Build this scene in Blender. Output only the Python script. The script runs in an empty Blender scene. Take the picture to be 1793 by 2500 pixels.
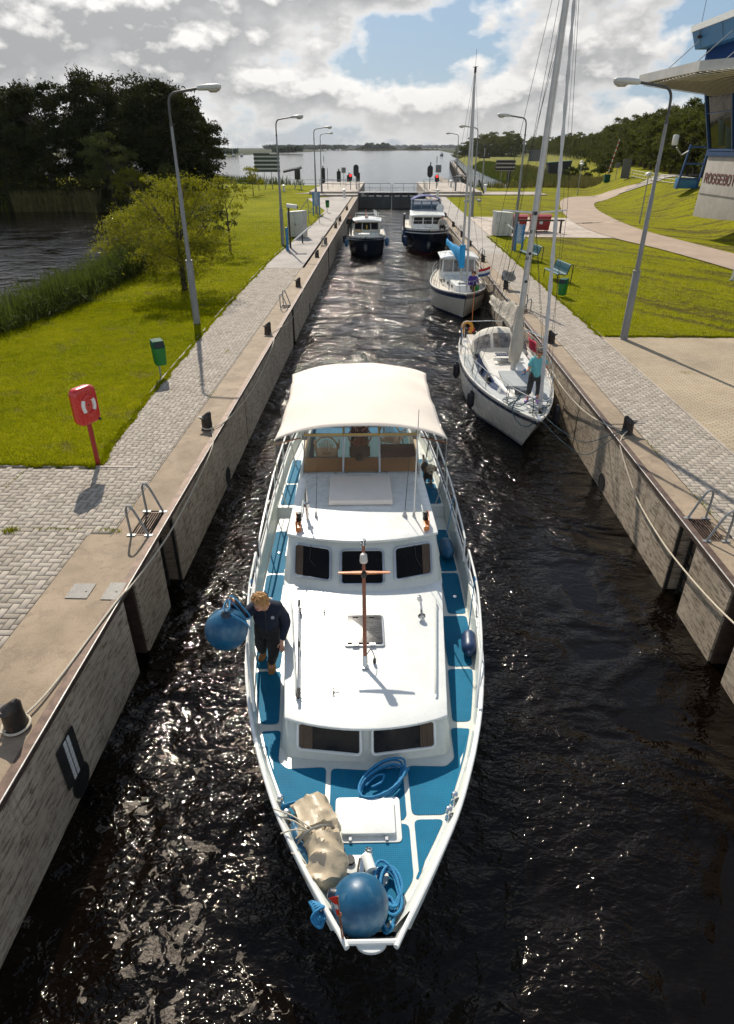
import bpy, bmesh, math, random
import numpy as np
from mathutils import Vector, Matrix, Euler
R=math.radians; PI=math.pi
rnd=random.Random(7)
C=bpy.context.scene.collection
sc=bpy.context.scene

# ---------------------------------------------------------------- camera
CAMH=6.2
cd=bpy.data.cameras.new('camera'); cam=bpy.data.objects.new('camera',cd); C.objects.link(cam)
cam.location=(0,0,CAMH); cam.rotation_euler=(R(90-29.705),0,R(1.55))
cd.sensor_fit='VERTICAL'; cd.sensor_height=36; cd.lens=36*1560/2500
cd.clip_start=.1; cd.clip_end=30000
sc.camera=cam
# ---------------------------------------------------------------- exposure
sc.view_settings.view_transform='Standard'; sc.view_settings.look='None'
sc.view_settings.exposure=0.14; sc.view_settings.gamma=1
sc.cycles.use_denoising=True
sc.cycles.max_bounces=6; sc.cycles.transparent_max_bounces=12
sc.cycles.sample_clamp_indirect=4
# ---------------------------------------------------------------- sun
SUN_EL=R(40.8); SUN_AZ=R(-15.7)      # azimuth from +y towards +x
ld=bpy.data.lights.new('sun','SUN'); sun=bpy.data.objects.new('sun',ld); C.objects.link(sun)
ld.energy=5.0; ld.angle=R(.5); ld.color=(1,.92,.79)
sdir=Vector((math.sin(SUN_AZ)*math.cos(SUN_EL),math.cos(SUN_AZ)*math.cos(SUN_EL),math.sin(SUN_EL)))
sun.rotation_euler=sdir.to_track_quat('Z','Y').to_euler(); sun.location=(-20,60,60)
# ---------------------------------------------------------------- node helper
class NT:
    def __init__(s,tree): s.t=tree; s.n=tree.nodes; s.l=tree.links
    def new(s,typ,**k):
        nd=s.n.new(typ)
        for a,b in k.items():
            if a=='inp':
                for i,v in b.items(): s.put(nd.inputs[i],v)
            else: setattr(nd,a,b)
        return nd
    def put(s,sock,v):
        if isinstance(v,bpy.types.NodeSocket): s.l.new(v,sock)
        elif v is not None:
            if isinstance(v,(tuple,list)) and len(v)==3 and sock.type=='RGBA': v=(*v,1)
            sock.default_value=v
    def m(s,op,a,b=None,c=None,clamp=False):
        nd=s.new('ShaderNodeMath',operation=op,use_clamp=clamp)
        for i,v in enumerate((a,b,c)):
            if v is not None: s.put(nd.inputs[i],v)
        return nd.outputs[0]
    def vm(s,op,a,b=None,sc=None):
        nd=s.new('ShaderNodeVectorMath',operation=op)
        s.put(nd.inputs[0],a)
        if b is not None: s.put(nd.inputs[1],b)
        if sc is not None: s.put(nd.inputs[3],sc)
        return nd.outputs[0]
    def noise(s,vec,scale,detail=4,rough=.55,dist=0):
        return s.new('ShaderNodeTexNoise',inp={'Vector':vec,'Scale':scale,'Detail':detail,'Roughness':rough,'Distortion':dist}).outputs[0]
    def ramp(s,fac,stops):
        nd=s.new('ShaderNodeValToRGB'); s.put(nd.inputs[0],fac)
        e=nd.color_ramp.elements
        while len(e)<len(stops): e.new(.5)
        for el,(p,c) in zip(e,stops):
            el.position=p; el.color=(*c,1) if len(c)==3 else c
        return nd.outputs[0]
    def rng(s,v,a,b,c=0.,d=1.):
        nd=s.new('ShaderNodeMapRange',inp={0:v,1:a,2:b,3:c,4:d}); nd.clamp=True
        return nd.outputs[0]
    def mix(s,f,a,b):
        nd=s.new('ShaderNodeMix',data_type='RGBA'); s.put(nd.inputs[0],f); s.put(nd.inputs[6],a); s.put(nd.inputs[7],b)
        return nd.outputs[2]
    def mul(s,f,a,b):
        nd=s.new('ShaderNodeMix',data_type='RGBA',blend_type='MULTIPLY'); s.put(nd.inputs[0],f); s.put(nd.inputs[6],a); s.put(nd.inputs[7],b)
        return nd.outputs[2]
    def sep(s,v): return s.new('ShaderNodeSeparateXYZ',inp={0:v}).outputs
    def comb(s,x,y,z): return s.new('ShaderNodeCombineXYZ',inp={0:x,1:y,2:z}).outputs[0]
    def bump(s,h,st=.3,d=.02,nrm=None):
        nd=s.new('ShaderNodeBump',inp={'Height':h,'Strength':st,'Distance':d})
        if nrm is not None: s.put(nd.inputs['Normal'],nrm)
        return nd.outputs[0]
# ---------------------------------------------------------------- sky with clouds
W=bpy.data.worlds.new('World'); sc.world=W; W.use_nodes=True
w=NT(W.node_tree); w.n.clear()
sky=w.new('ShaderNodeTexSky'); sky.sky_type='NISHITA'; sky.sun_disc=False
sky.sun_elevation=SUN_EL; sky.sun_rotation=SUN_AZ; sky.air_density=1.0; sky.dust_density=.8; sky.ozone_density=1.5
tc=w.new('ShaderNodeTexCoord')
d=w.vm('NORMALIZE',tc.outputs['Generated'])
x_,y_,z_=w.sep(d)[:3]
az=w.m('ARCTAN2',x_,y_); el=w.m('ARCSINE',z_)
zc=w.m('MAXIMUM',z_,0.0)
k_=w.m('DIVIDE',1.0,w.m('ADD',zc,.17))
def cl(dz,seed):
    e=w.m('ADD',el,dz)
    v=w.comb(w.m('MULTIPLY',az,7.5),w.m('MULTIPLY',e,12.),seed)
    big=w.noise(v,.9,2,.5,.1)
    sm=w.noise(v,2.5,8,.50,.0)
    bb=w.m('ADD',w.m('MULTIPLY',big,.42),w.m('MULTIPLY',sm,.58))
    # patches of thicker and thinner cloud placed in the real sky (azimuth, elevation in degrees)
    for (a0,e0,ra,re,am) in [(-22,7.4,17,5,.33),(-2,3.4,12,1.9,.13),(13,6.6,6.5,3.2,.22),(-3,9.6,8,1.4,.12),(12,1.7,12,1.5,.10),(-20,1,14,1.5,.07),
                             (1,6.2,6,1.9,-.19),(6,8,4,3.5,-.08),(22,5.5,4,4,-.13),(-9,5.6,2,1.0,-.03),(27,7.5,4,1.5,.12),(26,3.5,6,2,.05),(0,14,60,5,.03)]:
        dx=w.m('DIVIDE',w.m('SUBTRACT',az,R(a0)),R(ra)); dy=w.m('DIVIDE',w.m('SUBTRACT',e,R(e0)),R(re))
        r2=w.m('ADD',w.m('MULTIPLY',dx,dx),w.m('MULTIPLY',dy,dy))
        g=w.m('POWER',2.718,w.m('MULTIPLY',r2,-1.0))
        bb=w.m('ADD',bb,w.m('MULTIPLY',g,am))
    return bb
d0=cl(0,3.1); d1=cl(R(.75),3.1)
cov=w.rng(d0,.475,.56)
thick=w.rng(d0,.50,.76)
lit=w.rng(w.m('SUBTRACT',d0,d1),-.01,.09)
c1=w.ramp(thick,[(0,(.80,.79,.78)),(.25,(.62,.615,.61)),(.55,(.45,.45,.455)),(1,(.35,.355,.36))])
cc=w.mix(w.m('MULTIPLY',lit,.8),c1,(.88,.86,.83))
zen=w.m('SUBTRACT',1.0,w.rng(el,R(24),R(45),0,.50))
cc=w.mix(w.rng(el,R(3),R(-.5)),cc,(.60,.595,.58))
bgs=w.new('ShaderNodeBackground',inp={0:w.mix(w.rng(el,R(0),R(40),.75,.3),sky.outputs[0],(2.4,3.7,5.4)),1:.095})
# clouds near the sun glow by forward scattering, clouds opposite the sun are lit in full
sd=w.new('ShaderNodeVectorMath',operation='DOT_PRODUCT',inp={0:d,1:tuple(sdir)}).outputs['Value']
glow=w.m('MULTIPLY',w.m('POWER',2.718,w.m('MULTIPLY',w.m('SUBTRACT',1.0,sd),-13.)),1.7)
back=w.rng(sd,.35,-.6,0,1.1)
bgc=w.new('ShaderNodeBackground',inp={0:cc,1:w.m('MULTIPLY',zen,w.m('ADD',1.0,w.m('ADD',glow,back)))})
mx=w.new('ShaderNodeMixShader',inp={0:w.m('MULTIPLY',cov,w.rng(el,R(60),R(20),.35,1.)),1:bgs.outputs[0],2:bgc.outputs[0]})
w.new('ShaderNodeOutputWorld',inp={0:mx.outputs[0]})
# ---------------------------------------------------------------- materials
MATS={}
def mat(name,col=(.5,.5,.5),rough=.6,metal=0,var=.12,scale=4,bump=0,bscale=30,dirt=0,trans=0,emit=None,es=1,ior=1.5,coat=0,stretch=(1,1,1),spec=.5,bd=.01,sss=0,spots=None):
    if name in MATS: return MATS[name]
    m=bpy.data.materials.new(name); m.use_nodes=True; t=NT(m.node_tree); t.n.clear()
    p=t.new('ShaderNodeBsdfPrincipled'); o=t.new('ShaderNodeOutputMaterial'); t.l.new(p.outputs[0],o.inputs[0])
    co=t.new('ShaderNodeTexCoord').outputs['Object']
    co=t.vm('MULTIPLY',co,stretch)
    n1=t.noise(co,scale,5,.6); n2=t.noise(co,scale*7.3,4,.6)
    v=t.m('ADD',t.m('MULTIPLY',n1,.65),t.m('MULTIPLY',n2,.35))
    f=t.rng(v,.32,.68,1-var*1.6,1+var*1.6)
    c=t.vm('SCALE',t.comb(*col),sc=f)
    if dirt:
        dn=t.noise(co,scale*1.7,8,.68,.5)
        c=t.mix(t.m('MULTIPLY',t.rng(dn,.52,.75),dirt),c,tuple(q*.42+.01 for q in col))
    if spots:
        sn=t.noise(co,spots[0],6,.6,.2); c=t.mix(t.m('MULTIPLY',t.rng(sn,spots[1],spots[1]+.1),spots[3]),c,spots[2])
    t.put(p.inputs['Base Color'],c)
    t.put(p.inputs['Roughness'],t.rng(n2,.3,.7,max(.02,rough-.08),min(1,rough+.08)))
    p.inputs['Metallic'].default_value=metal; p.inputs['IOR'].default_value=ior
    p.inputs['Specular IOR Level'].default_value=spec
    p.inputs['Transmission Weight'].default_value=trans
    p.inputs['Coat Weight'].default_value=coat; p.inputs['Coat Roughness'].default_value=.08
    if emit: p.inputs['Emission Color'].default_value=(*emit,1); p.inputs['Emission Strength'].default_value=es
    if sss: p.inputs['Subsurface Weight'].default_value=sss; p.inputs['Subsurface Radius'].default_value=(.01,.004,.002); p.inputs['Subsurface Scale'].default_value=1
    if bump:
        bn=t.noise(co,bscale,6,.65)
        t.put(p.inputs['Normal'],t.bump(bn,bump,bd))
    MATS[name]=m; return m
def newmat(name):
    m=bpy.data.materials.new(name); m.use_nodes=True; t=NT(m.node_tree); t.n.clear()
    p=t.new('ShaderNodeBsdfPrincipled'); o=t.new('ShaderNodeOutputMaterial'); t.l.new(p.outputs[0],o.inputs[0])
    MATS[name]=m; return m,t,p,t.new('ShaderNodeTexCoord').outputs['Object']
# --- named materials
white=mat('boat_white',(.72,.73,.70),.28,var=.04,scale=.6,coat=.3,dirt=.06)
offw=mat('boat_offwhite',(.60,.62,.57),.35,var=.05,scale=2,coat=.2,dirt=.15)
whitep=mat('white_paint',(.66,.66,.63),.5,var=.07,scale=3,dirt=.25)
steel=mat('stainless',(.62,.62,.60),.22,1,var=.1,scale=9)
galv=mat('galvanised_steel',(.27,.28,.28),.5,.55,var=.15,scale=6,dirt=.4)
rust=mat('rusty_steel',(.10,.065,.05),.6,.5,var=.35,scale=7,dirt=.7,bump=.2)
black=mat('black_rubber',(.012,.012,.013),.55,var=.2)
dark=mat('dark_metal',(.03,.03,.028),.5,.3,var=.3,dirt=.5)
wood=mat('varnished_wood',(.28,.075,.018),.3,var=.3,scale=5,stretch=(6,6,.6),coat=.5)
teak=mat('teak_orange',(.55,.17,.03),.35,var=.25,scale=8,coat=.3)
chrome=mat('chrome',(.7,.7,.7),.08,1,var=.05)
glassd=mat('dark_glass',(.005,.004,.0035),.05,var=.3,scale=2,spec=.18)
canvas=mat('cream_canvas',(.76,.68,.59),.8,var=.04,scale=1.5,bump=.12,bscale=5,bd=.03)
tarp=mat('beige_tarp',(.44,.36,.25),.42,var=.10,scale=1.5,bump=.35,bscale=3,bd=.05,dirt=.15)
ropeb=mat('blue_rope',(.02,.20,.40),.7,var=.3,scale=60,bump=.6,bscale=90)
ropew=mat('white_rope',(.52,.46,.36),.8,var=.25,scale=60,bump=.6,bscale=90)
roped=mat('dark_rope',(.03,.07,.09),.8,var=.3,scale=60)
blueb=mat('blue_fender',(.004,.078,.165),.42,var=.15,scale=2,dirt=.35,spots=(5,.52,(.06,.15,.22),.7))
navyf=mat('navy_fender',(.010,.035,.10),.4,var=.2,dirt=.3,spots=(7,.62,(.15,.2,.28),.6))
blackf=mat('black_fender',(.012,.011,.018),.45,var=.2)
navy=mat('navy_gelcoat',(.008,.022,.075),.18,var=.15,coat=.5)
hulld=mat('dark_hull',(.006,.013,.028),.15,var=.3,coat=.6,scale=1.5)
bluec=mat('blue_canvas',(.02,.10,.30),.75,var=.15,bump=.2,bscale=9)
cyanc=mat('cyan_canvas',(.01,.30,.62),.7,var=.12,bump=.4,bscale=9,bd=.03)
skin=mat('skin',(.50,.25,.16),.5,var=.08,scale=12,sss=.15)
redm=mat('red_paint',(.52,.018,.012),.3,var=.08,coat=.4,dirt=.1)
redp=mat('red_plastic',(.30,.015,.018),.45,var=.12,dirt=.2)
greenp=mat('green_plastic',(.004,.15,.018),.5,var=.1,dirt=.2)
greend=mat('dark_green_plastic',(.005,.07,.035),.7,spec=.25,var=.12,dirt=.2)
petrol=mat('petrol_paint',(.012,.08,.10),.55,var=.1,spec=.3)
bluem=mat('blue_steel',(.012,.06,.19),.4,.1,var=.1,scale=1,dirt=.15)
bluel=mat('blue_panel',(.03,.16,.33),.4,.1,var=.08,scale=.6,dirt=.15)
signb=mat('sign_blue',(.02,.16,.36),.45,var=.06)
concr=mat('concrete',(.33,.29,.25),.85,var=.2,scale=1.3,bump=.35,bscale=25,dirt=.35)
conc2=mat('pale_concrete',(.36,.31,.26),.85,var=.25,scale=.5,bump=.25,bscale=25,dirt=.7)
plinth=mat('concrete_panel',(.33,.31,.29),.85,var=.1,scale=.7,dirt=.3,bump=.15)
bark=mat('bark',(.055,.04,.026),.9,var=.3,scale=6,bump=.6,bscale=20,stretch=(2,2,.5))
# water
m,t,p,co=newmat('water')
xyz=t.sep(co)
wv=t.vm('MULTIPLY',co,(1.0,1.5,1.0))
n1=t.noise(t.vm('MULTIPLY',co,(.7,1.5,1)),.9,2,.5,.6); n2=t.noise(wv,3.6,2,.5,.7); n3=t.noise(wv,11,1,.5,.6)
calm=t.rng(t.noise(co,.45,3,.55,.4),.35,.65,.28,1.25); n5=t.noise(t.vm('MULTIPLY',co,(.8,1.6,1)),1.5,3,.55,.8)
# flatter in the lee on the right of the boat near the wall
lee=t.m('MULTIPLY',t.rng(xyz[0],1.6,3.0),t.rng(xyz[1],16,10))
amp=t.m('SUBTRACT',calm,t.m('MULTIPLY',lee,.5))
h=t.m('ADD',t.m('ADD',t.m('MULTIPLY',n1,1.0),t.m('MULTIPLY',n5,t.rng(xyz[1],10,26,.25,1.25))),t.m('ADD',t.m('MULTIPLY',n2,.46),t.m('MULTIPLY',n3,.20)))
h=t.m('MULTIPLY',t.m('MULTIPLY',h,t.rng(xyz[0],-12,-14,1,.42)),t.m('MULTIPLY',t.m('MAXIMUM',amp,.08),t.m('MULTIPLY',t.rng(xyz[1],100,170,1,.20),t.rng(xyz[1],13,28,1,.72))))
bp=t.bump(h,.9,.20)
t.put(p.inputs['Normal'],bp)
# foam scum drifting on the left side of the lock
fn=t.noise(t.vm('ADD',co,t.vm('SCALE',t.new('ShaderNodeTexNoise',inp={'Vector':co,'Scale':1.7,'Detail':3}).outputs[1],sc=.9)),4.0,6,.62,.7)
reg=t.m('MULTIPLY',t.rng(xyz[0],1.5,-1.6),t.m('MULTIPLY',t.rng(xyz[1],12,7.5),t.rng(xyz[0],-4.2,-3.2)))
blob=t.rng(t.noise(co,.55,2,.5),.42,.62)
fm=t.m('MULTIPLY',t.rng(t.m('ADD',fn,t.m('MULTIPLY',t.m('MULTIPLY',reg,blob),.14)),.66,.69),reg)
bub=t.noise(co,70,2,.6)
fcol=t.mix(t.rng(bub,.4,.6),(.04,.032,.026),(.15,.13,.11))
t.put(p.inputs['Base Color'],t.mix(fm,(.0022,.0012,.0006),fcol))
t.put(p.inputs['Roughness'],t.m('ADD',t.rng(xyz[1],12,30,.045,.09),t.m('MULTIPLY',fm,.6)))
p.inputs['IOR'].default_value=1.33; p.inputs['Specular Tint'].default_value=(1,.90,.80,1)
water=m
# grass ground
def grassmask(t,co,xyz):
    a2=t.noise(co,2.2,5,.65,.4)
    bare=t.m('MULTIPLY',t.rng(t.noise(co,.9,6,.7,.3),.57,.65),.6)
    s0=t.m('ADD',t.m('MULTIPLY',xyz[0],.80),t.m('MULTIPLY',xyz[1],.60)); s1=t.m('SUBTRACT',t.m('MULTIPLY',xyz[1],.80),t.m('MULTIPLY',xyz[0],.60))
    sn=t.noise(t.comb(t.m('MULTIPLY',s0,.85),t.m('MULTIPLY',s1,.10),0.),1,5,.68,.35); sn2=t.noise(co,3.5,5,.7)
    rb=t.rng(xyz[0],8.5,12)
    clip=t.m('MULTIPLY',t.m('MULTIPLY',t.rng(t.m('ADD',t.m('MULTIPLY',sn,.62),t.m('MULTIPLY',sn2,.38)),.495,.555),rb),.8)
    return a2,bare,clip,rb
m,t,p,co=newmat('lawn')
xyz=t.sep(co)
a1=t.noise(co,.22,3,.55,.3); a2=t.noise(co,2.2,5,.65,.4); a3=t.noise(co,26,4,.7)
c=t.ramp(t.m('ADD',t.m('MULTIPLY',a1,.45),t.m('MULTIPLY',a2,.55)),[(.30,(.085,.105,.001)),(.46,(.19,.20,.0015)),(.62,(.28,.275,.003)),(.80,(.30,.26,.015))])
c=t.mul(1.0,c,t.vm('SCALE',t.comb(1.,1.,1.),sc=t.rng(a3,.25,.75,.45,1.5)))
_,bare,clip,rb=grassmask(t,co,xyz)
c=t.mix(bare,c,(.19,.16,.06))
c=t.mix(t.m('MULTIPLY',rb,.45),c,(.27,.26,.012))
c=t.mix(clip,c,(.09,.07,.03))
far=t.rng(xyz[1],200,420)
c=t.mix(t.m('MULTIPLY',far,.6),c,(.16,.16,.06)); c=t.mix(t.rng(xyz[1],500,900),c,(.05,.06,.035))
t.put(p.inputs['Base Color'],c); p.inputs['Roughness'].default_value=.9; p.inputs['Specular IOR Level'].default_value=.03
t.put(p.inputs['Normal'],t.bump(t.m('ADD',a3,t.m('MULTIPLY',a2,1.6)),.9,.09))
lawn=m
m,t,p,co=newmat('grass_blade')
gn=t.m('ADD',t.m('MULTIPLY',t.noise(co,.35,4,.6,.3),.5),t.m('MULTIPLY',t.noise(co,2.5,5,.65,.3),.5))
_,bare,clip,rb=grassmask(t,co,t.sep(co))
c=t.ramp(gn,[(.32,(.08,.105,.001)),(.47,(.19,.20,.002)),(.6,(.27,.265,.004)),(.75,(.34,.30,.02))])
c=t.mix(bare,c,(.17,.14,.05)); c=t.mix(t.m('MULTIPLY',rb,.35),c,(.27,.26,.012)); c=t.mix(clip,c,(.10,.08,.035))
t.put(p.inputs['Base Color'],c)
tcl=t.mix(t.m('MAXIMUM',bare,clip),t.ramp(gn,[(.32,(.12,.15,.001)),(.5,(.27,.29,.002)),(.7,(.36,.34,.01))]),(.12,.10,.04))
p.inputs['Roughness'].default_value=.7; p.inputs['Specular IOR Level'].default_value=.04
tr=t.new('ShaderNodeBsdfTranslucent',inp={0:tcl}); ms=t.new('ShaderNodeMixShader',inp={0:.5,1:p.outputs[0],2:tr.outputs[0]})
t.l.new(ms.outputs[0],[n for n in t.n if n.type=='OUTPUT_MATERIAL'][0].inputs[0]); blade=m
def leafmat(name,c1,c2,tcol,tf=.35,sc_=.5):
    m,t,p,co=newmat(name)
    g=t.noise(co,sc_,5,.65); oi=t.new('ShaderNodeObjectInfo').outputs['Random']
    c=t.mix(t.rng(g,.36,.64),c1,c2)
    c=t.vm('SCALE',c,sc=t.rng(oi,0,1,.65,1.35))
    t.put(p.inputs['Base Color'],c); p.inputs['Roughness'].default_value=.65; p.inputs['Specular IOR Level'].default_value=.08
    tr=t.new('ShaderNodeBsdfTranslucent',inp={0:(*tcol,1)}); ms=t.new('ShaderNodeMixShader',inp={0:tf,1:p.outputs[0],2:tr.outputs[0]})
    t.l.new(ms.outputs[0],[n for n in t.n if n.type=='OUTPUT_MATERIAL'][0].inputs[0]); return m
leaf_dark=leafmat('leaf_dark',(.012,.017,.004),(.042,.043,.010),(.03,.033,.004),.25)
leaf_mid=leafmat('leaf_mid',(.038,.050,.012),(.095,.10,.026),(.09,.10,.012),.35)
leaf_willow=leafmat('leaf_willow',(.055,.065,.008),(.18,.17,.016),(.22,.22,.010),.45,.9)
leaf_reed=leafmat('leaf_reed',(.035,.05,.012),(.11,.115,.03),(.08,.11,.015),.35,1.5)
leaf_tan=leafmat('leaf_tan',(.11,.10,.035),(.19,.16,.07),(.12,.11,.03),.3,1.5)
# deck blue with diamond grain
m,t,p,co=newmat('deck_blue')
ch=t.new('ShaderNodeTexChecker',inp={0:t.vm('MULTIPLY',t.new('ShaderNodeVectorRotate',inp={0:co,3:R(45)}).outputs[0],(1,1,.01)),3:62.}).outputs[1]
n=t.noise(co,1.6,5,.65); n2=t.noise(co,9,5,.7)
c=t.mix(t.rng(n,.35,.65),(.003,.115,.215),(.006,.15,.27))
c=t.mix(t.m('MULTIPLY',t.rng(n2,.58,.72),.25),c,(.08,.15,.18))
c=t.mul(.5,c,t.mix(ch,(.72,.72,.72),(1.25,1.25,1.25)))
t.put(p.inputs['Base Color'],c); p.inputs['Roughness'].default_value=.6; p.inputs['Specular IOR Level'].default_value=.12
t.put(p.inputs['Normal'],t.bump(ch,.4,.004)); deckb=m
# lock wall: weathered board marked concrete
m,t,p,co=newmat('lock_wall_concrete')
xyz=t.sep(co)
b1=t.noise(t.comb(xyz[0],t.m('MULTIPLY',xyz[1],1.5),t.m('MULTIPLY',xyz[2],9.)),2.0,9,.80,.45)
vs=t.noise(t.comb(xyz[0],t.m('MULTIPLY',xyz[1],7.),t.m('MULTIPLY',xyz[2],.35)),1.,5,.65)
b2=t.noise(t.comb(xyz[0],t.m('MULTIPLY',xyz[1],2.2),t.m('MULTIPLY',xyz[2],30.)),1.2,4,.6)
b3=t.noise(co,.8,5,.6)
c=t.mix(t.rng(b3,.3,.7),(.35,.28,.20),(.53,.44,.335))
c=t.mix(t.m('MULTIPLY',t.rng(b1,.50,.58),.85),c,(.085,.058,.036))
c=t.mix(t.m('MULTIPLY',t.rng(b2,.55,.62),.35),c,(.12,.10,.08))
c=t.mix(t.m('MULTIPLY',t.rng(t.noise(co,3,5,.7),.58,.68),.5),c,(.52,.46,.37))
c=t.mix(t.m('MULTIPLY',t.rng(vs,.56,.68),.55),c,(.14,.085,.05))
bd_=t.m('ABSOLUTE',t.m('SUBTRACT',t.m('FRACT',t.m('MULTIPLY',xyz[2],2.6)),.5))
c=t.mix(t.m('MULTIPLY',t.rng(bd_,.47,.5),.5),c,(.12,.095,.07))
c=t.mix(t.rng(t.m('ADD',xyz[2],t.m('MULTIPLY',b3,.5)),-1.02,-1.32),c,(.075,.055,.026))
c=t.mix(t.rng(t.m('ADD',xyz[2],t.m('MULTIPLY',b1,.12)),-1.40,-1.50),c,(.018,.020,.008))
t.put(p.inputs['Base Color'],c); p.inputs['Roughness'].default_value=.8
t.put(p.inputs['Normal'],t.bump(t.m('ADD',b1,t.m('MULTIPLY',b2,.6)),.6,.015)); wallm=m
# coping
m,t,p,co=newmat('coping_concrete')
b1=t.noise(co,1.1,6,.65,.4); b2=t.noise(co,60,3,.7); b3=t.noise(co,4,7,.7,.4)
c=t.mix(t.rng(b1,.3,.7),(.22,.165,.11),(.36,.275,.19))
c=t.mix(t.m('MULTIPLY',t.rng(b3,.50,.70),.75),c,(.17,.125,.085))
c=t.mul(1.,c,t.vm('SCALE',t.comb(1.,1.,1.),sc=t.rng(b2,.25,.75,.68,1.32)))
t.put(p.inputs['Base Color'],c); p.inputs['Roughness'].default_value=.85
t.put(p.inputs['Normal'],t.bump(t.m('ADD',b2,b3),.5,.01)); copm=m
# pavers: colour varies per brick through the island noise
m,t,p,co=newmat('paver')
ri=t.new('ShaderNodeNewGeometry').outputs['Random Per Island']
b1=t.noise(co,.5,5,.6); b2=t.noise(co,45,4,.7)
c=t.mix(ri,(.275,.235,.19),(.40,.35,.295))
c=t.mix(t.rng(b1,.45,.75,0,.6),c,(.36,.32,.275))
c=t.mix(t.m('MULTIPLY',t.rng(t.noise(co,1.3,6,.7,.5),.55,.7),.5),c,(.15,.12,.09))
c=t.mul(1.,c,t.vm('SCALE',t.comb(1.,1.,1.),sc=t.rng(b2,.25,.75,.75,1.22)))
t.put(p.inputs['Base Color'],c); p.inputs['Roughness'].default_value=.9
t.put(p.inputs['Normal'],t.bump(b2,.5,.006)); paver=m
joint=mat('joint_sand',(.095,.08,.055),.95,var=.3,scale=3,spots=(1.3,.56,(.07,.10,.012),.8))
# small sand coloured bricks laid in rows
def brickmat(name,ca,cb,cm,w_,h_,rot=0,mort=.012):
    m,t,p,co=newmat(name)
    v=t.new('ShaderNodeVectorRotate',inp={0:co,3:rot}).outputs[0]
    bk=t.new('ShaderNodeTexBrick',inp={0:v,1:(*ca,1),2:(*cb,1),3:(*cm,1),4:1.0,5:mort,6:.1,7:0.,8:w_,9:h_})
    n=t.noise(co,.4,5,.6); n2=t.noise(co,20,4,.7)
    c=t.mul(1.,bk.outputs[0],t.vm('SCALE',t.comb(1.,1.,1.),sc=t.m('MULTIPLY',t.rng(n,.3,.7,.78,1.2),t.rng(n2,.3,.7,.8,1.2))))
    t.put(p.inputs['Base Color'],c); p.inputs['Roughness'].default_value=.9
    t.put(p.inputs['Normal'],t.bump(bk.outputs[1],-.5,.006)); return m
plaza=brickmat('sand_brick',(.37,.29,.19),(.43,.35,.25),(.17,.13,.08),.24,.08)
path_far=brickmat('quay_brick',(.34,.305,.275),(.40,.365,.335),(.24,.21,.19),.28,.14)
asph=mat('asphalt_path',(.34,.255,.19),.9,var=.12,scale=.5,bump=.4,bscale=30,dirt=.15)
roadm=mat('concrete_road',(.36,.32,.27),.9,var=.1,scale=.3)
slabm=brickmat('slab_paving',(.42,.35,.29),(.47,.40,.34),(.27,.22,.17),2.0,1.0,mort=.03)

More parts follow.
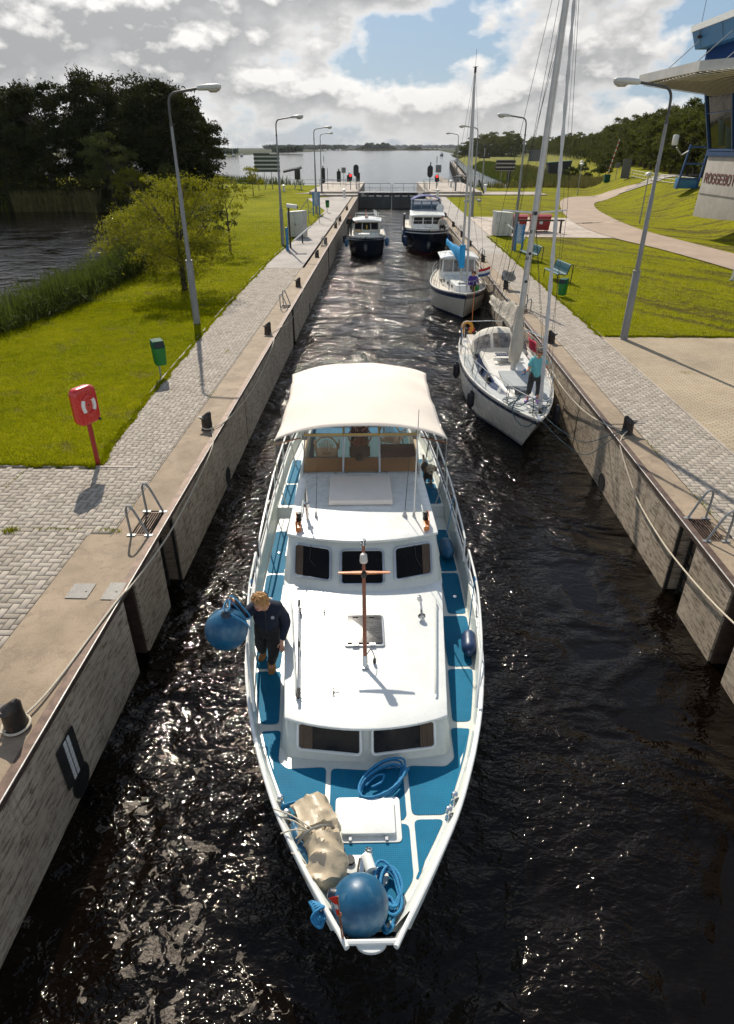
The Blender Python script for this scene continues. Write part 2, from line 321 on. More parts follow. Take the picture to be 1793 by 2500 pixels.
# ---------------------------------------------------------------- mesh helper
class MB:
    def __init__(s): s.v=[]; s.f=[]
    def add(s,vs,fs):
        o=len(s.v); s.v+=[tuple(a) for a in vs]; s.f+=[tuple(i+o for i in f) for f in fs]; return s
    def box(s,c,d,rz=0,rx=0,ry=0):
        mt=Matrix.Translation(c)@Euler((rx,ry,rz)).to_matrix().to_4x4()
        vs=[mt@Vector((x*d[0]/2,y*d[1]/2,z*d[2]/2)) for x in(-1,1) for y in(-1,1) for z in(-1,1)]
        return s.add(vs,[(0,1,3,2),(4,6,7,5),(0,4,5,1),(2,3,7,6),(0,2,6,4),(1,5,7,3)])
    def hull(s,bot,top):   # two rings of the same length
        n=len(bot); return s.add(list(bot)+list(top),[tuple(range(n-1,-1,-1)),tuple(range(n,2*n))]+[(i,(i+1)%n,n+(i+1)%n,n+i) for i in range(n)])
    def prism(s,poly,z0,z1): return s.hull([(x,y,z0) for x,y in poly],[(x,y,z1) for x,y in poly])
    def loft(s,rings,cap=True,closed=True):
        n=len(rings[0]); vs=[q for r in rings for q in r]; fs=[]
        for j in range(len(rings)-1):
            for i in range(n if closed else n-1):
                a=j*n+i; b=j*n+(i+1)%n; fs.append((a,b,b+n,a+n))
        if cap and closed: fs+= [tuple(range(n-1,-1,-1)),tuple(range((len(rings)-1)*n,len(rings)*n))]
        return s.add(vs,fs)
    def tube(s,pts,r,n=8,closed=False,cap=True):
        P=[Vector(q) for q in pts]; m=len(P); rs=r if isinstance(r,(list,tuple)) else [r]*m
        T=[]
        for i in range(m):
            a=P[(i-1)%m] if (closed or i>0) else P[i]; b=P[(i+1)%m] if (closed or i<m-1) else P[i]
            tt=(b-a); T.append(tt.normalized() if tt.length>1e-9 else Vector((0,0,1)))
        u=T[0].orthogonal().normalized(); rings=[]
        for i in range(m):
            u=(u-T[i]*u.dot(T[i])); u=u.normalized() if u.length>1e-6 else T[i].orthogonal().normalized()
            v=T[i].cross(u)
            rings.append([P[i]+(u*math.cos(2*PI*k/n)+v*math.sin(2*PI*k/n))*rs[i] for k in range(n)])
        if closed: rings.append(rings[0]); return s.loft(rings,cap=False)
        return s.loft(rings,cap=cap)
    def lathe(s,prof,c=(0,0,0),n=16,axis=(0,0,1)):
        q=Vector((0,0,1)).rotation_difference(Vector(axis).normalized()).to_matrix()
        rings=[[Vector(c)+q@Vector((r*math.cos(2*PI*k/n),r*math.sin(2*PI*k/n),z)) for k in range(n)] for r,z in prof]
        return s.loft(rings)
    def ball(s,c,r,n=12,sq=(1,1,1)):
        return s.lathe_s([(math.sin(PI*i/n),-math.cos(PI*i/n)) for i in range(n+1)],c,r,n*2,sq)
    def lathe_s(s,prof,c,r,n,sq):
        rings=[[(c[0]+max(a,1e-4)*r*math.cos(2*PI*k/n)*sq[0],c[1]+max(a,1e-4)*r*math.sin(2*PI*k/n)*sq[1],c[2]+b*r*sq[2]) for k in range(n)] for a,b in prof]
        return s.loft(rings)
    def grid(s,fn,nu,nv):
        vs=[fn(i/nu,j/nv) for i in range(nu+1) for j in range(nv+1)]
        return s.add(vs,[(i*(nv+1)+j,(i+1)*(nv+1)+j,(i+1)*(nv+1)+j+1,i*(nv+1)+j+1) for i in range(nu) for j in range(nv)])
    def quad(s,a,b,c,d): return s.add([a,b,c,d],[(0,1,2,3)])
    def tf(s,M_): s.v=[tuple(M_@Vector(q)) for q in s.v]; return s
def bez(pts,n=8):   # Catmull-Rom through points
    P=[Vector(q) for q in pts]; out=[]
    for i in range(len(P)-1):
        p0=P[max(i-1,0)];p1=P[i];p2=P[i+1];p3=P[min(i+2,len(P)-1)]
        for k in range(n):
            t=k/n; out.append(.5*((2*p1)+(p2-p0)*t+(2*p0-5*p1+4*p2-p3)*t*t+(3*p1-p0-3*p2+p3)*t**3))
    out.append(P[-1]); return out
def rrect(cx,cy,w_,h_,r,n=4):
    out=[]
    for sx,sy,a0 in((1,1,0),(-1,1,90),(-1,-1,180),(1,-1,270)):
        for k in range(n+1):
            a=R(a0+90*k/n); out.append((cx+sx*(w_/2-r)+r*math.cos(a),cy+sy*(h_/2-r)+r*math.sin(a)))
    return out
def ob(name,mb,mtl,parent=None,smooth=True,bev=0,solid=0,loc=None,auto=40,rz=0,weld=False):
    me=bpy.data.meshes.new(name); me.from_pydata(mb.v,[],mb.f); me.update()
    bm=bmesh.new(); bm.from_mesh(me)
    if weld: bmesh.ops.remove_doubles(bm,verts=bm.verts,dist=.0005)
    bmesh.ops.recalc_face_normals(bm,faces=bm.faces)
    if bev: bmesh.ops.bevel(bm,geom=[e for e in bm.edges if len(e.link_faces)==2 and e.calc_face_angle(0)>.5],offset=bev,segments=2,profile=.6,affect='EDGES',clamp_overlap=True)
    if smooth:
        for f in bm.faces: f.smooth=True
        for e in bm.edges:
            if len(e.link_faces)==2 and e.calc_face_angle(0)>R(auto): e.smooth=False
    bm.to_mesh(me); bm.free(); me.materials.append(mtl)
    o=bpy.data.objects.new(name,me); C.objects.link(o)
    if parent: o.parent=parent
    if loc: o.location=loc
    o.rotation_euler.z=rz
    if solid:
        md=o.modifiers.new('thick','SOLIDIFY'); md.thickness=solid; md.offset=0
    return o
def tag(o,label=None,cat=None,group=None,kind=None):
    if label: o['label']=label
    if cat: o['category']=cat
    if group: o['group']=group
    if kind: o['kind']=kind
    return o
def root(name,loc,label,cat,group=None,rz=0):
    o=bpy.data.objects.new(name,None); C.objects.link(o); o.location=loc; o.rotation_euler.z=rz; o.empty_display_size=.3
    return tag(o,label,cat,group)
def dup(o,parent=None,loc=None,rz=None,label=None,scale=None):
    c=o.copy(); C.objects.link(c)
    if parent: c.parent=parent
    if loc is not None: c.location=loc
    if rz is not None: c.rotation_euler.z=rz
    if scale is not None: c.scale=(scale,)*3 if isinstance(scale,(int,float)) else scale
    if label: c['label']=label
    for ch in list(o.children): dup(ch,c)
    return c
GLY={'R':[[(0,0),(0,1),(.35,1),(.5,.88),(.5,.65),(.35,.52),(0,.52)],[(.28,.52),(.52,0)]],'O':[[(.12,0),(0,.15),(0,.85),(.12,1),(.42,1),(.54,.85),(.54,.15),(.42,0),(.12,0)]],'G':[[(.52,.8),(.42,1),(.12,1),(0,.85),(0,.15),(.12,0),(.42,0),(.52,.15),(.52,.48),(.30,.48)]],
'E':[[(.48,0),(0,0),(0,1),(.48,1)],[(0,.52),(.4,.52)]],'B':[[(0,0),(0,1),(.36,1),(.48,.87),(.48,.64),(.36,.53),(.5,.4),(.5,.13),(.38,0),(0,0)],[(0,.53),(.36,.53)]],'T':[[(0,1),(.54,1)],[(.27,1),(.27,0)]],'S':[[(.5,.85),(.4,1),(.12,1),(0,.86),(0,.62),(.5,.4),(.5,.14),(.38,0),(.1,0),(0,.15)]],
'L':[[(0,1),(0,0),(.46,0)]],'U':[[(0,1),(0,.15),(.12,0),(.4,0),(.52,.15),(.52,1)]],'I':[[(0,0),(0,1)]],'Z':[[(0,1),(.5,1),(0,0),(.5,0)]],'A':[[(0,0),(.27,1),(.54,0)],[(.1,.35),(.44,.35)]],'N':[[(0,0),(0,1),(.5,0),(.5,1)]],'X':[[(0,0),(.5,1)],[(0,1),(.5,0)]]}
def text(name,s,size,mtl,parent,loc,rot,ext=.01,wt=.085,gap=.20,xs=1.0):
    M_=Matrix.Translation(loc)@Euler(rot).to_matrix().to_4x4(); x=0
    for ch in s:
        m_=MB(); mw=0
        for pl in GLY[ch]:
            mw=max(mw,max(q[0] for q in pl))
            for a,b in zip(pl[:-1],pl[1:]):
                ax,ay=x+a[0]*size*xs,a[1]*size; bx,by=x+b[0]*size*xs,b[1]*size; L_=math.hypot(bx-ax,by-ay); t_=math.atan2(by-ay,bx-ax)
                m_.box(((ax+bx)/2,(ay+by)/2,0),(L_+wt*size,wt*size*1.25,ext*(1+.05*len(m_.v)/8)),rz=t_)
        ob('letter',m_.tf(M_),mtl,parent,smooth=False); x+=(mw*xs+gap)*size
def npmesh(name,V,F,mtl,parent=None,smooth=False):
    me=bpy.data.meshes.new(name); V=np.asarray(V,np.float32); F=np.asarray(F,np.int32); k=F.shape[1]
    me.vertices.add(len(V)); me.vertices.foreach_set('co',V.ravel())
    me.loops.add(F.size); me.loops.foreach_set('vertex_index',F.ravel())
    me.polygons.add(len(F)); me.polygons.foreach_set('loop_start',np.arange(0,F.size,k,dtype=np.int32))
    me.update(calc_edges=True)
    if smooth: me.shade_smooth()
    me.materials.append(mtl); o=bpy.data.objects.new(name,me); C.objects.link(o)
    if parent: o.parent=parent
    return o
# ================================================================ terrain and water
WZ=-1.65; XL=-4.13; XR=5.75
def psd(px,py,poly):
    """signed distance (inside positive) to a polygon, vectorised"""
    P=np.array(poly,float); n=len(P); dmin=np.full(px.shape,1e18); ins=np.zeros(px.shape,bool)
    for i in range(n):
        ax,ay=P[i]; bx,by=P[(i+1)%n]; dx,dy=bx-ax,by-ay
        t=np.clip(((px-ax)*dx+(py-ay)*dy)/(dx*dx+dy*dy),0,1)
        dmin=np.minimum(dmin,(px-ax-t*dx)**2+(py-ay-t*dy)**2)
        c=((ay>py)!=(by>py)); xx=ax+(py-ay)*dx/(dy if abs(dy)>1e-9 else 1e-9)
        ins^=c&(px<xx)
    d=np.sqrt(dmin); return np.where(ins,d,-d)
POND=[(-220,-30),(-17,-30),(-17.6,24),(-16.8,30),(-16.8,38),(-18,53),(-21,74),(-25,90),(-33,95),(-43,101),(-56,99),(-90,102),(-220,110)]
LAKE=[(-5,137.5),(7,137.5),(13,132),(23,131),(28,146),(30.5,170),(32,197),(34.6,249),(38,301),(41,381),(60,620),(100,1103),(160,2400),(250,5200),(-420,5200),(-260,2600),(-140,1700),(-172,1096),(-165,715),(-420,690),(-800,680),(-800,300),(-120,210),(-60,172),(-37,157),(-24,142)]
ISLE=[(-96,2290),(30,2300),(20,2420),(-90,2400)]
DIKE=[(24,20),(24,47),(26,64),(27,81),(28.5,100),(33,122),(42,150),(56,200),(75,300),(118,600),(210,1300),(420,2600),(3000,2600),(3000,-30),(40,-30)]
def hgt(x,y):
    x=np.asarray(x,float); y=np.asarray(y,float)
    sm=lambda q: q*q*(3-2*q)
    wd=np.maximum(psd(x,y,POND),psd(x,y,LAKE)-0); isl=psd(x,y,ISLE)
    wd=np.where(isl>-20,-isl,wd)
    land=0.+0*x
    w_=np.clip((wd+3.2)/6.4,0,1)
    dk=np.clip(psd(x,y,DIKE)/9.,0,1)
    h=land+3.0*sm(dk)
    h=h*(1-sm(w_))+(-3.1)*sm(w_)
    h+=.05*np.sin(x*.35+y*.11)*np.sin(y*.23)*np.clip((np.abs(x-3)-19)/6,0,1)*(y>28)
    # low mound beside the left lock head
    h+=.55*np.exp(-((x+16)/5.5)**2-((y-112)/7)**2)
    return h
def axis(vals):
    out=[]
    for a,b,s in vals:
        n=max(1,round((b-a)/s)); out+=list(np.linspace(a,b,n,endpoint=False))
    out.append(vals[-1][1]); return np.array(out)
def terr(name,xs,ys):
    X,Y=np.meshgrid(xs,ys,indexing='ij'); Z=hgt(X,Y)-.03
    nx,ny=X.shape; I=np.arange(nx*ny).reshape(nx,ny)
    F=np.stack([I[:-1,:-1],I[1:,:-1],I[1:,1:],I[:-1,1:]],-1).reshape(-1,4)
    o=npmesh(name,np.stack([X,Y,Z],-1).reshape(-1,3),F,lawn,smooth=True); tag(o,kind='structure'); return o
ys=axis([(-12,30,1),(30,170,2),(170,400,8),(400,1300,30),(1300,2280,60),(2280,2440,8),(2440,5200,150),(5200,9000,600)])
terr('ground',-axis([(4.95,30,1),(30,120,2.5),(120,320,12),(320,1200,80),(1200,4000,500)])[::-1],ys)
terr('ground',axis([(6.38,60,1.2),(60,140,4),(140,420,14),(420,1400,80),(1400,4000,500)]),ys)
# strip of far land between the two sheets, beyond the head of the lock
terr('lake_bed',axis([(-4.95,6.38,3)]),axis([(137,400,12),(400,2200,80),(2200,5200,60),(5200,9000,600)]))
wm=MB(); wm.add([(-4000,-40,WZ),(4000,-40,WZ),(4000,9000,WZ),(-4000,9000,WZ)],[(0,1,2,3)])
tag(ob('water',wm,water,smooth=False),kind='structure')
# ================================================================ quay paving
def herring(x0,x1,y0,y1,b=.125,g=.012,bnd=None,z=.010,ch=.009):
    V=[];F=[]
    nx=int((x1-x0)/b)+3; ny=int((y1-y0)/b)+3
    for n in range(-2,ny):
        for q in range(-n//4-2,(nx-n)//4+2):
            for hz in (0,1):
                if hz==0: a=(n+4*q)*b; c=n*b; w_,h_=2*b,b
                else: a=(n+4*q+2)*b; c=(n-1)*b; w_,h_=b,2*b
                X0=x0+a; Y0=y0+c; cx=X0+w_/2; cy=Y0+h_/2
                lo,hi=bnd(cy) if bnd else (x0,x1)
                if Y0<y0-b or Y0+h_>y1+b: continue
                XA=max(X0,lo); XB=min(X0+w_,hi)
                if XB-XA<.035: continue
                X0,w_=XA,XB-XA
                dz=z+rnd.uniform(-.003,.003); i=len(V); g2=g/2
                for (e,zz) in ((g2,dz-ch),(g2+ch,dz)):
                    V+=[(X0+e,Y0+e,zz),(X0+w_-e,Y0+e,zz),(X0+w_-e,Y0+h_-e,zz),(X0+e,Y0+h_-e,zz)]
                F+=[(i+4,i+5,i+6,i+7)]+[(i+k,i+(k+1)%4,i+4+(k+1)%4,i+4+k) for k in range(4)]
    return V,F
def sheet(name,poly,z,mtl,kind='structure'):
    m_=MB(); m_.add([(x,y,z) for x,y in poly],[tuple(range(len(poly)))]); return tag(ob(name,m_,mtl,smooth=False),kind=kind)
def lx(y): return np.interp(y,[12.8,18.3,29.2,44.1,79],[-6.35,-6.75,-7.1,-7.3,-6.6])
sheet('quay_paving',[(-14,3),(-4.7,3),(-4.7,40),(lx(40),40),(lx(29),29),(lx(18.3),18.3),(-6.35,12.75),(-14,12.75)],-.004,joint)
V,F=herring(-13.5,-4.85,4.2,40,bnd=lambda y:(-13.5 if y<12.62 else float(lx(y)), -5.41 if y<9.95 else -4.96))
tag(npmesh('quay_paving',V,F,paver),kind='structure')
sheet('quay_paving',[(-4.8,40),(-4.8,106),(-11,99),(-6.9,79.5),(lx(60),60),(lx(40),40)],0,path_far)
V,F=herring(6.4,8.11,8.5,46)
sheet('quay_paving',[(6.3,4),(8.25,4),(8.25,46),(6.3,46)],-.004,joint)
tag(npmesh('quay_paving',V,F,paver),kind='structure')
sheet('quay_paving',[(6.3,46),(8.3,46),(8.4,70),(8.6,108),(6.2,108)],0,path_far)
sheet('brick_plaza',[(8.16,3),(40,3),(40,24.45),(8.16,24.45)],.002,plaza)
sheet('paved_apron',[(8.38,56.3),(11,55.5),(19.3,54.8),(18.6,58),(19.2,71.4),(8.45,72.6)],.004,slabm)
# edging kerbs between pavers and grass
m_=MB()
pts=[(float(lx(y))-.06,y,.0) for y in np.arange(12.8,80,1.0)]
for a,b in zip(pts[:-1],pts[1:]):
    dy=b[1]-a[1]; m_.box(((a[0]+b[0])/2,(a[1]+b[1])/2,-.01),(.07,dy-.015,.07),rz=-math.atan2(b[0]-a[0],dy))
for y in np.arange(24.5,56,1.): m_.box((8.2,y+.5,-.01),(.07,.985,.07))
for x in np.arange(-13.5,-6.4,1.): m_.box((x+.5,12.72,-.01),(.985,.07,.07))
for y in np.arange(4,24,1.): m_.box((8.14,y+.5,-.015),(.06,.985,.06))
tag(ob('kerb_edging',m_,conc2,smooth=False),kind='structure')
# asphalt path draped on the terrain
def ribbon(name,L,Rr,mtl,n=90,lift=.03,k=4):
    La=bez([(a[0],a[1],0) for a in L],12); Ra=bez([(a[0],a[1],0) for a in Rr],12); V=[];F=[]
    for i in range(n+1):
        t=i/n; a=La[min(int(t*(len(La)-1)),len(La)-1)]; b=Ra[min(int(t*(len(Ra)-1)),len(Ra)-1)]
        for j in range(k+1):
            p=a.lerp(b,j/k); V.append((p.x,p.y,float(hgt(p.x,p.y))+lift))
    for i in range(n):
        for j in range(k): q=i*(k+1)+j; F.append((q,q+k+1,q+k+2,q+1))
    return tag(npmesh(name,V,F,mtl,smooth=True),kind='structure')
ribbon('path',[(21,26),(20.3,39),(19.3,48),(17.9,55),(17.6,62),(18.2,70),(20.2,82),(23.5,96),(27.2,104),(32,104)],
              [(25,30),(23.8,42),(23,50),(22.2,58),(22.2,64),(22.9,72),(24.3,82),(26.6,91),(29.5,95.5),(34,96)],asph,n=110)
ribbon('road',[(31,96.5),(40,99),(52,112),(62,140),(70,190),(86,300),(118,520),(190,1000)],[(34,92.5),(43,94.5),(57,110),(66,139),(75,190),(91,300),(126,520),(205,1000)],roadm,n=120,lift=.06)
# ================================================================ lock walls
def lockwall(side,label):
    s=-1 if side=='L' else 1; X0=XL if s<0 else XR
    r=root('lock_wall',(X0,0,WZ),label,'lock wall')
    lz=lambda z: z-WZ
    # niches: ladder recesses and stop-log slots  (y0,y1,depth)
    nic=[(9.9,10.8,.42),(28.9,29.7,.42),(49.2,50,.42),(8.08,8.62,.5)] if s<0 else [(9.98,10.75,.42),(28.2,29,.42),(43.2,44,.42),(8.1,8.62,.5)]
    nic=sorted(nic); m_=MB(); y=-6.0
    th=.6
    segs=[]
    for a,b,dp in nic+[(106,106,0)]:
        segs.append((y,a)); 
        if b>a: m_.box((s*(dp+th/2),(a+b)/2,lz(-1.54)),(th,b-a,2.94))
        y=b
    for a,b in segs:
        if b>a: m_.box((s*th/2,(a+b)/2,lz(-1.53)),(th,b-a,2.94))
    ob('wall_face',m_,wallm,r,smooth=False)
    # coping slab, with ladder grate openings left out
    m_=MB(); w0=.82 if s<0 else .63
    cuts=[(a,b) for a,b,dp in nic if b-a>.6]
    y=-6.0
    for a,b in cuts+[(106,106)]:
        for k in range(int((a-y)/8)+1):
            ya=y+k*8; yb=min(a,ya+8)
            if yb-ya<.02: continue
            if s<0 and ya<9.98: 
                m_.box((s*.64,(ya+min(yb,9.9))/2,lz(-.03)),(1.27,min(yb,9.9)-ya-.004,.06)); 
                if yb>9.98: m_.box((s*w0/2,(9.9+yb)/2,lz(-.03)),(w0,yb-9.9,.06))
            else: m_.box((s*w0/2,(ya+yb)/2,lz(-.03)),(w0,yb-ya-.006,.06))
        if b>a: m_.box((s*(.5+(w0-.5)/2),(a+b)/2,lz(-.03)),(w0-.5,b-a-.004,.06)); m_.box((s*.03,(a+b)/2,lz(-.03)),(.05,b-a,.06))
        y=b
    ob('coping_slab',m_,copm,r,smooth=False)
    m_=MB(); m_.box((s*.045,50,lz(.004)),(.13,112,.016)); m_.box((-s*.012,50,lz(-.04)),(.02,112,.10))
    ob('rusty_edge_angle',m_,rust,r,smooth=False)
    m_=MB(); m_.tube([(-s*.018,-6,lz(.006)),(-s*.018,106,lz(.006))],.012,6); ob('worn_edge_rail',m_,mat('worn_edge',(.40,.38,.36),.5,.3,var=.3,scale=5),r)
    # round drain mouths at the waterline
    for y in ([5.75,15.2,36] if s<0 else [15.1,31]):
        m_=MB(); m_.lathe([(.24,0),(.24,.012),(.21,.012),(.20,.0)],(-s*.004,y,lz(-1.42)),20,(-s,0,0)); 
        o=ob('drain_ring',m_,dark,r); m_=MB(); m_.lathe([(.001,0),(.205,.0),(.205,.012),(.001,.012)],(-s*.004,y,lz(-1.42)),20,(-s,0,0)); ob('drain_mouth',m_,black,o)
    # ladders set in the recesses
    for a,b,dp in nic:
        if b-a<.6:
            m_=MB(); m_.box((s*.22,b-.03,lz(-1.1)),(.36,.05,2.0)); m_.box((s*.22,a+.03,lz(-1.1)),(.36,.05,2.0)); ob('slot_guide',m_,rust,r,smooth=False); continue
        m_=MB(); c=(a+b)/2
        for dy in (-.22,.22): m_.box((s*.24,c+dy,lz(-1.2)),(.06,.04,2.1))
        for k in range(7): m_.box((s*.24,c,lz(-.35-.28*k)),(.05,.44,.03))
        for yy in (a+.02,b-.02): m_.box((s*.05,yy,lz(-1.1)),(.06,.03,2.1))
        ob('wall_ladder',m_,dark,r,smooth=False)
    # vertical expansion joints
    m_=MB()
    for k in range(7): m_.box((-s*.003,18+13*k,lz(-1)),(.008,.03,1.9))
    ob('joint_seal',m_,dark,r,smooth=False)
    if s<0:   # depth gauge board
        m_=MB(); m_.quad((.0,5.44,lz(-.52)),(.0,5.90,lz(-.52)),(0,5.90,lz(-1.24)),(0,5.44,lz(-1.24))); m_.tf(Matrix.Translation((.02,0,0)))
        g=ob('gauge_board',m_,dark,r,solid=.02,smooth=False); m_=MB()
        for k in range(7): m_.box((.035,5.63,lz(-.57-.1*k)),(.01,.06,.085)); m_.box((.035,5.72,lz(-.57-.1*k)),(.01,.06,.085))
        ob('gauge_marks',m_,whitep,g,smooth=False)
    return r
lockwall('L','grey weathered left lock wall with depth gauge, lying in shade')
lockwall('R','sunlit right lock wall with brown stained concrete face')
# floor cover plates on the coping
def plate(x0,x1,y0,y1,label):
    m_=MB(); m_.box((0,0,0),(x1-x0,y1-y0,.012))
    r=ob('cover_plate',m_,mat('plate_steel',(.10,.095,.09),.5,.3,var=.15,scale=5,bump=.5,bscale=60),smooth=False,loc=((x0+x1)/2,(y0+y1)/2,.008)); tag(r,label,'cover plate','steel cover plates')
    m_=MB(); m_.box((x1/2-x0/2-.08,-.02,.008),(.03,.02,.006)); ob('lifting_slot',m_,black,r,smooth=False)
plate(-5.0,-4.65,7.97,8.36,'square steel cover plate with bright worn middle on left coping')
plate(-4.42,-4.16,7.95,8.40,'dull steel cover plate against the left wall edge')
# ================================================================ people
def skinmesh(name,V,E,Rd,mtl,parent,sub=2,extra=None):
    me=bpy.data.meshes.new(name); me.from_pydata([tuple(v) for v in V],E,[]); me.update()
    o=bpy.data.objects.new(name,me); C.objects.link(o)
    md=o.modifiers.new('skin','SKIN'); md.use_smooth_shade=True
    if not me.skin_vertices: me.attributes  # layer is made by the modifier
    for i,r in enumerate(Rd): me.skin_vertices[0].data[i].radius=(r,r) if not isinstance(r,tuple) else r
    me.skin_vertices[0].data[0].use_root=True
    md=o.modifiers.new('sub','SUBSURF'); md.levels=sub; md.render_levels=sub
    me.materials.append(mtl)
    # bake the modifiers so that copies and checks read a plain mesh
    dg=bpy.context.evaluated_depsgraph_get(); me2=bpy.data.meshes.new_from_object(o.evaluated_get(dg)); o.modifiers.clear(); o.data=me2; me2.name=name
    bm=bmesh.new(); bm.from_mesh(me2)
    if extra:
        for mb in extra:
            off=[bm.verts.new(v) for v in mb.v]
            for f in mb.f:
                try: bm.faces.new([off[i] for i in f])
                except ValueError: pass
    bmesh.ops.recalc_face_normals(bm,faces=bm.faces)
    for f in bm.faces: f.smooth=True
    bm.to_mesh(me2); bm.free(); me2.materials.clear(); me2.materials.append(mtl)
    if parent: o.parent=parent
    return o
def person(loc,label,J,hair,top,legs,shoes,rz=0,group=None,fat=1.0,short=False,sleeve='long',hairm=None,shades=False):
    """J: pelvis, chest, neck, head (centre), face (unit), sL,eL,wL, sR,eR,wR, hL,kL,aL,tL, hR,kR,aR,tR, fL,fR finger directions"""
    r=root('person',loc,label,'person',group,rz); J={k:Vector(v) for k,v in J.items()}
    V=[];E=[];Rd=[]
    def nv(p,rad,par=None):
        V.append(Vector(p)); Rd.append(rad); i=len(V)-1
        if par is not None: E.append((par,i))
        return i
    pe=nv(J['pelvis'],.115*fat); sp=nv(J['pelvis'].lerp(J['chest'],.5),.11*fat,pe); chs=nv(J['chest'],.115*fat,sp); nk=nv(J['neck'],.055,chs)
    hd=J['head']; nv(J['neck'].lerp(hd,.5),.05,nk)
    for s in 'LR':
        a=nv(J['s'+s],.055*fat,chs); e=nv(J['e'+s],.042,a); w_=nv(J['w'+s],.027,e)
        fd=J['f'+s].normalized(); side=fd.cross(Vector((0,1,0)) if abs(fd.y)<.8 else Vector((1,0,0))).normalized(); pn=fd.cross(side)
        palm=nv(J['w'+s]+fd*.05,(.036,.018),w_)
        for k,(off,ln) in enumerate(((-.027,.066),(-.009,.078),(.009,.074),(.026,.058))):
            b=nv(J['w'+s]+fd*.09+side*off,.0095,palm); m1=nv(V[b]+fd*ln*.55+pn*.008,.0088,b); nv(V[m1]+fd*ln*.35+pn*.022,.0078,m1)
        t1=nv(J['w'+s]+fd*.045-side*.045+pn*.01,.011,palm); nv(V[t1]+fd*.045-side*.012+pn*.012,.009,t1)
        h_=nv(J['h'+s],.085*fat,pe); k_=nv(J['k'+s],.055,h_); an=nv(J['a'+s],.036,k_); nv(J['t'+s],.034,an)
    # head: skull, jaw, nose, ears, brows as one surface joined to the neck
    f=J['face'].normalized(); u=(hd-J['neck']).normalized(); u=(u-f*u.dot(f)).normalized(); rt=f.cross(u)
    hm=Matrix((rt,f,u)).transposed()
    def H(x,y,z): return hd+hm@Vector((x,y,z))
    mb=MB(); rings=[]
    for i in range(15):
        t=i/14; z=-.125+.245*t
        wdt=.078*math.sqrt(max(.02,1-((z-.02)/.112)**2)) if z>-.02 else .052+.026*((z+.125)/.105)**.7
        dpt=.098*math.sqrt(max(.02,1-((z-.02)/.112)**2)) if z>-.02 else .06+.035*((z+.125)/.105)**.6
        ring=[]
        for k in range(20):
            a=2*PI*k/20; x=wdt*math.cos(a); y=dpt*math.sin(a)
            if y>0:
                fx=max(0,1-abs(x)/.022)
                if -.035<z<.02: y+=.024*fx*(1-(z+.035)/.07)         # nose
                if .0<z<.035 and .012<abs(x)<.05: y-=.012           # eye sockets
                if -.068<z<-.05: y+=.006*max(0,1-abs(x)/.03)        # lips
                if z<-.095: y+=.006
            ring.append(H(x,y,z))
        rings.append(ring)
    mb.loft(rings)
    for sx in(-1,1): mb.add(*(lambda q:(q.v,q.f))(MB().lathe([(.001,0),(.02,.002),(.024,.012),(.01,.02),(.001,.022)],tuple(H(sx*.072,-.005,-.005)),8,tuple(rt*sx))))
    body=skinmesh('body',V,E,Rd,skin,r,2,[mb])
    # eyes and mouth
    m_=MB()
    if shades:
        m_.tube([H(-.075,.03,.018),H(-.05,.088,.018),H(0,.104,.016),H(.05,.088,.018),H(.075,.03,.018)],[.006,.017,.008,.017,.006],6); ob('sunglasses',m_,glassd,r)
    else:
        for sx in(-1,1): m_.ball(H(sx*.032,.076,.014),.012,6)
        ob('eyes',m_,dark,r)
    m_=MB(); m_.tube([H(-.024,.088,-.058),H(0,.099,-.056),H(.024,.088,-.058)],.005,6); ob('lips',m_,mat('lips',(.35,.08,.07),.5),r)
    # hair: a cap of many short locks
    V2=[];F2=[]; q=random.Random(int(abs(loc[0]*77)))
    for i in range(420):
        a=q.uniform(0,2*PI); z=q.uniform(-.5,1); rr=math.sqrt(max(0,1-z*z))
        if rr*math.sin(a)>.45 and z<.45: continue
        if z<-.2 and rr*math.sin(a)>-.1: continue
        n_=Vector((rr*math.cos(a)*.088,rr*math.sin(a)*.104-.008,z*.11+.024)); dn=Vector((rr*math.cos(a),rr*math.sin(a),z+.1)).normalized()
        tg=(dn.cross(Vector((q.uniform(-1,1),q.uniform(-1,1),q.uniform(-1,1))))).normalized(); dr=(dn*.35+tg*.6+Vector((0,.2,-.45))).normalized()
        sd=dn.cross(dr).normalized()*.013; L_=q.uniform(.03,.06)*hair; p0=n_; i0=len(V2)
        for pp in (p0-sd,p0+sd,p0+dr*L_*.6+sd*.9+dn*.016,p0+dr*L_*.6-sd*.9+dn*.016,p0+dr*L_+dn*.006): V2.append(tuple(H(*pp)))
        F2+=[(i0,i0+1,i0+2,i0+3),(i0+3,i0+2,i0+4,i0+4)]
    mb=MB(); mb.lathe_s([(math.sin(PI*i/12),-math.cos(PI*i/12)) for i in range(3,13)],(0,0,0),1,18,(1,1,1))
    mb.v=[tuple(H(x*.086,y*.103-.010,z*.108+.026)) if (z>.2 or y<.15) else tuple(H(x*.07,y*.08-.01,z*.09+.03)) for x,y,z in mb.v]
    o=len(mb.v); mb.v+=V2; mb.f+=[tuple(i+o for i in (f_ if f_[2]!=f_[3] else f_[:3])) for f_ in F2]
    ob('hair',mb,hairm,r)
    # jacket or shirt
    V=[];E=[];Rd=[]
    pe=nv(J['pelvis']+(J['pelvis']-J['chest']).normalized()*.10,.170*fat); sp=nv(J['pelvis'].lerp(J['chest'],.45),.163*fat,pe); chs=nv(J['chest'],.150*fat,sp); nv(J['neck'],.068,chs)
    for s in 'LR':
        a=nv(J['s'+s],.082*fat,chs); 
        if sleeve=='long': e=nv(J['e'+s],.068*fat,a); nv(J['w'+s],.045,e)
        else: nv(J['s'+s].lerp(J['e'+s],.75),.068*fat,a)
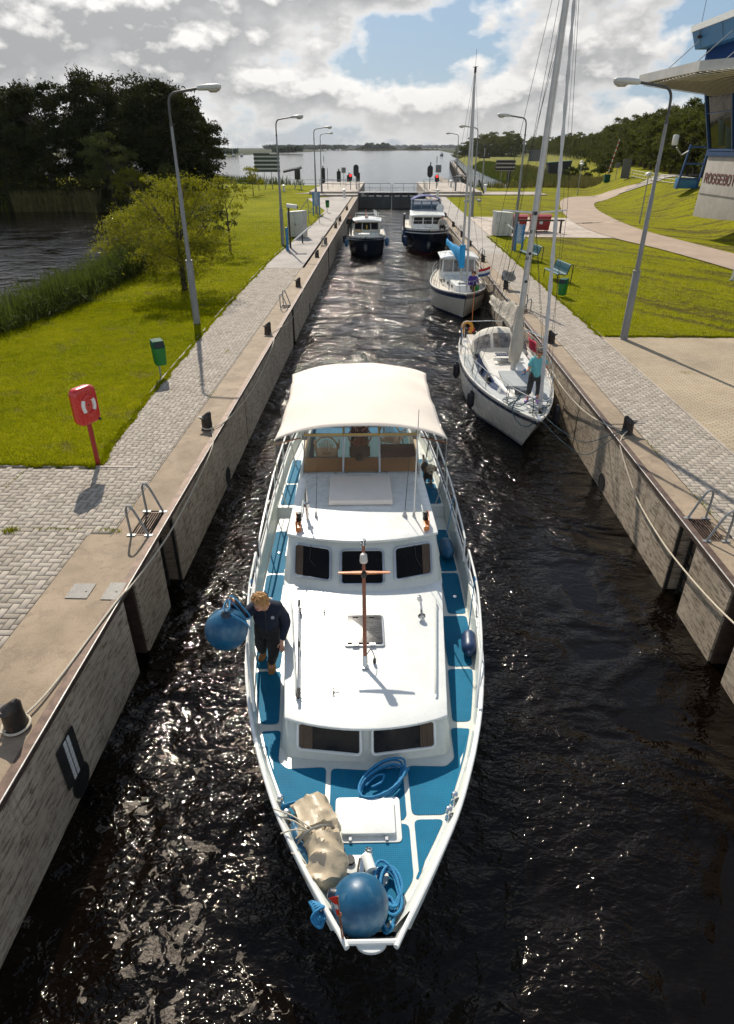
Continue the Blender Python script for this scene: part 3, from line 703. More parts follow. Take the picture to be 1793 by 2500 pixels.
    ob_=skinmesh('jacket' if sleeve=='long' else 'shirt',V,E,Rd,top,r,2)
    tx=bpy.data.textures.get('cloth') or bpy.data.textures.new('cloth','CLOUDS'); tx.noise_scale=.12
    md=ob_.modifiers.new('folds','DISPLACE'); md.texture=tx; md.strength=.03; md.mid_level=.5
    V=[];E=[];Rd=[]
    pe=nv(J['pelvis'],.135*fat)
    for s in 'LR':
        h_=nv(J['h'+s],.108*fat,pe); k_=nv(J['k'+s],.075*fat,h_); nv(J['k'+s].lerp(J['a'+s],.6 if short else .93),.062 if not short else .085,k_)
    ob_=skinmesh('trousers',V,E,Rd,legs,r,2); md=ob_.modifiers.new('folds','DISPLACE'); md.texture=tx; md.strength=.02; md.mid_level=.5
    for s in 'LR':
        V=[];E=[];Rd=[]; dd=(J['t'+s]-J['a'+s]).normalized(); b=nv(J['a'+s]-dd*.05+Vector((0,0,-.035)),.058); c_=nv(J['a'+s]+dd*.05+Vector((0,0,-.035)),.060,b); nv(J['t'+s]+dd*.03,.052,c_); nv(J['a'+s]+Vector((0,0,.01)),.052,b)
        skinmesh('shoe',V,E,Rd,shoes,r,2)
    return r
blond=mat('blond_hair',(.42,.22,.07),.6,var=.35,scale=40); greyh=mat('grey_hair',(.30,.27,.23),.7,var=.3,scale=40); brownh=mat('brown_hair',(.07,.03,.015),.6,var=.3,scale=40)
fleece=mat('navy_fleece',(.006,.011,.026),.9,var=.25,scale=8,bump=.5,bscale=60); blackt=mat('black_cotton',(.012,.010,.010),.85,var=.25,scale=8)
suede=mat('tan_suede',(.33,.16,.05),.8,var=.2,scale=20); aqua=mat('aqua_shirt',(.13,.42,.44),.8,var=.08,scale=6,bump=.3,bscale=20); palesh=mat('pale_shirt',(.55,.62,.60),.8,var=.08)
charc=mat('charcoal_cotton',(.035,.035,.035),.85,var=.2); lilac=mat('lilac_rubber',(.34,.16,.50),.5); purple=mat('purple_jacket',(.05,.02,.22),.7,var=.2)

# ================================================================ the main motor cruiser (root at the waterline under the bow)
BO=(-.04,3.0,WZ); BRZ=R(2.63)
boat=root('motor_cruiser',BO,'large white motor cruiser with blue deck panels and cream canopy, nearest the camera','motor cruiser',rz=BRZ)
BM=Matrix.Translation(BO)@Matrix.Rotation(BRZ,4,'Z')
def bw(u,v,z): return BM@Vector((u,v,z))          # boat coordinates to world
SV=[0,.12,.7,1.5,2.3,3.0,3.9,5,6.5,9,11.3,12.7]; SB=[.21,.265,.60,1.02,1.32,1.53,1.72,1.84,1.885,1.86,1.76,1.6]
SZ=[1.68,1.66,1.58,1.49,1.435,1.40,1.36,1.335,1.33,1.36,1.40,1.42]
hb=lambda v: float(np.interp(v,SV,SB)); gz=lambda v: float(np.interp(v,SV,SZ))
vs_=list(np.arange(.06,12.71,.15))
def smooth1(fn,v): return (fn(v-.25)+2*fn(v)+fn(v+.25))/4 if v>.3 else fn(v)
HB=lambda v: smooth1(hb,v); GZ=lambda v: smooth1(gz,v)
def dz(v): return float(np.interp(v,[0,1.5,2.4,4.0,4.6,8.7,8.75,13],[1.30,1.235,1.20,1.09,1.05,1.05,1.22,1.22]))
m_=MB(); rings=[]
for v in [vs_[0]]+vs_+[vs_[-1]]:
    b=HB(v); g=GZ(v); wf=float(np.interp(v,[0,1,3,6,12.7],[.18,.50,.80,.93,.90])); kv=float(np.interp(v,[0,1.8],[1.9,0]))
    r_=[]
    for t,zf in ((1.,1.),(.985,.86),(.955,.70),(wf+.06,.32),(wf,.0),(wf*.75,-.2),(0.02,-.35)):
        r_.append((t*b,v+kv*(1-max(zf,0))*.55,g*zf if zf>0 else zf))
    rings.append([(x,y,z) for x,y,z in r_]+[(-x,y,z) for x,y,z in r_[::-1]])
m_.loft(rings,cap=True,closed=False)
# stem and transom faces
n_=len(rings[0]); m_.f.append(tuple(range(n_))); m_.f.append(tuple(range(len(m_.v)-n_,len(m_.v))))
hull=ob('hull',m_,white,boat,auto=50)
# bulwark inner face
m_=MB()
for s in(-1,1):
    m_.loft([[(s*(HB(v)-.01),v,GZ(v)-.03),(s*(HB(v)-.045),v,GZ(v)-.035),(s*(HB(v)-float(np.interp(v,[.4,.9,1.5,2.5,4],[.19,.17,.14,.10,.10]))),v,dz(v)+.01),(s*(HB(v)-.02),v,dz(v)+.0)] for v in vs_[2:-1]],closed=False,cap=False)
ob('bulwark',m_,offw,boat,auto=60)
# toe/gunwale rail: a round white rail capping the bulwark
m_=MB()
for s in(-1,1): m_.tube([(s*(HB(v)-.02),v-.05,GZ(v)+.012) for v in vs_],[.026]*len(vs_),8)
m_.tube([(-.235,.06,1.67),(.235,.06,1.67)],.026,8);
ob('gunwale_rail',m_,white,boat)
# rounded stem plate below the bow bar
m_=MB(); m_.prism([(.14*math.cos(a),.07-.09*math.sin(a)) for a in np.linspace(0,PI,13)],1.61,1.655); ob('stem_lip',m_,white,boat,bev=.01)
# deck
m_=MB(); m_.loft([[(-(HB(v)-.05),v,dz(v)),((HB(v)-.05),v,dz(v))] for v in [.34]+[x for x in np.arange(.45,12.6,.15)]],closed=False,cap=False); ob('deck',m_,offw,boat)
# blue non-slip panels, each cut to the deck edge
def panel(poly,n=3,z=.006):
    P=[Vector((a,b,0)) for a,b in poly]; out=[]; q=len(P)
    for i in range(q):
        a,b,c=P[i-1],P[i],P[(i+1)%q]; r_=min(.07,(a-b).length*.3,(c-b).length*.3); p0=b+(a-b).normalized()*r_; p1=b+(c-b).normalized()*r_
        for k in range(n+1): t=k/n; out.append(p0*(1-t)**2+b*2*t*(1-t)+p1*t*t)
    return [(p.x,p.y,dz(p.y)+z) for p in out]
def inner(v): return HB(v)-float(np.interp(v,[.4,.9,1.5,2.5,4],[.24,.20,.17,.125,.13]))
m_=MB()
def addp(poly): pts=panel(poly); mm=MB(); mm.add(pts,[tuple(range(len(pts)))]); ob('deck_panel',mm,deckb,boat,smooth=False)
cf=2.33
def split(u0,u1,v0,v1,s,edge):
    # strips between an inner line and the deck edge
    vv=np.linspace(v0,v1,7); addp([(s*u0,v0)]+[(s*inner(v),v) for v in vv]+[(s*u1,v1)])
for s in(-1,1):
    addp([(s*.50,2.30),(s*.50,1.61)]+[(s*inner(v),v) for v in (1.61,1.9,2.2,2.5,2.8,2.9)]+[(s*1.12,2.92),(s*1.10,2.40),(s*.98,2.28)])
    addp([(s*.52,1.55),(s*.52,.86)]+[(s*inner(v),v) for v in (.86,1.1,1.3,1.55)])
    for a,b in ((3.03,4.10),(4.16,5.38),(5.44,6.62),(6.68,8.15)):
        addp([(s*(1.16 if a<4 else (1.26 if a<5 else 1.42)),a)]+[(s*inner(v),v) for v in np.linspace(a,b,6)]+[(s*(1.24 if a<4 else (1.30 if a<5 else 1.42)),b)])
    for a,b in ((8.95,9.9),(9.96,11.2)): addp([(s*1.42,a)]+[(s*inner(v),v) for v in np.linspace(a,b,5)]+[(s*1.42,b)])
addp([(-.44,2.28),(-.44,1.61),(-.40,1.55),(.40,1.55),(.44,1.61),(.44,2.28),(0,2.24)])
addp([(-.46,1.50),(-.46,.92),(-.30,.62),(-.17,.40),(.17,.40),(.30,.62),(.46,.86),(.46,1.50)])
# scupper caps
for s in(-1,1):
    for v in (7.35,5.9): mm=MB(); mm.lathe([(.001,0),(.035,0),(.03,.008),(.001,.01)],(s*1.6,v,1.062),12); ob('deck_filler_cap',mm,chrome,boat)
# fore hatch
m_=MB(); m_.prism(rrect(0,1.55,.74,.56,.05),1.235,1.262); hf=ob('hatch_frame',m_,white,boat,bev=.004)
m_=MB(); m_.prism(rrect(0,1.56,.60,.44,.025),1.262,1.315); hl=ob('hatch_lid',m_,white,boat,bev=.008)
for sx in(-.2,.2): m_=MB(); m_.box((sx,1.31,1.275),(.03,.06,.03)); ob('hatch_latch',m_,steel,hl)
# ------------------------------------------------ coachroof
def houseside(name,base,top,zb,zt,mtl,par,bev=.05):
    m_=MB(); m_.hull([(x,y,zb(y) if callable(zb) else zb) for x,y in base],[(x,y,zt(x,y)) for x,y in top]); return ob(name,m_,mtl,par,bev=bev,auto=50)
def arc(w_,v0,v1,n=8,s=1):     # curved front edge from -w to w, v1 in the middle
    return [(w_*(2*i/n-1),v0+(v1-v0)*(1-(2*i/n-1)**2)) for i in range(n+1)]
CZ=1.66
base=arc(1.0,2.46,2.36)+[(1.10,2.62),(1.33,6.2),(-1.33,6.2),(-1.10,2.62)]
top=arc(.94,2.84,2.66)+[(1.02,2.95),(1.26,6.2),(-1.26,6.2),(-1.02,2.95)]
house=houseside('coach_house',base,top,lambda y:dz(y)-.01,lambda x,y:CZ-.05,offw,boat,.04)
def roofz(x,w_,z): return z-.07*(x/w_)**2
def roof(name,front,back,z,th,par,cr=.07):
    m_=MB(); nx=14; nv=12
    def P(i,j,dz_):
        t=j/nv; x0,y0=front[i]; x1,y1=back[i]; x=x0+(x1-x0)*t; y=y0+(y1-y0)*t; wd=abs(front[0][0])*(1-t)+abs(back[0][0])*t
        return (x,y,z-cr*(x/wd)**2+dz_)
    T=[[P(i,j,0) for i in range(nx+1)] for j in range(nv+1)]; B=[[P(i,j,-th) for i in range(nx+1)] for j in range(nv+1)]
    rings=[T[j]+B[j][::-1] for j in range(nv+1)]
    m_.loft(rings); return ob(name,m_,white,par,bev=.018,auto=50)
fr=[((2*i/14-1)*1.03,2.72+.0*i-.26*(1-(2*i/14-1)**2)**1.0) for i in range(15)]
bk=[((2*i/14-1)*1.34,6.0) for i in range(15)]
croof=roof('coach_roof',fr,bk,CZ+.03,.045,boat)
def win(name,c,ax,up,w_,h_,r_,par,fr_=.02,frm=None,gm=None,curt=0):
    c=Vector(c); ax=Vector(ax).normalized(); up=Vector(up).normalized(); nn=ax.cross(up).normalized()
    if nn.y>0: nn=-nn
    P=[c+ax*x+up*y for x,y in rrect(0,0,w_,h_,r_,5)]
    m_=MB(); m_.hull([p+nn*.004 for p in P],[p-nn*.012 for p in P]); g=ob(name,m_,gm or glassd,par)
    if curt:
        for sx in ([-1,1] if curt==2 else [curt*1.0 if abs(curt)==1 else 1]):
            m_=MB(); m_.grid(lambda a,b:tuple(c+ax*(sx*(w_/2-.012)-sx*a*w_*.22)+up*((b-.5)*h_*.92)+nn*(.010+.006*math.sin(a*34))),24,2); ob('curtain',m_,mat('curtain',(.11,.075,.05),.9,var=.2),g)
    m_=MB(); m_.tube([p+nn*.006 for p in P],fr_,6,closed=True); ob('window_frame',m_,frm or white,g); return g
def onface(x0,x1,z0,z1,face,curt=0,r_=.05,**k):
    # face(x,z) -> v ; a window between x0..x1, z0..z1
    cx=(x0+x1)/2; cz=(z0+z1)/2; c=Vector((cx,face(cx,cz),cz)); ax=Vector((x1,face(x1,cz),cz))-Vector((x0,face(x0,cz),cz)); up=Vector((cx,face(cx,z1),z1))-Vector((cx,face(cx,z0),z0))
    return win('window',c,ax,up,ax.length,up.length,r_,house if cz<1.7 else wheel,curt=curt,**k)
ff=lambda x,z: 2.46-.10*(1-min(1,abs(x))**2)+(z-1.2)/.41*(.36-.08*(1-min(1,abs(x))**2))-.006
onface(-.86,-.07,1.30,1.565,ff,curt=-1); onface(.07,.86,1.30,1.565,ff,curt=1)
# ------------------------------------------------ wheelhouse
ZW=2.27
base=arc(1.24,5.46,5.12)+[(1.33,5.62),(1.32,8.7),(-1.32,8.7),(-1.33,5.62)]
top=arc(1.16,6.12,5.90)+[(1.24,6.22),(1.19,8.7),(-1.19,8.7),(-1.24,6.22)]
m_=MB(); m_.hull([(x,y,CZ-.06-.07*(x/1.3)**2) for x,y in base],[(x,y,ZW-.05) for x,y in top]); wheel=ob('wheelhouse',m_,offw,boat,bev=.045,auto=50)
m_=MB(); m_.prism([(1.33,6.2),(1.33,8.9),(-1.33,8.9),(-1.33,6.2)],1.04,1.75); ob('cabin_side',m_,offw,boat)
fw2=lambda x,z: 5.46-.34*(1-min(1,abs(x)/1.24)**2)+(z-1.6)/.62*(.66-(.22-.34)*(1-min(1,abs(x)/1.24)**2))-.014
onface(-1.12,-.53,1.79,2.14,fw2,curt=-1,r_=.06,frm=mat('alu_frame',(.42,.45,.48),.35,.5)); onface(-.36,.33,1.77,2.13,fw2,r_=.06,frm=MATS['alu_frame']); onface(.52,1.12,1.79,2.14,fw2,curt=1,r_=.06,frm=MATS['alu_frame'])
fr=[((2*i/14-1)*1.27,6.13-.33*(1-(2*i/14-1)**2)) for i in range(15)]; bk=[((2*i/14-1)*1.20,8.75) for i in range(15)]
wroof=roof('wheelhouse_roof',fr,bk,ZW+.02,.05,boat,.05)
for sx,x in ((-1,-.85),(1,.85)):   # wipers
    m_=MB(); m_.tube([(x,fw2(x,2.16)-.03,2.16),(x+sx*.02,fw2(x,2.0)-.03,2.0),(x+.1,fw2(x,1.9)-.02,1.90)],.006,5); ob('wiper',m_,black,boat)
# roof furniture
for s in(-1,1):
    zz=CZ+.05
    m_=MB(); P=[(s*1.135,5.02,zz-.03),(s*1.135,4.98,zz+.01)]+[(s*(1.13-.115*(5-v)/1.0*1.0),v,zz+.01-.0) for v in np.linspace(4.9,3.1,8)]+[(s*.905,3.03,zz-.03)]
    m_.tube(P,.013,7); ob('grab_rail',m_,offw,boat)
    m_=MB(); m_.tube([(s*1.04,7.95,ZW+.0),(s*1.045,7.9,ZW+.06),(s*1.06,6.75,ZW+.06),(s*1.065,6.65,ZW+.0)],.014,7); ob('grab_rail',m_,offw,boat)
# black glazed deck hatch on the roof
m_=MB(); m_.prism(rrect(0,4.27,.58,.68,.05),CZ+.03,CZ+.055); fr_=ob('roof_hatch',m_,steel,boat,bev=.004)
m_=MB(); m_.prism(rrect(0,4.28,.52,.62,.04),CZ+.055,CZ+.072); ob('hatch_glass',m_,mat('scuffed_acrylic',(.025,.024,.024),.25,var=.5,scale=5,spec=.6,spots=(6,.5,(.10,.10,.10),.5),stretch=(1,4,1)),fr_,bev=.003)
for sx in(-.13,.11):
    m_=MB(); m_.box((sx,3.945,CZ+.06),(.09,.05,.03)); ob('hatch_hinge',m_,steel,fr_)
    m_=MB(); m_.box((sx,4.55,CZ+.078),(.08,.02,.012)); ob('hatch_handle',m_,black,fr_)
# raked wooden mast: foot (0,3.56), crosstree at (.0,4.25,2.73)
mf=Vector((0,3.52,CZ+.03)); cr=Vector((-.005,4.27,2.74)); tp=cr+(cr-mf)*.30
mast=ob('mast',MB().tube([mf,cr,tp],[.030,.026,.022],10),wood,boat)
m_=MB(); m_.box((0,3.52,CZ+.045),(.09,.10,.03)); m_.tube([mf,mf+(cr-mf)*.12],.036,10); ob('mast_foot',m_,steel,mast)
m_=MB(); L_=.36; m_.hull([(-L_,cr.y-.02,cr.z-.008),(0,cr.y-.035,cr.z-.014),(L_,cr.y-.02,cr.z-.008),(L_,cr.y+.01,cr.z-.008),(0,cr.y+.02,cr.z-.014),(-L_,cr.y+.01,cr.z-.008)],[(-L_,cr.y-.02,cr.z+.008),(0,cr.y-.035,cr.z+.014),(L_,cr.y-.02,cr.z+.008),(L_,cr.y+.01,cr.z+.008),(0,cr.y+.02,cr.z+.014),(-L_,cr.y+.01,cr.z+.008)]); ob('crosstree',m_,teak,mast)
m_=MB(); m_.lathe([(.001,-.04),(.035,-.035),(.04,.02),(.028,.05),(.001,.055)],(cr.x,cr.y-.04,cr.z-.01),12,(0,-.3,1)); ob('masthead_light',m_,dark,mast)
q_=cr+(cr-mf)*.17; m_=MB(); m_.lathe([(.001,0),(.052,.0),(.058,.02),(.046,.12),(.03,.135),(.001,.138)],(q_.x,q_.y-.06,q_.z-.05),16); ob('gps_dome',m_,mat('cream_plastic',(.62,.58,.52),.45),mast)
m_=MB(); m_.lathe([(.001,0),(.036,0),(.036,.02),(.03,.022),(.03,.06),(.037,.062),(.037,.08),(.001,.085)],tuple(tp),14); ob('anchor_light',m_,chrome,mast)
m_=MB(); m_.tube(bez([(.02,3.56,CZ+.22),(.08,3.62,CZ+.26),(.13,3.6,CZ+.14),(.13,3.58,CZ+.05)]),.006,5); m_.lathe([(.001,0),(.022,0),(.022,.07),(.001,.075)],(.13,3.6,CZ+.04),8); ob('cable',m_,black,mast)
# horn
m_=MB(); m_.tube([(.88,5.08,CZ+.06),(.875,4.72,CZ+.065),(.87,4.62,CZ+.065),(.87,4.56,CZ+.065)],[.012,.016,.03,.058],12,cap=False); m_.lathe([(.001,0),(.04,0),(.03,.03),(.001,.04)],(.88,5.08,CZ+.01),12); m_.box((.875,4.75,CZ+.03),(.03,.04,.05)); ob('signal_horn',m_,chrome,boat)
# boat hook with supports
m_=MB(); m_.tube([(-1.0,4.9,CZ+.07),(-.87,2.98,CZ+.07)],.016,8); bh=ob('boat_hook',m_,steel,boat)
m_=MB(); m_.tube([(-1.002,4.98,CZ+.07),(-.998,4.82,CZ+.07)],.021,8); m_.tube([(-.935,4.0,CZ+.07),(-.93,3.9,CZ+.07)],.021,8); m_.tube([(-.875,3.1,CZ+.07),(-.868,2.94,CZ+.07)],.023,8); ob('black_grip',m_,black,bh)
for x0,y0,x1 in ((-.98,4.72,-.55),(-.88,3.04,-.36)):
    m_=MB()
    for dy in(0,.055): m_.tube([(x0,y0+dy,CZ+.055),(x1,y0+dy+.015,CZ+.055),(x1+(.02 if dy==0 else -.0),y0+dy+.015+(-.05 if dy==0 else .05),CZ+.06)],.006,5)
    m_.box((x0,y0+.02,CZ+.04),(.05,.09,.05)); m_.box((x1-.06,y0+.03,CZ+.045),(.012,.10,.03)); ob('hook_bracket',m_,black,boat)
# navigation lights on orange wooden boards
for s in(-1,1):
    x=s*1.08; m_=MB(); m_.box((x,6.28,ZW+.05),(.09,.34,.08),rz=-s*.06); m_.box((x+s*.04,6.32,ZW+.11),(.018,.34,.16),rz=-s*.06); b_=ob('side_light_board',m_,teak,boat,bev=.005)
    m_=MB(); m_.lathe([(.001,0),(.045,0),(.045,.03),(.038,.035),(.038,.11),(.047,.115),(.04,.15),(.001,.155)],(x-s*.01,6.36,ZW+.09),14); ob('side_light',m_,dark,b_)
# antennas and roof fittings
def ant(u,v,h_,r0,tilt,mtl,base=.03,low=None):
    m_=MB(); m_.lathe([(.001,0),(base,0),(base*.6,.06),(.012,.10),(.001,.10)],(u,v,ZW+.01),10); b_=ob('aerial_base',m_,mat('grey_plastic',(.4,.4,.4),.5),boat)
    m_=MB(); m_.tube([(u,v,ZW+.08),(u+tilt[0]*h_*.5,v+tilt[1]*h_*.5,ZW+h_*.5),(u+tilt[0]*h_,v+tilt[1]*h_,ZW+h_)],[r0,r0*.8,r0*.4],6); ob('aerial',m_,mtl,b_)
ant(.90,6.62,2.0,.015,(.0,-.05),whitep); ant(.74,6.62,1.15,.007,(.05,.08),black,.045); ant(-.80,6.62,.95,.006,(.05,.10),black)
m_=MB(); m_.lathe([(.001,0),(.03,0),(.028,.22),(.055,.24),(.055,.29),(.022,.31),(.026,.45),(.004,.62),(.001,.62)],(-.95,6.58,ZW+.01),12); ob('chimney_cowl',m_,steel,boat)
# cushion / cover pad on the roof
m_=MB(); m_.hull([(-.60,6.98,ZW+.03),(.56,6.98,ZW+.03),(.56,7.98,ZW+.03),(-.60,7.98,ZW+.03)],[(-.58,6.99,ZW+.12),(.54,6.99,ZW+.12),(.53,7.96,ZW+.13),(-.58,7.96,ZW+.13)]); ob('cushion_cover',m_,canvas,boat,bev=.02)
# ------------------------------------------------ windscreen
WB=8.30
for k,(x0,x1) in enumerate(((-1.14,-.36),(-.34,.36),(.38,1.14))):
    rk=.22; zt=2.98
    A=[(x0,WB,ZW+.03),(x1,WB,ZW+.03),(x1*.955,WB+rk,zt),(x0*.955,WB+rk,zt)]
    g=ob('windscreen_pane',MB().quad(*A),mat('tinted_screen',(.70,.56,.42),.03,trans=.95,ior=1.15,var=0),boat,smooth=False,solid=.008)
    ob('windscreen_frame',MB().tube(A,.018,6,closed=True),mat('alu_frame',(.5,.5,.5)),g)
    B=[(x0*.96,WB+rk,zt+.03),(x1*.96,WB+rk,zt+.03),(x1*.93,WB+rk+.10,zt+.30),(x0*.93,WB+rk+.10,zt+.30)]
    g=ob('canopy_window',MB().quad(*B),mat('clear_vinyl',(.8,.8,.8),.06,trans=.97,ior=1.05,var=0),boat,smooth=False,solid=.004)
    ob('canopy_window_surround',MB().tube(B,.033,5,closed=True),mat('yellow_canvas',(.55,.38,.14),.8,var=.08),g)
for x in (-1.05,-.5,-.28,.3,.5,1.05): m_=MB(); m_.box((x,WB-.03,ZW+.04),(.05,.04,.03)); ob('screen_hinge',m_,steel,boat)
m_=MB()
for s in(-1,1):
    m_.hull([(s*1.19,8.3,1.2),(s*1.32,8.3,1.2),(s*1.32,12.2,1.2),(s*1.19,12.2,1.2)],[(s*1.14,8.32,2.32),(s*1.20,8.32,2.32),(s*1.20,12.2,1.95),(s*1.14,12.2,1.95)])
ob('cockpit_coaming',m_,offw,boat,bev=.02)
m_=MB(); m_.box((0,10.2,1.72),(2.4,3.6,.04)); ob('cockpit_sole',m_,deckb,boat)
cream=mat('cream_panel',(.50,.36,.20),.5,var=.08)
m_=MB(); m_.hull([(-1.12,8.4,1.74),(1.12,8.4,1.74),(1.12,8.9,1.74),(-1.12,8.9,1.74)],[(-1.12,8.4,2.30),(1.12,8.4,2.30),(1.12,8.75,2.42),(-1.12,8.75,2.42)]); ob('dashboard',m_,cream,boat,bev=.02)
m_=MB(); m_.box((-.02,8.86,2.50),(.42,.16,.20),rx=-.5); ob('instrument_panel',m_,dark,boat,bev=.01); m_=MB(); m_.lathe([(.001,0),(.09,0),(.08,.05),(.001,.07)],(-.03,8.7,2.44),14,(0,-.6,1)); ob('compass',m_,black,boat)
m_=MB(); m_.box((.75,8.9,2.50),(.7,.42,.12)); ob('purple_locker_cushion',m_,mat('plum_cloth',(.05,.015,.035),.9),boat,bev=.03)
# wooden steering wheel
m_=MB(); cW=Vector((-.02,9.12,2.72)); axw=Vector((0,-.5,.86)); uu=Vector((1,0,0)); vv_=axw.cross(uu).normalized()
m_.tube([cW+(uu*math.cos(a)+vv_*math.sin(a))*.23 for a in np.linspace(0,2*PI,25)[:-1]],.016,7,closed=True)
for k in range(8): a=k*PI/4; m_.tube([cW,cW+(uu*math.cos(a)+vv_*math.sin(a))*.29],.010,6)
m_.lathe([(.001,-.02),(.05,-.015),(.05,.02),(.001,.03)],tuple(cW),12,tuple(axw)); ob('steering_wheel',m_,wood,boat)
m_=MB(); m_.hull([(-.02-.14,9.22,1.74),(.12,9.22,1.74),(.12,9.4,1.74),(-.16,9.4,1.74)],[(-.12,9.14,2.66),(.08,9.14,2.66),(.08,9.28,2.62),(-.12,9.28,2.62)]); ob('steering_column',m_,wood,boat,bev=.01)
# canopy: hooped canvas with scalloped edge
m_=MB(); CV0,CV1=8.02,12.05
def can(a,b):
    x=2*a-1; v=CV0+(CV1-CV0)*b; wd=1.68-.04*b-.20*math.sin(PI*min(1,b*1.0))*.55
    dr=abs(x)**2.4*(.34-.13*b+.05*math.sin(b*PI*3)**2); zc_=3.40+.16*math.sin(PI*b)-.04*b
    if b<.001: v+=.06*abs(x)**2
    return (x*wd*(1-.03*abs(x)**6),v+.10*(abs(x)**2)*(1-b)-.18*abs(x)**2*b,zc_-dr+.012*math.sin(x*9)*math.sin(b*7))
m_.grid(can,36,30); cano=ob('canopy',m_,canvas,boat,solid=.006)
for b in (0,1): ob('canopy_hem',MB().tube([can(a,b) for a in np.linspace(0,1,25)],.015,6),canvas,cano)
for s in(-1,1):
    a=0 if s<0 else 1
    m_=MB(); m_.tube([can(a,0),(s*1.66,8.3,2.2),(s*1.55,8.6,1.42)],.013,6); ob('canopy_pole',m_,steel,boat); ob('canopy_pole',MB().tube([can(a,.35),(s*1.5,10.4,1.45)],.013,6),steel,boat); ob('canopy_pole',MB().tube([can(a,1),(s*1.45,11.8,1.45)],.013,6),steel,boat)
    m_=MB(); m_.tube([(can(a,0)[0],8.15,2.98),(s*1.16,8.45,2.98)],.012,5); ob('canopy_strut',m_,wood,boat)
# ------------------------------------------------ handrails (tubes outside the side decks)
for s in(-1,1):
    rl=[(s*(hb(v)-.07),v,z) for v,z in ((3.0,1.44),(3.25,1.66),(3.8,1.84),(5.0,1.90),(6.05,1.92),(6.2,1.5))]
    m_=MB(); m_.tube(bez(rl[:-1],6)+[Vector(rl[-1])],.018,8)
    for v in (4.0,5.0,5.9): m_.tube([(s*(hb(v)-.04),v,1.34),(s*(hb(v)-.07),v,1.90 if v>4.5 else 1.86)],.014,6)
    m_.tube(bez([(s*(hb(v)-.06),v,z) for v,z in ((3.5,1.46),(4.2,1.6),(5,1.63),(5.9,1.64))],5),.011,6)
    ob('handrail',m_,white,boat)
    rl=[(s*(hb(v)-.07),v,z) for v,z in ((6.5,1.40),(6.55,1.85),(7.2,1.94),(9,2.02),(11.5,2.1),(12.4,2.1),(12.5,1.45))]
    m_=MB(); m_.tube(rl[:1]+[tuple(q) for q in bez(rl[1:-1],5)]+rl[-1:],.018,8)
    for v in (7.6,8.9,10.2,11.5): m_.tube([(s*(hb(v)-.05),v,1.34),(s*(hb(v)-.07),v,2.0)],.014,6)
    m_.tube([(s*(hb(v)-.06),v,1.66) for v in (6.55,7.6,8.9,10.2,11.5,12.4)],.011,6)
    ob('handrail',m_,white,boat)
    for v,z in ((1.70,1.40),(1.50,1.42)):
        u=inner(v)+.06; m_=MB(); m_.lathe([(.045,0),(.035,.03),(.022,.05),(.022,.09),(.044,.12),(.046,.15),(.03,.18),(.001,.185)],(s*u,v,z-.1),14); m_.tube([(s*u,v-.07,z-.005),(s*u,v+.07,z-.005)],.010,6); ob('mooring_bollard',m_,chrome,boat)
    # fender lashing turns on the rail
    m_=MB()
    for k in range(5): m_.lathe([(.02,-.008),(.03,0),(.02,.008)],(s*(hb(5.25)-.07),5.2+.022*k,1.90),8,(0,1,.1))
    ob('rail_lashing',m_,ropeb,boat)
# ensign-side details: windlass
wl=root('anchor_windlass',(0,0,0),None,None); wl.parent=boat; 
m_=MB(); m_.prism(rrect(-.12,1.02,.34,.20,.09),1.262,1.282); m_.prism(rrect(.06,.88,.28,.20,.09),1.262,1.286); bp_=ob('windlass',m_,white,boat,bev=.004); bpy.data.objects.remove(wl)
m_=MB(); m_.lathe([(.001,0),(.075,0),(.08,.05),(.06,.12),(.045,.16),(.001,.17)],(-.03,1.0,1.28),16); m_.tube([(-.03,1.02,1.40),(.02,.86,1.41)],[.062,.058],14); ob('windlass_body',m_,white,bp_)
m_=MB(); m_.tube([(-.06,1.0,1.38),(-.10,.82,1.36)],[.052,.040],14); m_.lathe([(.001,0),(.05,0),(.035,.02),(.035,.04),(.05,.06),(.001,.062)],(-.10,.83,1.36),14,(-.2,-1,0)); m_.lathe([(.04,0),(.05,.01),(.03,.02),(.045,.035),(.001,.04)],(.0,1.07,1.40),12,(.2,1,.2)); ob('windlass_drum',m_,chrome,bp_)
m_=MB(); m_.lathe([(.001,0),(.05,0),(.05,.05),(.001,.05)],(-.2,1.05,1.27),14); ob('chain_pipe',m_,black,bp_)
# life-jacket-orange free details aft: grey instrument arch not visible
# bow staff with red and white pennant
m_=MB(); m_.tube([(-.255,.10,1.62),(-.275,.06,2.10)],[.014,.010],8); m_.tube([(-.275,.06,2.10),(-.285,.05,2.42)],.007,6); m_.ball((-.275,.06,2.12),.022,6); stf=ob('bow_staff',m_,wood,boat)
m_=MB()
def pen(a,b,lo,hi): 
    zz=lo+(hi-lo)*a; return (-.282-.012*math.sin(b*5)-(.02+.075*((zz-2.12)/.3))*b, .05+.05*b*math.sin(zz*9), zz-.05*b)
rw=[(2.14,2.22,0),(2.22,2.29,1),(2.29,2.42,0)]
for lo,hi,wh in rw:
    m_=MB(); m_.grid(lambda a,b:pen(a,b,lo,hi),6,6); ob('pennant_white' if wh else 'pennant_red',m_,whitep if wh else mat('red_cloth',(.65,.03,.015),.8,var=.1),stf,solid=.002)
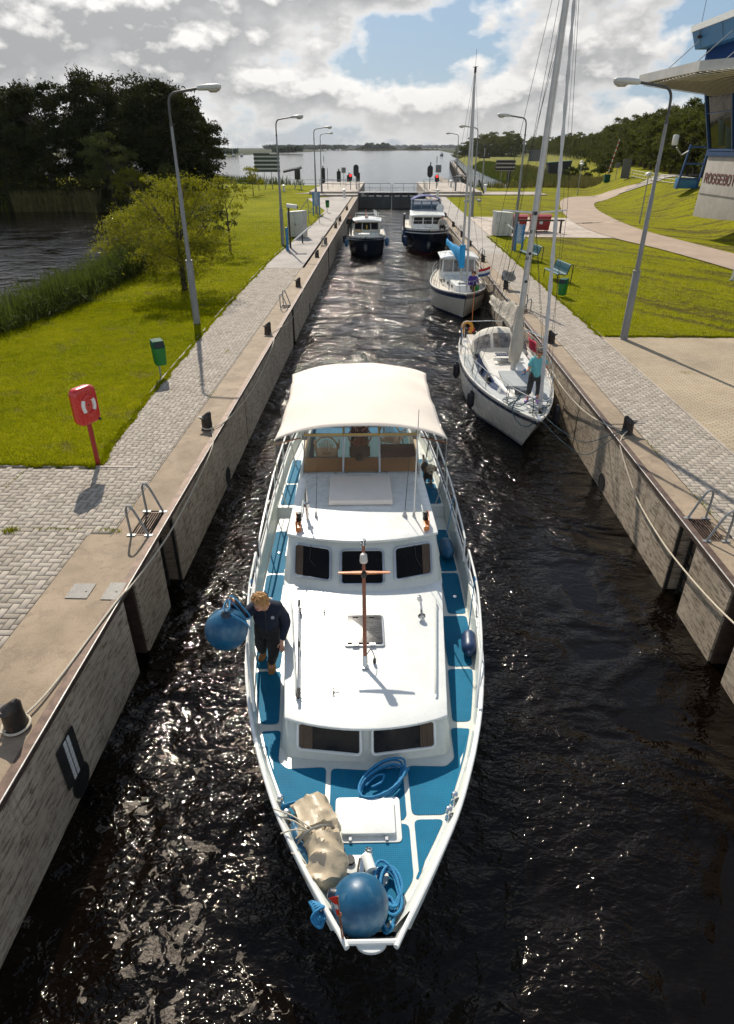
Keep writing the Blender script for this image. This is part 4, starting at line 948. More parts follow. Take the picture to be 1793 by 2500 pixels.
# plastic chairs in the cockpit
def pchair(u,v,rz,label):
    p=bw(u,v,1.74); r=root('plastic_chair',p,label,'chair',rz=rz+BRZ); pm=mat('beige_plastic',(.62,.55,.42),.45)
    m_=MB(); m_.prism(rrect(0,0,.44,.44,.06),.40,.43); ob('seat',m_,pm,r,bev=.008)
    for sx in(-1,1):
        for sy in(-1,1): ob('leg',MB().tube([(sx*.24,sy*.22,0),(sx*.19,sy*.18,.41)],.018,6),pm,r)
        ob('armrest',MB().tube(bez([(sx*.24,-.2,.40),(sx*.26,-.18,.62),(sx*.26,.1,.66),(sx*.21,.22,.70)],4),.02,6),pm,r)
    m_=MB(); m_.tube(bez([(-.20,.20,.42),(-.23,.26,.68),(-.13,.30,.86),(0,.31,.90),(.13,.30,.86),(.23,.26,.68),(.20,.20,.42)],5),.018,6)
    for k in range(-4,5): m_.tube([(k*.02,.22,.46),(k*.036,.29,.83-.010*abs(k)*abs(k)*.6)],.008,5)
    ob('backrest',m_,pm,r); return r
pchair(-.72,9.6,PI,'beige plastic garden chair with fan back behind the cruiser windscreen')
pchair(.72,10.3,PI-.3,'pale plastic chair under the canopy at the right of the steering wheel')
# helmsman
person(bw(-.02,9.75,1.74),'person in dark clothes steering the cruiser under the cream canopy',dict(pelvis=(0,0,.86),chest=(0,-.02,1.25),neck=(0,-.02,1.42),head=(0,-.04,1.58),face=(0,-1,-.1),
  sL=(.18,0,1.36),eL=(.26,-.14,1.12),wL=(.14,-.42,1.10),sR=(-.18,0,1.36),eR=(-.27,-.14,1.12),wR=(-.10,-.42,1.10),hL=(.1,0,.84),kL=(.12,-.05,.46),aL=(.12,0,.09),tL=(.13,-.15,.04),hR=(-.1,0,.84),kR=(-.12,-.05,.46),aR=(-.12,0,.09),tR=(-.13,-.15,.04),fL=(-.4,-.6,-.2),fR=(.4,-.6,-.2)),
  .8,mat('dark_brown_knit',(.05,.03,.02),.9),blackt,dark,rz=BRZ,hairm=brownh)
# ================================================================ things on the main cruiser
def coil(name,mb,mtl,label,cat,group=None): o=ob(name,mb,mtl); return tag(o,label,cat,group)
def loops(c,rx,ry,n,rot,z,r,seed,jit=.03,rise=.004):
    q=random.Random(seed); P=[]
    for k in range(n):
        jx=q.uniform(-jit,jit); jy=q.uniform(-jit,jit); s=1+q.uniform(-.16,.12); rr=rot+q.uniform(-.12,.12)
        for a in range(10):
            t=2*PI*a/10; x=rx*s*math.cos(t); y=ry*s*math.sin(t)
            P.append(bw(c[0]+jx+x*math.cos(rr)-y*math.sin(rr),c[1]+jy+x*math.sin(rr)+y*math.cos(rr),z+rise*(k*10+a)/2.2+q.uniform(0,.012)))
    return bez(P,3)
m_=MB(); P=loops((.17,2.03),.33,.17,5,.72,1.235,.013,3); P+=bez([P[-1],bw(.45,2.12,1.26),bw(.52,2.25,1.24)],5)[1:]; m_.tube(P,.0135,7); m_.tube(bez([bw(-.02,1.98,1.27),bw(.10,2.10,1.28),bw(.20,2.12,1.28),bw(.17,2.02,1.28),bw(.05,1.95,1.28)],6),.013,7); coil('rope_coil',m_,ropeb,'coil of blue rope lying on the foredeck in front of the cabin windows','rope','blue rope coils on the cruiser')
m_=MB(); m_.tube(loops((.20,.72),.10,.22,6,.15,1.30,.014,5,.04),.015,7); m_.tube(loops((.19,.45),.06,.17,3,-.1,1.32,.014,8,.03),.015,7); coil('rope_coil',m_,ropeb,'heap of twisted blue rope beside the big ball fender at the bow','rope','blue rope coils on the cruiser')
m_=MB(); m_.tube(loops((-.86,1.62),.15,.10,4,.3,1.29,.013,9,.03,.006),.013,7); coil('rope_coil',m_,ropeb,'small coil of blue rope half hidden behind the beige tarpaulin','rope','blue rope coils on the cruiser')
# tarpaulin bundle
q=random.Random(11); from mathutils import noise as mn
m_=MB(); A=Vector((-.70,1.66,1.40)); B_=Vector((-.36,.66,1.42)); dirv=(B_-A).normalized(); sdv=Vector((dirv.y,-dirv.x,0)).normalized()
rings=[]
for i in range(41):
    t=i/40; c=A.lerp(B_,t)+Vector((.05*math.sin(t*4),0,0)); wd=.20*(1-.45*max(0,t-.8)/.2-.08*math.cos(t*9))*(.9 if t>.42 and t<.5 else 1.0); hg=(.13+.10*math.sin(PI*min(1,t*1.1)))*(.86 if .42<t<.5 else 1)
    if i in(0,40): wd*=.75; hg*=.6
    ring=[]
    for k in range(36):
        a=2*PI*k/36; p=c+sdv*wd*math.cos(a)*1.05+Vector((0,0,hg*math.sin(a)*(1.15 if a<PI else .55)))
        nz=mn.noise(Vector((p.x*4,p.y*3,p.z*4)))*.06+(.5-min(.5,abs(mn.noise(Vector((p.x*4.6+p.y*3.1+3,p.y*3.4-p.x*2,p.z*4)))*2.2)))*.10
        ring.append(bw(*(p+ (p-c).normalized()*nz)))
    rings.append(ring)
m_.loft(rings); tb=ob('tarpaulin_bundle',m_,tarp,auto=38); tag(tb,'crumpled beige tarpaulin bundle strapped beside the rail on the foredeck','tarpaulin')
m_=MB(); c=A.lerp(B_,.47); m_.tube([bw(*(c+sdv*.225*math.cos(a)*1.02+Vector((0,0,.265*math.sin(a)*(1 if math.sin(a)>0 else .5))))) for a in np.linspace(0,2*PI,25)[:-1]],.013,5,closed=True); ob('strap',m_,mat('grey_strap',(.25,.24,.21),.8),tb)
# ball fender at the bow and the one in hand
def ballf(p,r,nd,label,mtl=blueb,parent_rope=None):
    rt=root('ball_fender',p,label,'ball fender'); m_=MB(); nd=Vector(nd).normalized()
    m_.lathe([(r*math.sin(PI*i/20)+1e-4,-r*math.cos(PI*i/20)) for i in range(19)]+[(r*.19,r*1.03),(r*.17,r*1.08)],(0,0,0),36,nd); ob('buoy_body',m_,mtl,rt)
    m_=MB(); m_.lathe([(r*.30,r*.92),(r*.22,r*1.03),(r*.17,r*1.16),(r*.12,r*1.2),(.001,r*1.2)],(0,0,0),16,nd); ob('rope_eye',m_,mat('dark_blue_rubber',(.008,.018,.035),.45),rt); return rt
ballf(bw(-.10,.44,1.575),.275,(-.85,.1,.35),'very big blue ball fender wedged in the bow of the cruiser')
m_=MB(); 
for k in range(5): m_.tube(bez([bw(-.42,.40,1.63),bw(-.50-.02*k,.34+.03*k,1.68-.02*k),bw(-.55+.03*k,.30,1.60),bw(-.46,.25+.03*k,1.56),bw(-.42,.40,1.63)],4),.015,6)
tag(ob('rope_knot',m_,ropeb),'knotted blue rope tying the big ball fender to the bow rail','rope')
wb=Vector((-2.06,6.60,.60)); ballf(wb,.285,(.12,-.15,1),'big blue ball fender held by the woman over the side')
m_=MB(); hnd=Vector((-2.035,6.80,.96)); top_=wb+Vector((.04,-.05,.33))
m_.tube(bez([top_,top_+Vector((-.03,.03,.06)),hnd,top_+Vector((.05,.0,.06)),top_],5),.009,6); m_.tube(bez([hnd,hnd+Vector((.07,-.02,.05)),hnd+Vector((.20,-.05,-.12)),hnd+Vector((.26,.0,-.3)),hnd+Vector((.21,-.02,-.33)),hnd+Vector((.12,-.03,-.16)),hnd],5),.010,6); m_.tube(bez([top_,top_+Vector((.12,0,-.08)),top_+Vector((.26,0,-.2)),top_+Vector((.27,.05,-.32))],5),.010,6)
tag(ob('fender_line',m_,ropeb),'looped blue line in the hand of the woman holding the ball fender','rope')
# cylindrical fenders
def cylf(name,loc,ln,r,d,mtl,label,group,ends=None):
    rt=root(name,loc,label,'fender',group); d=Vector(d).normalized(); m_=MB()
    pr=[(.001,-ln/2-.06),(r*.3,-ln/2-.055),(r*.34,-ln/2-.02),(r*.75,-ln/2+.01),(r*.97,-ln/2+.07),(r,-ln/2+.12),(r,ln/2-.12),(r*.97,ln/2-.07),(r*.75,ln/2-.01),(r*.34,ln/2+.02),(r*.3,ln/2+.055),(.001,ln/2+.06)]
    m_.lathe(pr,(0,0,0),20,d); ob('fender_body',m_,mtl,rt)
    for s in(-1,1): m_=MB(); m_.lathe([(r*.55,0),(r*.42,.03),(r*.3,.065),(.001,.068)],tuple(d*s*(ln/2-.0)),14,tuple(d*s)); ob('end_cap',m_,ends or mtl,rt)
    return rt
def fl(p0,p1,label,mtl=ropeb,sag=.0,r=.008,cat='rope',grp=None,n=6):
    p0=Vector(p0);p1=Vector(p1); P=[p0.lerp(p1,t)-Vector((0,0,sag*4*t*(1-t))) for t in np.linspace(0,1,n+1)]
    return tag(ob('rope',MB().tube(P,r,6),mtl),label,cat,grp)
FG='fenders lying on the cruiser side decks'
cylf('fender',bw(1.62,4.55,1.20),.46,.115,(-.08,-1,.05),navyf,'worn navy fender with faded patches on the right side deck, nearer the bow',FG)
cylf('fender',bw(1.62,7.25,1.19),.50,.125,(.05,-1,0),blueb,'dark blue fender on the right side deck beside the wheelhouse',FG)
cylf('fender',bw(-.725,1.16,1.44),.40,.07,(.42,-.9,0),blueb,'bright blue fender lashed along the left rail beside the tarpaulin',FG)
fl(bw(1.76,5.22,1.9),bw(1.66,4.84,1.22),'short blue line from rail to the worn navy fender',sag=.05)
fl(bw(1.79,7.9,1.95),bw(1.62,7.52,1.22),'short blue line from rail to the fender beside the wheelhouse',sag=.08)
m_=MB()
for a,b in (((-1.04,1.50,1.54),(-.60,1.18,1.66)),((-.98,1.42,1.52),(-.62,1.16,1.64)),((-.80,.98,1.56),(-.60,.86,1.46)),((-.93,1.2,1.55),(-.62,1.17,1.62))): m_.tube(bez([bw(*a),(bw(*a)+bw(*b))/2+Vector((0,0,.05)),bw(*b)],5),.008,6)
tag(ob('lashing',m_,ropew),'pale lashing line holding the tarpaulin and blue fender to the rail','rope')
# woman holding the ball
person((-1.66,7.15,-.60),'person with blond hair in navy fleece holding a blue ball fender over the side',dict(pelvis=(.06,.05,.80),chest=(.05,-.03,1.09),neck=(.03,-.11,1.26),head=(.0,-.21,1.405),face=(-.42,-.85,-.16),
  sL=(.22,-.02,1.16),eL=(.31,-.0,.88),wL=(.26,-.20,.70),sR=(-.13,-.04,1.18),eR=(-.27,-.16,1.10),wR=(-.35,-.30,1.45),hL=(.10,.03,.78),kL=(.11,-.12,.44),aL=(.04,-.02,.09),tL=(.06,-.17,.045),hR=(-.07,.04,.78),kR=(-.09,-.02,.43),aR=(-.13,.26,.09),tR=(-.15,.12,.045),fL=(.05,-.45,-.55),fR=(-.1,-.3,.8)),
  1.25,fleece,blackt,suede,hairm=blond,fat=1.22)

wr=[o for o in C.objects if o.name.startswith('person')][-1]; jk=[o for o in wr.children if o.name.startswith('jacket')][0]
from mathutils.bvhtree import BVHTree
bt=BVHTree.FromPolygons([v.co for v in jk.data.vertices],[tuple(p.vertices) for p in jk.data.polygons])
hit=bt.ray_cast(Vector((.15,-1,1.10)),Vector((0,1,0)))
if hit[0]:
    m_=MB(); m_.lathe([(.018,0),(.026,0),(.026,.006),(.018,.006)],tuple(hit[0]+hit[1]*.016),14,tuple(hit[1])); m_.lathe([(.001,0),(.010,0),(.001,.006)],tuple(hit[0]+hit[1]*.016),8,tuple(hit[1])); ob('chest_emblem',m_,mat('pale_thread',(.35,.36,.38),.8),jk)
hit=bt.ray_cast(Vector((.055,-1,1.2)),Vector((0,1,0)))
if hit[0]: m_=MB(); P=[bt.ray_cast(Vector((.055,-1,z_)),Vector((0,1,0)))[0] for z_ in np.linspace(.72,1.20,8)]; m_.tube([p+Vector((0,-.017,0)) for p in P if p],.006,5); ob('zip',m_,dark,jk)
# the dog on the right side deck
dp=bw(1.50,9.75,1.23); dog=root('dog',dp,'small shaggy dog with cream face and dark back on the right side deck','dog',rz=R(8))
V=[(0,.42,.34),(0,.2,.36),(0,.0,.36),(0,-.10,.44),(0,-.17,.52)]; E=[(0,1),(1,2),(2,3),(3,4)]; Q=[.10,.10,.12,.075,.07]
for s in(-1,1):
    i=len(V); V+=[(s*.07,-.02,.24),(s*.075,-.0,.13),(s*.075,-.02,.03),(s*.075,-.06,.02)]; E+=[(2,i),(i,i+1),(i+1,i+2),(i+2,i+3)]; Q+=[.05,.032,.028,.026]
    i=len(V); V+=[(s*.08,.40,.24),(s*.085,.48,.14),(s*.085,.44,.03),(s*.085,.39,.02)]; E+=[(0,i),(i,i+1),(i+1,i+2),(i+2,i+3)]; Q+=[.065,.035,.026,.026]
i=len(V); V+=[(0,.52,.40),(0,.60,.52)]; E+=[(0,i),(i,i+1)]; Q+=[.03,.028]
mb=MB(); mb.ball((0,-.21,.55),.095,8,(.95,1,.95)); mb.ball((0,-.30,.52),.05,8,(.85,1.3,.8))
db=skinmesh('body',V,E,Q,mat('dog_coat_dark',(.06,.05,.045),.95,var=.6,scale=5,spots=(4,.5,(.45,.36,.25),.95),bump=.9,bscale=50),dog,2,[])
cf_=mat('dog_coat_cream',(.52,.43,.30),.95,var=.25,scale=20,bump=1,bscale=60)
q=random.Random(3)
def tuft(mb,c,r,n,ln):
    for _ in range(n):
        v=Vector((q.gauss(0,1),q.gauss(0,1),q.gauss(0,1))).normalized(); p=Vector(c)+v*r; t=(v*.5+Vector((q.uniform(-.4,.4),-.2,-.8))).normalized(); s=v.cross(t).normalized()*.008
        mb.add([p-s,p+s,p+t*ln],[(0,1,2)])
tuft(mb,(0,-.21,.55),.09,300,.05); tuft(mb,(0,-.30,.52),.05,140,.035); ob('head_fur',mb,cf_,dog)
m_=MB()
for s in(-1,1): m_.tube([(s*.07,-.19,.60),(s*.115,-.20,.55),(s*.11,-.22,.47)],[.02,.03,.015],6); tuft(m_,(s*.11,-.2,.53),.03,60,.05)
ob('ears',m_,mat('dog_coat_brown',(.16,.09,.05),.95),dog)
m_=MB(); m_.ball((0,-.365,.535),.020,6); 
for s in(-1,1): m_.ball((s*.038,-.295,.58),.013,6)
ob('nose_and_eyes',m_,black,dog)

# ================================================================ the other boats
def genhull(parent,L_,B,zb,zm,zs,rake,mtl,full=.62,wlf=.86,stern=.75,name='hull'):
    """bow at y=0 pointing to -y; returns half-beam and sheer functions"""
    def hbm(t): 
        return B/2*(math.sin(PI/2*min(1,t/full))**.8 if t<full else 1-(1-stern)*((t-full)/(1-full))**2)
    def shr(t): return zm+(zb-zm)*(1-min(1,t/.55))**2+(zs-zm)*max(0,(t-.55)/.45)**2
    m_=MB(); rings=[]
    for i in range(37):
        t=(i/36)**1.3; r_=[]
        for f_ in (1,.85,.65,.45,.25,.1,0,-.12):
            wf=1-(1-wlf*min(1,.45+t*1.6))*(1-max(f_,0))**1.6; h=shr(t)
            r_.append((max(.02,hbm(t))*wf*(1 if f_>=0 else .7), t*L_+rake*(1-max(f_,0))*(1-t)**2-.10*L_*0+ (0 if t<.97 else -.25*(1-max(f_,0))), h*f_ if f_>0 else f_))
        rings.append(r_+[(-x,y,z) for x,y,z in r_[::-1]])
    m_.loft(rings,cap=False,closed=False); n_=len(rings[0]); m_.f.append(tuple(range(len(m_.v)-n_,len(m_.v)))); 
    h=ob(name,m_,mtl,parent,auto=60)
    def side(t,f_): 
        wf=1-(1-wlf*min(1,.45+t*1.6))*(1-max(f_,0))**1.6
        return (max(.02,hbm(t))*wf,t*L_+rake*(1-f_)*(1-t)**2+(0 if t<.97 else -.25*(1-f_)),shr(t)*f_)
    return hbm,shr,side
def stripe(parent,side,f0,f1,mtl,off=.006,name='stripe'):
    m_=MB()
    for s in(-1,1):
        m_.loft([[(s*(side(t,f0)[0]+off),side(t,f0)[1]-off,side(t,f0)[2]),(s*(side(t,f1)[0]+off),side(t,f1)[1]-off,side(t,f1)[2])] for t in np.linspace(0,1,40)],cap=False,closed=False)
    return ob(name,m_,mtl,parent)
def deckm(parent,hbm,shr,L_,mtl,drop=.06):
    m_=MB(); m_.loft([[(-hbm(t)+.03,t*L_+.05,shr(t)-drop),(hbm(t)-.03,t*L_+.05,shr(t)-drop)] for t in np.linspace(0,1,30)],cap=False,closed=False); return ob('deck',m_,mtl,parent)
def rails(parent,hbm,shr,L_,t0,t1,n,h_,mid=True,inset=.08,r=.011,name='guard_rail'):
    for s in(-1,1):
        m_=MB(); T=np.linspace(t0,t1,n)
        top=[(s*(hbm(t)-inset),t*L_,shr(t)+h_) for t in T]; m_.tube(top,r,6)
        if mid: m_.tube([(s*(hbm(t)-inset),t*L_,shr(t)+h_*.52) for t in T],r*.7,5)
        for t in T: m_.tube([(s*(hbm(t)-inset),t*L_,shr(t)-.03),(s*(hbm(t)-inset),t*L_,shr(t)+h_)],r,6)
        ob(name,m_,steel,parent)
def wire(name,parent,pts,r=.006,mtl=dark): return ob(name,MB().tube(pts,r,5),mtl,parent)

# ---- sailing yacht nearest on the right
S1=(4.20,16.15,WZ); y1=root('sailing_yacht',S1,'white sailing yacht with navy stripe moored on the right, sail wrapped on its boom','sailing yacht',rz=R(.4))
def s1(x,y,z): return (x-S1[0],y-S1[1],z-S1[2])      # world to local
ghull=mat('yacht_white',(.72,.69,.63),.25,var=.04,scale=.7,coat=.4,dirt=.07); L1=9.8
hb1,sh1,sd1=genhull(y1,L1,2.85,1.50,1.24,1.20,1.75,ghull)
stripe(y1,sd1,.86,.955,navy,name='navy_stripe'); stripe(y1,sd1,.045,.0,navy,.004,'boot_stripe'); stripe(y1,sd1,.10,.075,navy,.004,'boot_line')
deckg=mat('grey_nonslip',(.38,.40,.40),.8,var=.08,bump=.2,bscale=60); deckm(y1,hb1,sh1,L1,ghull,.03)
m_=MB()
for s in(-1,1): m_.tube([(s*(hb1(t)-.02),t*L1,sh1(t)+.02) for t in np.linspace(0.01,1,30)],.03,6)
ob('toe_rail',m_,ghull,y1)
m_=MB()
for s in(-1,1):
    m_.loft([[(s*(hb1(t)-.10),t*L1,sh1(t)-.018),(s*max(.04,hb1(t)-.62 if t>.22 else .04),t*L1,sh1(t)-.014)] for t in np.linspace(.06,.75,24)],cap=False,closed=False)
ob('nonslip_deck',m_,deckg,y1)
# cabin trunk with wedge nose
m_=MB(); zt=lambda y: 1.22+.36*min(1,max(0,(y-2.2)/1.8))
base=[(-.30,2.1),(.30,2.1),(.78,3.4),(.95,5.0),(.93,6.9),(-.93,6.9),(-.95,5.0),(-.78,3.4)]
top=[(-.22,2.35),(.22,2.35),(.62,3.5),(.74,5.0),(.74,6.9),(-.74,6.9),(-.74,5.0),(-.62,3.5)]
m_.hull([(x,y,1.20) for x,y in base],[(x,y,zt(y)+.03) for x,y in top]); ch=ob('cabin_trunk',m_,ghull,y1,bev=.04)
for s in(-1,1):   # long navy window band
    m_=MB(); A=[(.32,2.12),(.79,3.38),(.965,5.0),(.945,6.85)]; m_.loft([[(s*(x+.004),y-.01,1.24),(s*(x-.12-.02),y+.02,zt(y)-.04)] for x,y in A],cap=False,closed=False); b_=ob('window_band',m_,navy,ch)
    for x,y in ((.62,2.9),(.86,4.0),(.93,5.0),(.92,6.0)):
        m_=MB(); m_.lathe([(.075,0),(.09,.006),(.09,.012),(.07,.014)],(s*(x+.0),y,1.36),16,(s*.9,-.35,.35)); ob('porthole_ring',m_,white,b_) if y==2.9 else None
        if y>3.5: m_=MB(); m_.loft([[(s*(x-.02+.0),y-.28,1.30),(s*(x-.085),y-.26,1.45)],[(s*(x+.03),y+.28,1.30),(s*(x-.06),y+.28,1.47)]],cap=False,closed=False); ob('cabin_window',m_,glassd,b_,solid=.01)
m_=MB(); m_.hull([(-.42,3.0,1.4),(.42,3.0,1.4),(.5,4.0,1.58),(-.5,4.0,1.58)],[(-.42,3.0,1.46),(.42,3.0,1.46),(.5,4.0,1.635),(-.5,4.0,1.635)]); ob('nonslip_deck',m_,deckg,y1)
m_=MB(); m_.prism(rrect(0,2.75,.42,.42,.08),1.36,1.47); fh=ob('fore_hatch',m_,mat('smoke_acrylic',(.03,.04,.05),.1,spec=.8),y1,bev=.02)
m_=MB(); m_.box((0,5.55,1.66),(.7,.8,.07)); m_.box((0,5.1,1.69),(1.0,.08,.10)); sh_=ob('sliding_hatch',m_,ghull,y1,bev=.02)
m_=MB(); m_.box((-.12,5.62,1.71),(.46,.34,.015)); ob('solar_panel',m_,mat('solar_cells',(.012,.016,.05),.15,spec=.8),sh_); 
m_=MB()
for k in range(7): m_.box((-.33+.07*k,5.62,1.719),(.004,.34,.003))
for k in range(3): m_.box((-.12,5.53+.085*k,1.719),(.46,.004,.003))
ob('cell_lines',m_,whitep,sh_)
m_=MB(); m_.box((-.08,5.03,1.70),(.62,.02,.12)); nb=ob('name_board',m_,whitep,y1); text('lettering','ZAANNIX',.075,black,nb,(-.27,5.018,1.663),(R(90),0,0),.006,.13,.25)
# spray hood
m_=MB()
def hood(a,b):
    t=PI*a; st=max(0,math.sin(t)); return (.98*math.cos(t)*(1-.03*b),6.75+.62*b-.62*st**.8*(1-b),1.36+(.20*st**.5)*(1-b)+(.86*st**.55)*math.sin(b*PI/2))
m_.grid(hood,28,8); hd=ob('spray_hood',m_,mat('pale_hood',(.50,.47,.41),.8,var=.06),y1,solid=.01)
vin=mat('smoked_vinyl',(.16,.14,.12),.12,var=.6,scale=4,spec=.8)
for a0,a1 in ((.10,.36),(.40,.60),(.64,.90)):
    m_=MB(); m_.grid(lambda a,b:tuple(Vector(hood(a0+(a1-a0)*a,.16+.42*b))+Vector((math.cos(PI*(a0+(a1-a0)*a))*.014,-.018,.012))),8,3); ob('hood_window',m_,vin,hd)
m_=MB(); m_.box((0,8.2,1.24),(1.7,2.2,.06)); ob('cockpit',m_,mat('teak_deck',(.22,.14,.08),.7,var=.2),y1)
for s in(-1,1): m_=MB(); m_.box((s*.78,8.1,1.36),(.28,2.2,.26)); ob('cockpit_seat',m_,ghull,y1,bev=.03)
# mast, boom, rig
mb_=Vector(s1(4.24,20.58,-.05)); mt=Vector(s1(4.62,20.75,12.2)); mm_=mat('mast_alloy',(.46,.45,.43),.45,.35,var=.08,dirt=.2)
ms=ob('mast',MB().tube([mb_-Vector((0,0,.12)),mb_.lerp(mt,.5),mt],[.092,.088,.07],12),mm_,y1)
m_=MB(); sp=mb_.lerp(mt,.375); 
for s in(-1,1): m_.tube([sp,sp+Vector((s*.95,.12,.06))],[.03,.022],6)
ob('spreader',m_,whitep,ms)
m_=MB()
for z_ in (.27,.33,.37): m_.lathe([(.09,0),(.09,.10)],tuple(mb_.lerp(mt,z_)),10,tuple(mt-mb_))
for z_ in (.22,.285): m_.ball(tuple(mb_.lerp(mt,z_)+Vector((0,-.08,0))),.045,6)
ob('mast_fitting',m_,black,ms)
bs=mb_.lerp(mt,.105); be=Vector(s1(3.92,24.1,1.30)); 
ob('boom',MB().tube([bs,be],.06,8),mm_,y1)
m_=MB(); rings=[]; q=random.Random(5)
for i in range(34):
    t=i/33; c=bs.lerp(be,t)+Vector((0,0,.10+.05*math.sin(t*7)-.02)); w_=.20*(1-.45*t)*(1+.12*math.sin(t*22)); h_=(.36*(1-t)**1.2+.17)*(1+.10*math.sin(t*25+1))
    if i in(0,33): w_*=.4; h_*=.5
    rings.append([tuple(c+Vector((w_*math.cos(a)*(.6 if math.sin(a)>0 else 1)+.03*mn.noise(Vector((t*9,a,0))),0,h_*math.sin(a)*(1.1 if math.sin(a)>0 else .8)+.04*mn.noise(Vector((t*14,a*2,4)))))) for a in np.linspace(0,2*PI,21)[:-1]])
m_.loft(rings)
rings=[]
for i in range(14):
    t=i/13; c=mb_+(mt-mb_)*(.015+.145*t)+Vector((0,.02,0)); w_=.11+.12*math.sin(PI*min(1,t*1.2+.1))*(1-t*.55); rings.append([tuple(c+Vector((w_*math.cos(a)*(1+.12*math.sin(a*3+t*6)),w_*1.1*math.sin(a),0))) for a in np.linspace(0,2*PI,17)[:-1]])
m_.loft(rings); ob('sail_cover',m_,mat('sail_cover_beige',(.47,.42,.35),.85,var=.10,scale=3,bump=.9,bscale=7,bd=.06,dirt=.2),y1)
fs0=Vector(s1(4.22,16.42,-.02)); fs1=mb_.lerp(mt,.985)
m_=MB(); P=[fs0.lerp(fs1,t) for t in np.linspace(0,1,60)]; m_.tube(P,[.018]+[.055+.012*math.sin(i*1.9)-.02*(i/60) for i in range(58)]+[.015],8); gn=ob('furled_genoa',m_,mat('sail_cloth',(.52,.50,.47),.75,var=.08,bump=.6,bscale=12,bd=.02,dirt=.2),y1)
m_=MB(); m_.lathe([(.001,0),(.09,0),(.09,.02),(.04,.03),(.04,.10),(.09,.11),(.09,.13),(.001,.13)],tuple(fs0),14); ob('furling_drum',m_,black,gn)
for s in(-1,1):
    tip=sp+Vector((s*.95,.12,.06)); ck=(s*(hb1(.48)-.12),.48*L1,sh1(.48)); wire('shroud',y1,[ck,tip,mt]); wire('shroud',y1,[(s*(hb1(.45)-.16),.45*L1,sh1(.45)),sp]); wire('shroud',y1,[(s*(hb1(.52)-.16),.52*L1,sh1(.52)),sp])
wire('backstay',y1,[(-.5,L1,sh1(1)),(0.1,L1-2.5,4.2),mt]); wire('halyard',y1,[tuple(mb_+Vector((.14,-.05,.2))),tuple(mb_.lerp(mt,.99)+Vector((.05,-.1,0)))],.005); wire('halyard',y1,[(hb1(.2)-.1,.2*L1,sh1(.2)),tuple(mt)],.004)
for k in range(3): wire('topping_lift',y1,[tuple(be+Vector((0,-.9*k,.1))),tuple(mb_.lerp(mt,.72+.05*k))],.005)
# pulpit, stanchions, pushpit
m_=MB(); P=[(-.62,1.55,1.40),(-.60,1.50,1.96),(-.30,.35,2.06),(0,-.06,2.08),(.30,.35,2.06),(.60,1.50,1.96),(.62,1.55,1.40)]
m_.tube([P[0]]+[tuple(v) for v in bez(P[1:-1],6)]+[P[-1]],.015,7); m_.tube(bez([(-.60,1.45,1.66),(-.28,.3,1.75),(0,.05,1.78),(.28,.3,1.75),(.60,1.45,1.66)],5),.012,6)
for s in(-1,1): m_.tube([(s*.2,.25,2.07),(s*.14,.3,1.45)],.014,6)
ob('pulpit',m_,steel,y1); rails(y1,hb1,sh1,L1,.17,.90,6,.60)
m_=MB(); P=[(-1.15,8.9,1.2),(-1.15,8.9,1.85),(-1.0,9.6,1.88),(0,9.75,1.88),(1.0,9.6,1.88),(1.15,8.9,1.85),(1.15,8.9,1.2)]; m_.tube(P,.014,6)
for x in(-.95,.95): m_.tube([(x,9.6,1.2),(x,9.6,1.88)],.014,6)
ob('pushpit',m_,steel,y1)
m_=MB(); m_.box((.0,.35,1.44),(.16,.5,.06)); m_.box((0,.9,1.44),(.3,.16,.05)); m_.tube([(-.05,.1,1.5),(-.05,.9,1.47)],.02,6); ob('anchor_fitting',m_,steel,y1,bev=.01)
m_=MB(); P=bez([(-.35,.7,1.46),(-.65,1.3,1.44),(-.2,1.9,1.44),(-.75,1.7,1.47),(-.4,1.1,1.5),(-.05,1.5,1.5),(.3,1.8,1.46),(.6,1.5,1.46),(.35,1.1,1.47),(.0,1.5,1.47)],10); m_.tube(P,.013,6); m_.tube([v+Vector((.05,.08,.02)) for v in P],.012,6); o=ob('rope_coil',m_,roped,None); o.matrix_world=Matrix.Translation(S1); tag(o,'tangle of dark green rope on the bow of the near yacht','rope')
m_=MB(); m_.tube(bez([(-.42,.75,2.02),(-.60,.9,1.5),(-.44,.55,1.22),(-.25,.35,1.2),(-.12,.15,1.42)],8),.016,6); o=ob('mooring_line',m_,roped); o.location=S1; tag(o,'dark mooring line looped outside the near yacht bow','rope')
# horseshoe buoy, danbuoy and towel
m_=MB(); m_.tube([( -.92+.20*math.cos(a),9.68,1.62+.22*math.sin(a)) for a in np.linspace(R(-60),R(240),16)],.065,8); o=ob('horseshoe_buoy',m_,mat('yellow_foam',(.55,.27,.02),.7)); o.location=S1; tag(o,'yellow horseshoe buoy hung on the stern rail of the near yacht','lifebuoy')
m_=MB(); m_.grid(lambda a,b:(-1.24+.03*math.sin(a*9)+.02*b,8.6+.30*a,1.86-.65*b),10,4); o=ob('towel',m_,bluem,solid=.006); o.location=S1; tag(o,'blue cloth hanging from the stern rail of the near yacht','cloth')
tw=mat('red_towel',(.42,.012,.05),.9,var=.1,bump=.3,bscale=30)
m_=MB(); m_.grid(lambda a,b:(1.20+.05*math.sin(a*8)+.06*b,6.7+1.7*a,1.80-.40*b-.06*math.sin(a*3.1)),14,5); o=ob('towel',m_,tw,solid=.008); o.location=S1; tag(o,'crimson towel drying on the guard rail of the near yacht','towel')
FG2='black fenders on the near yacht'
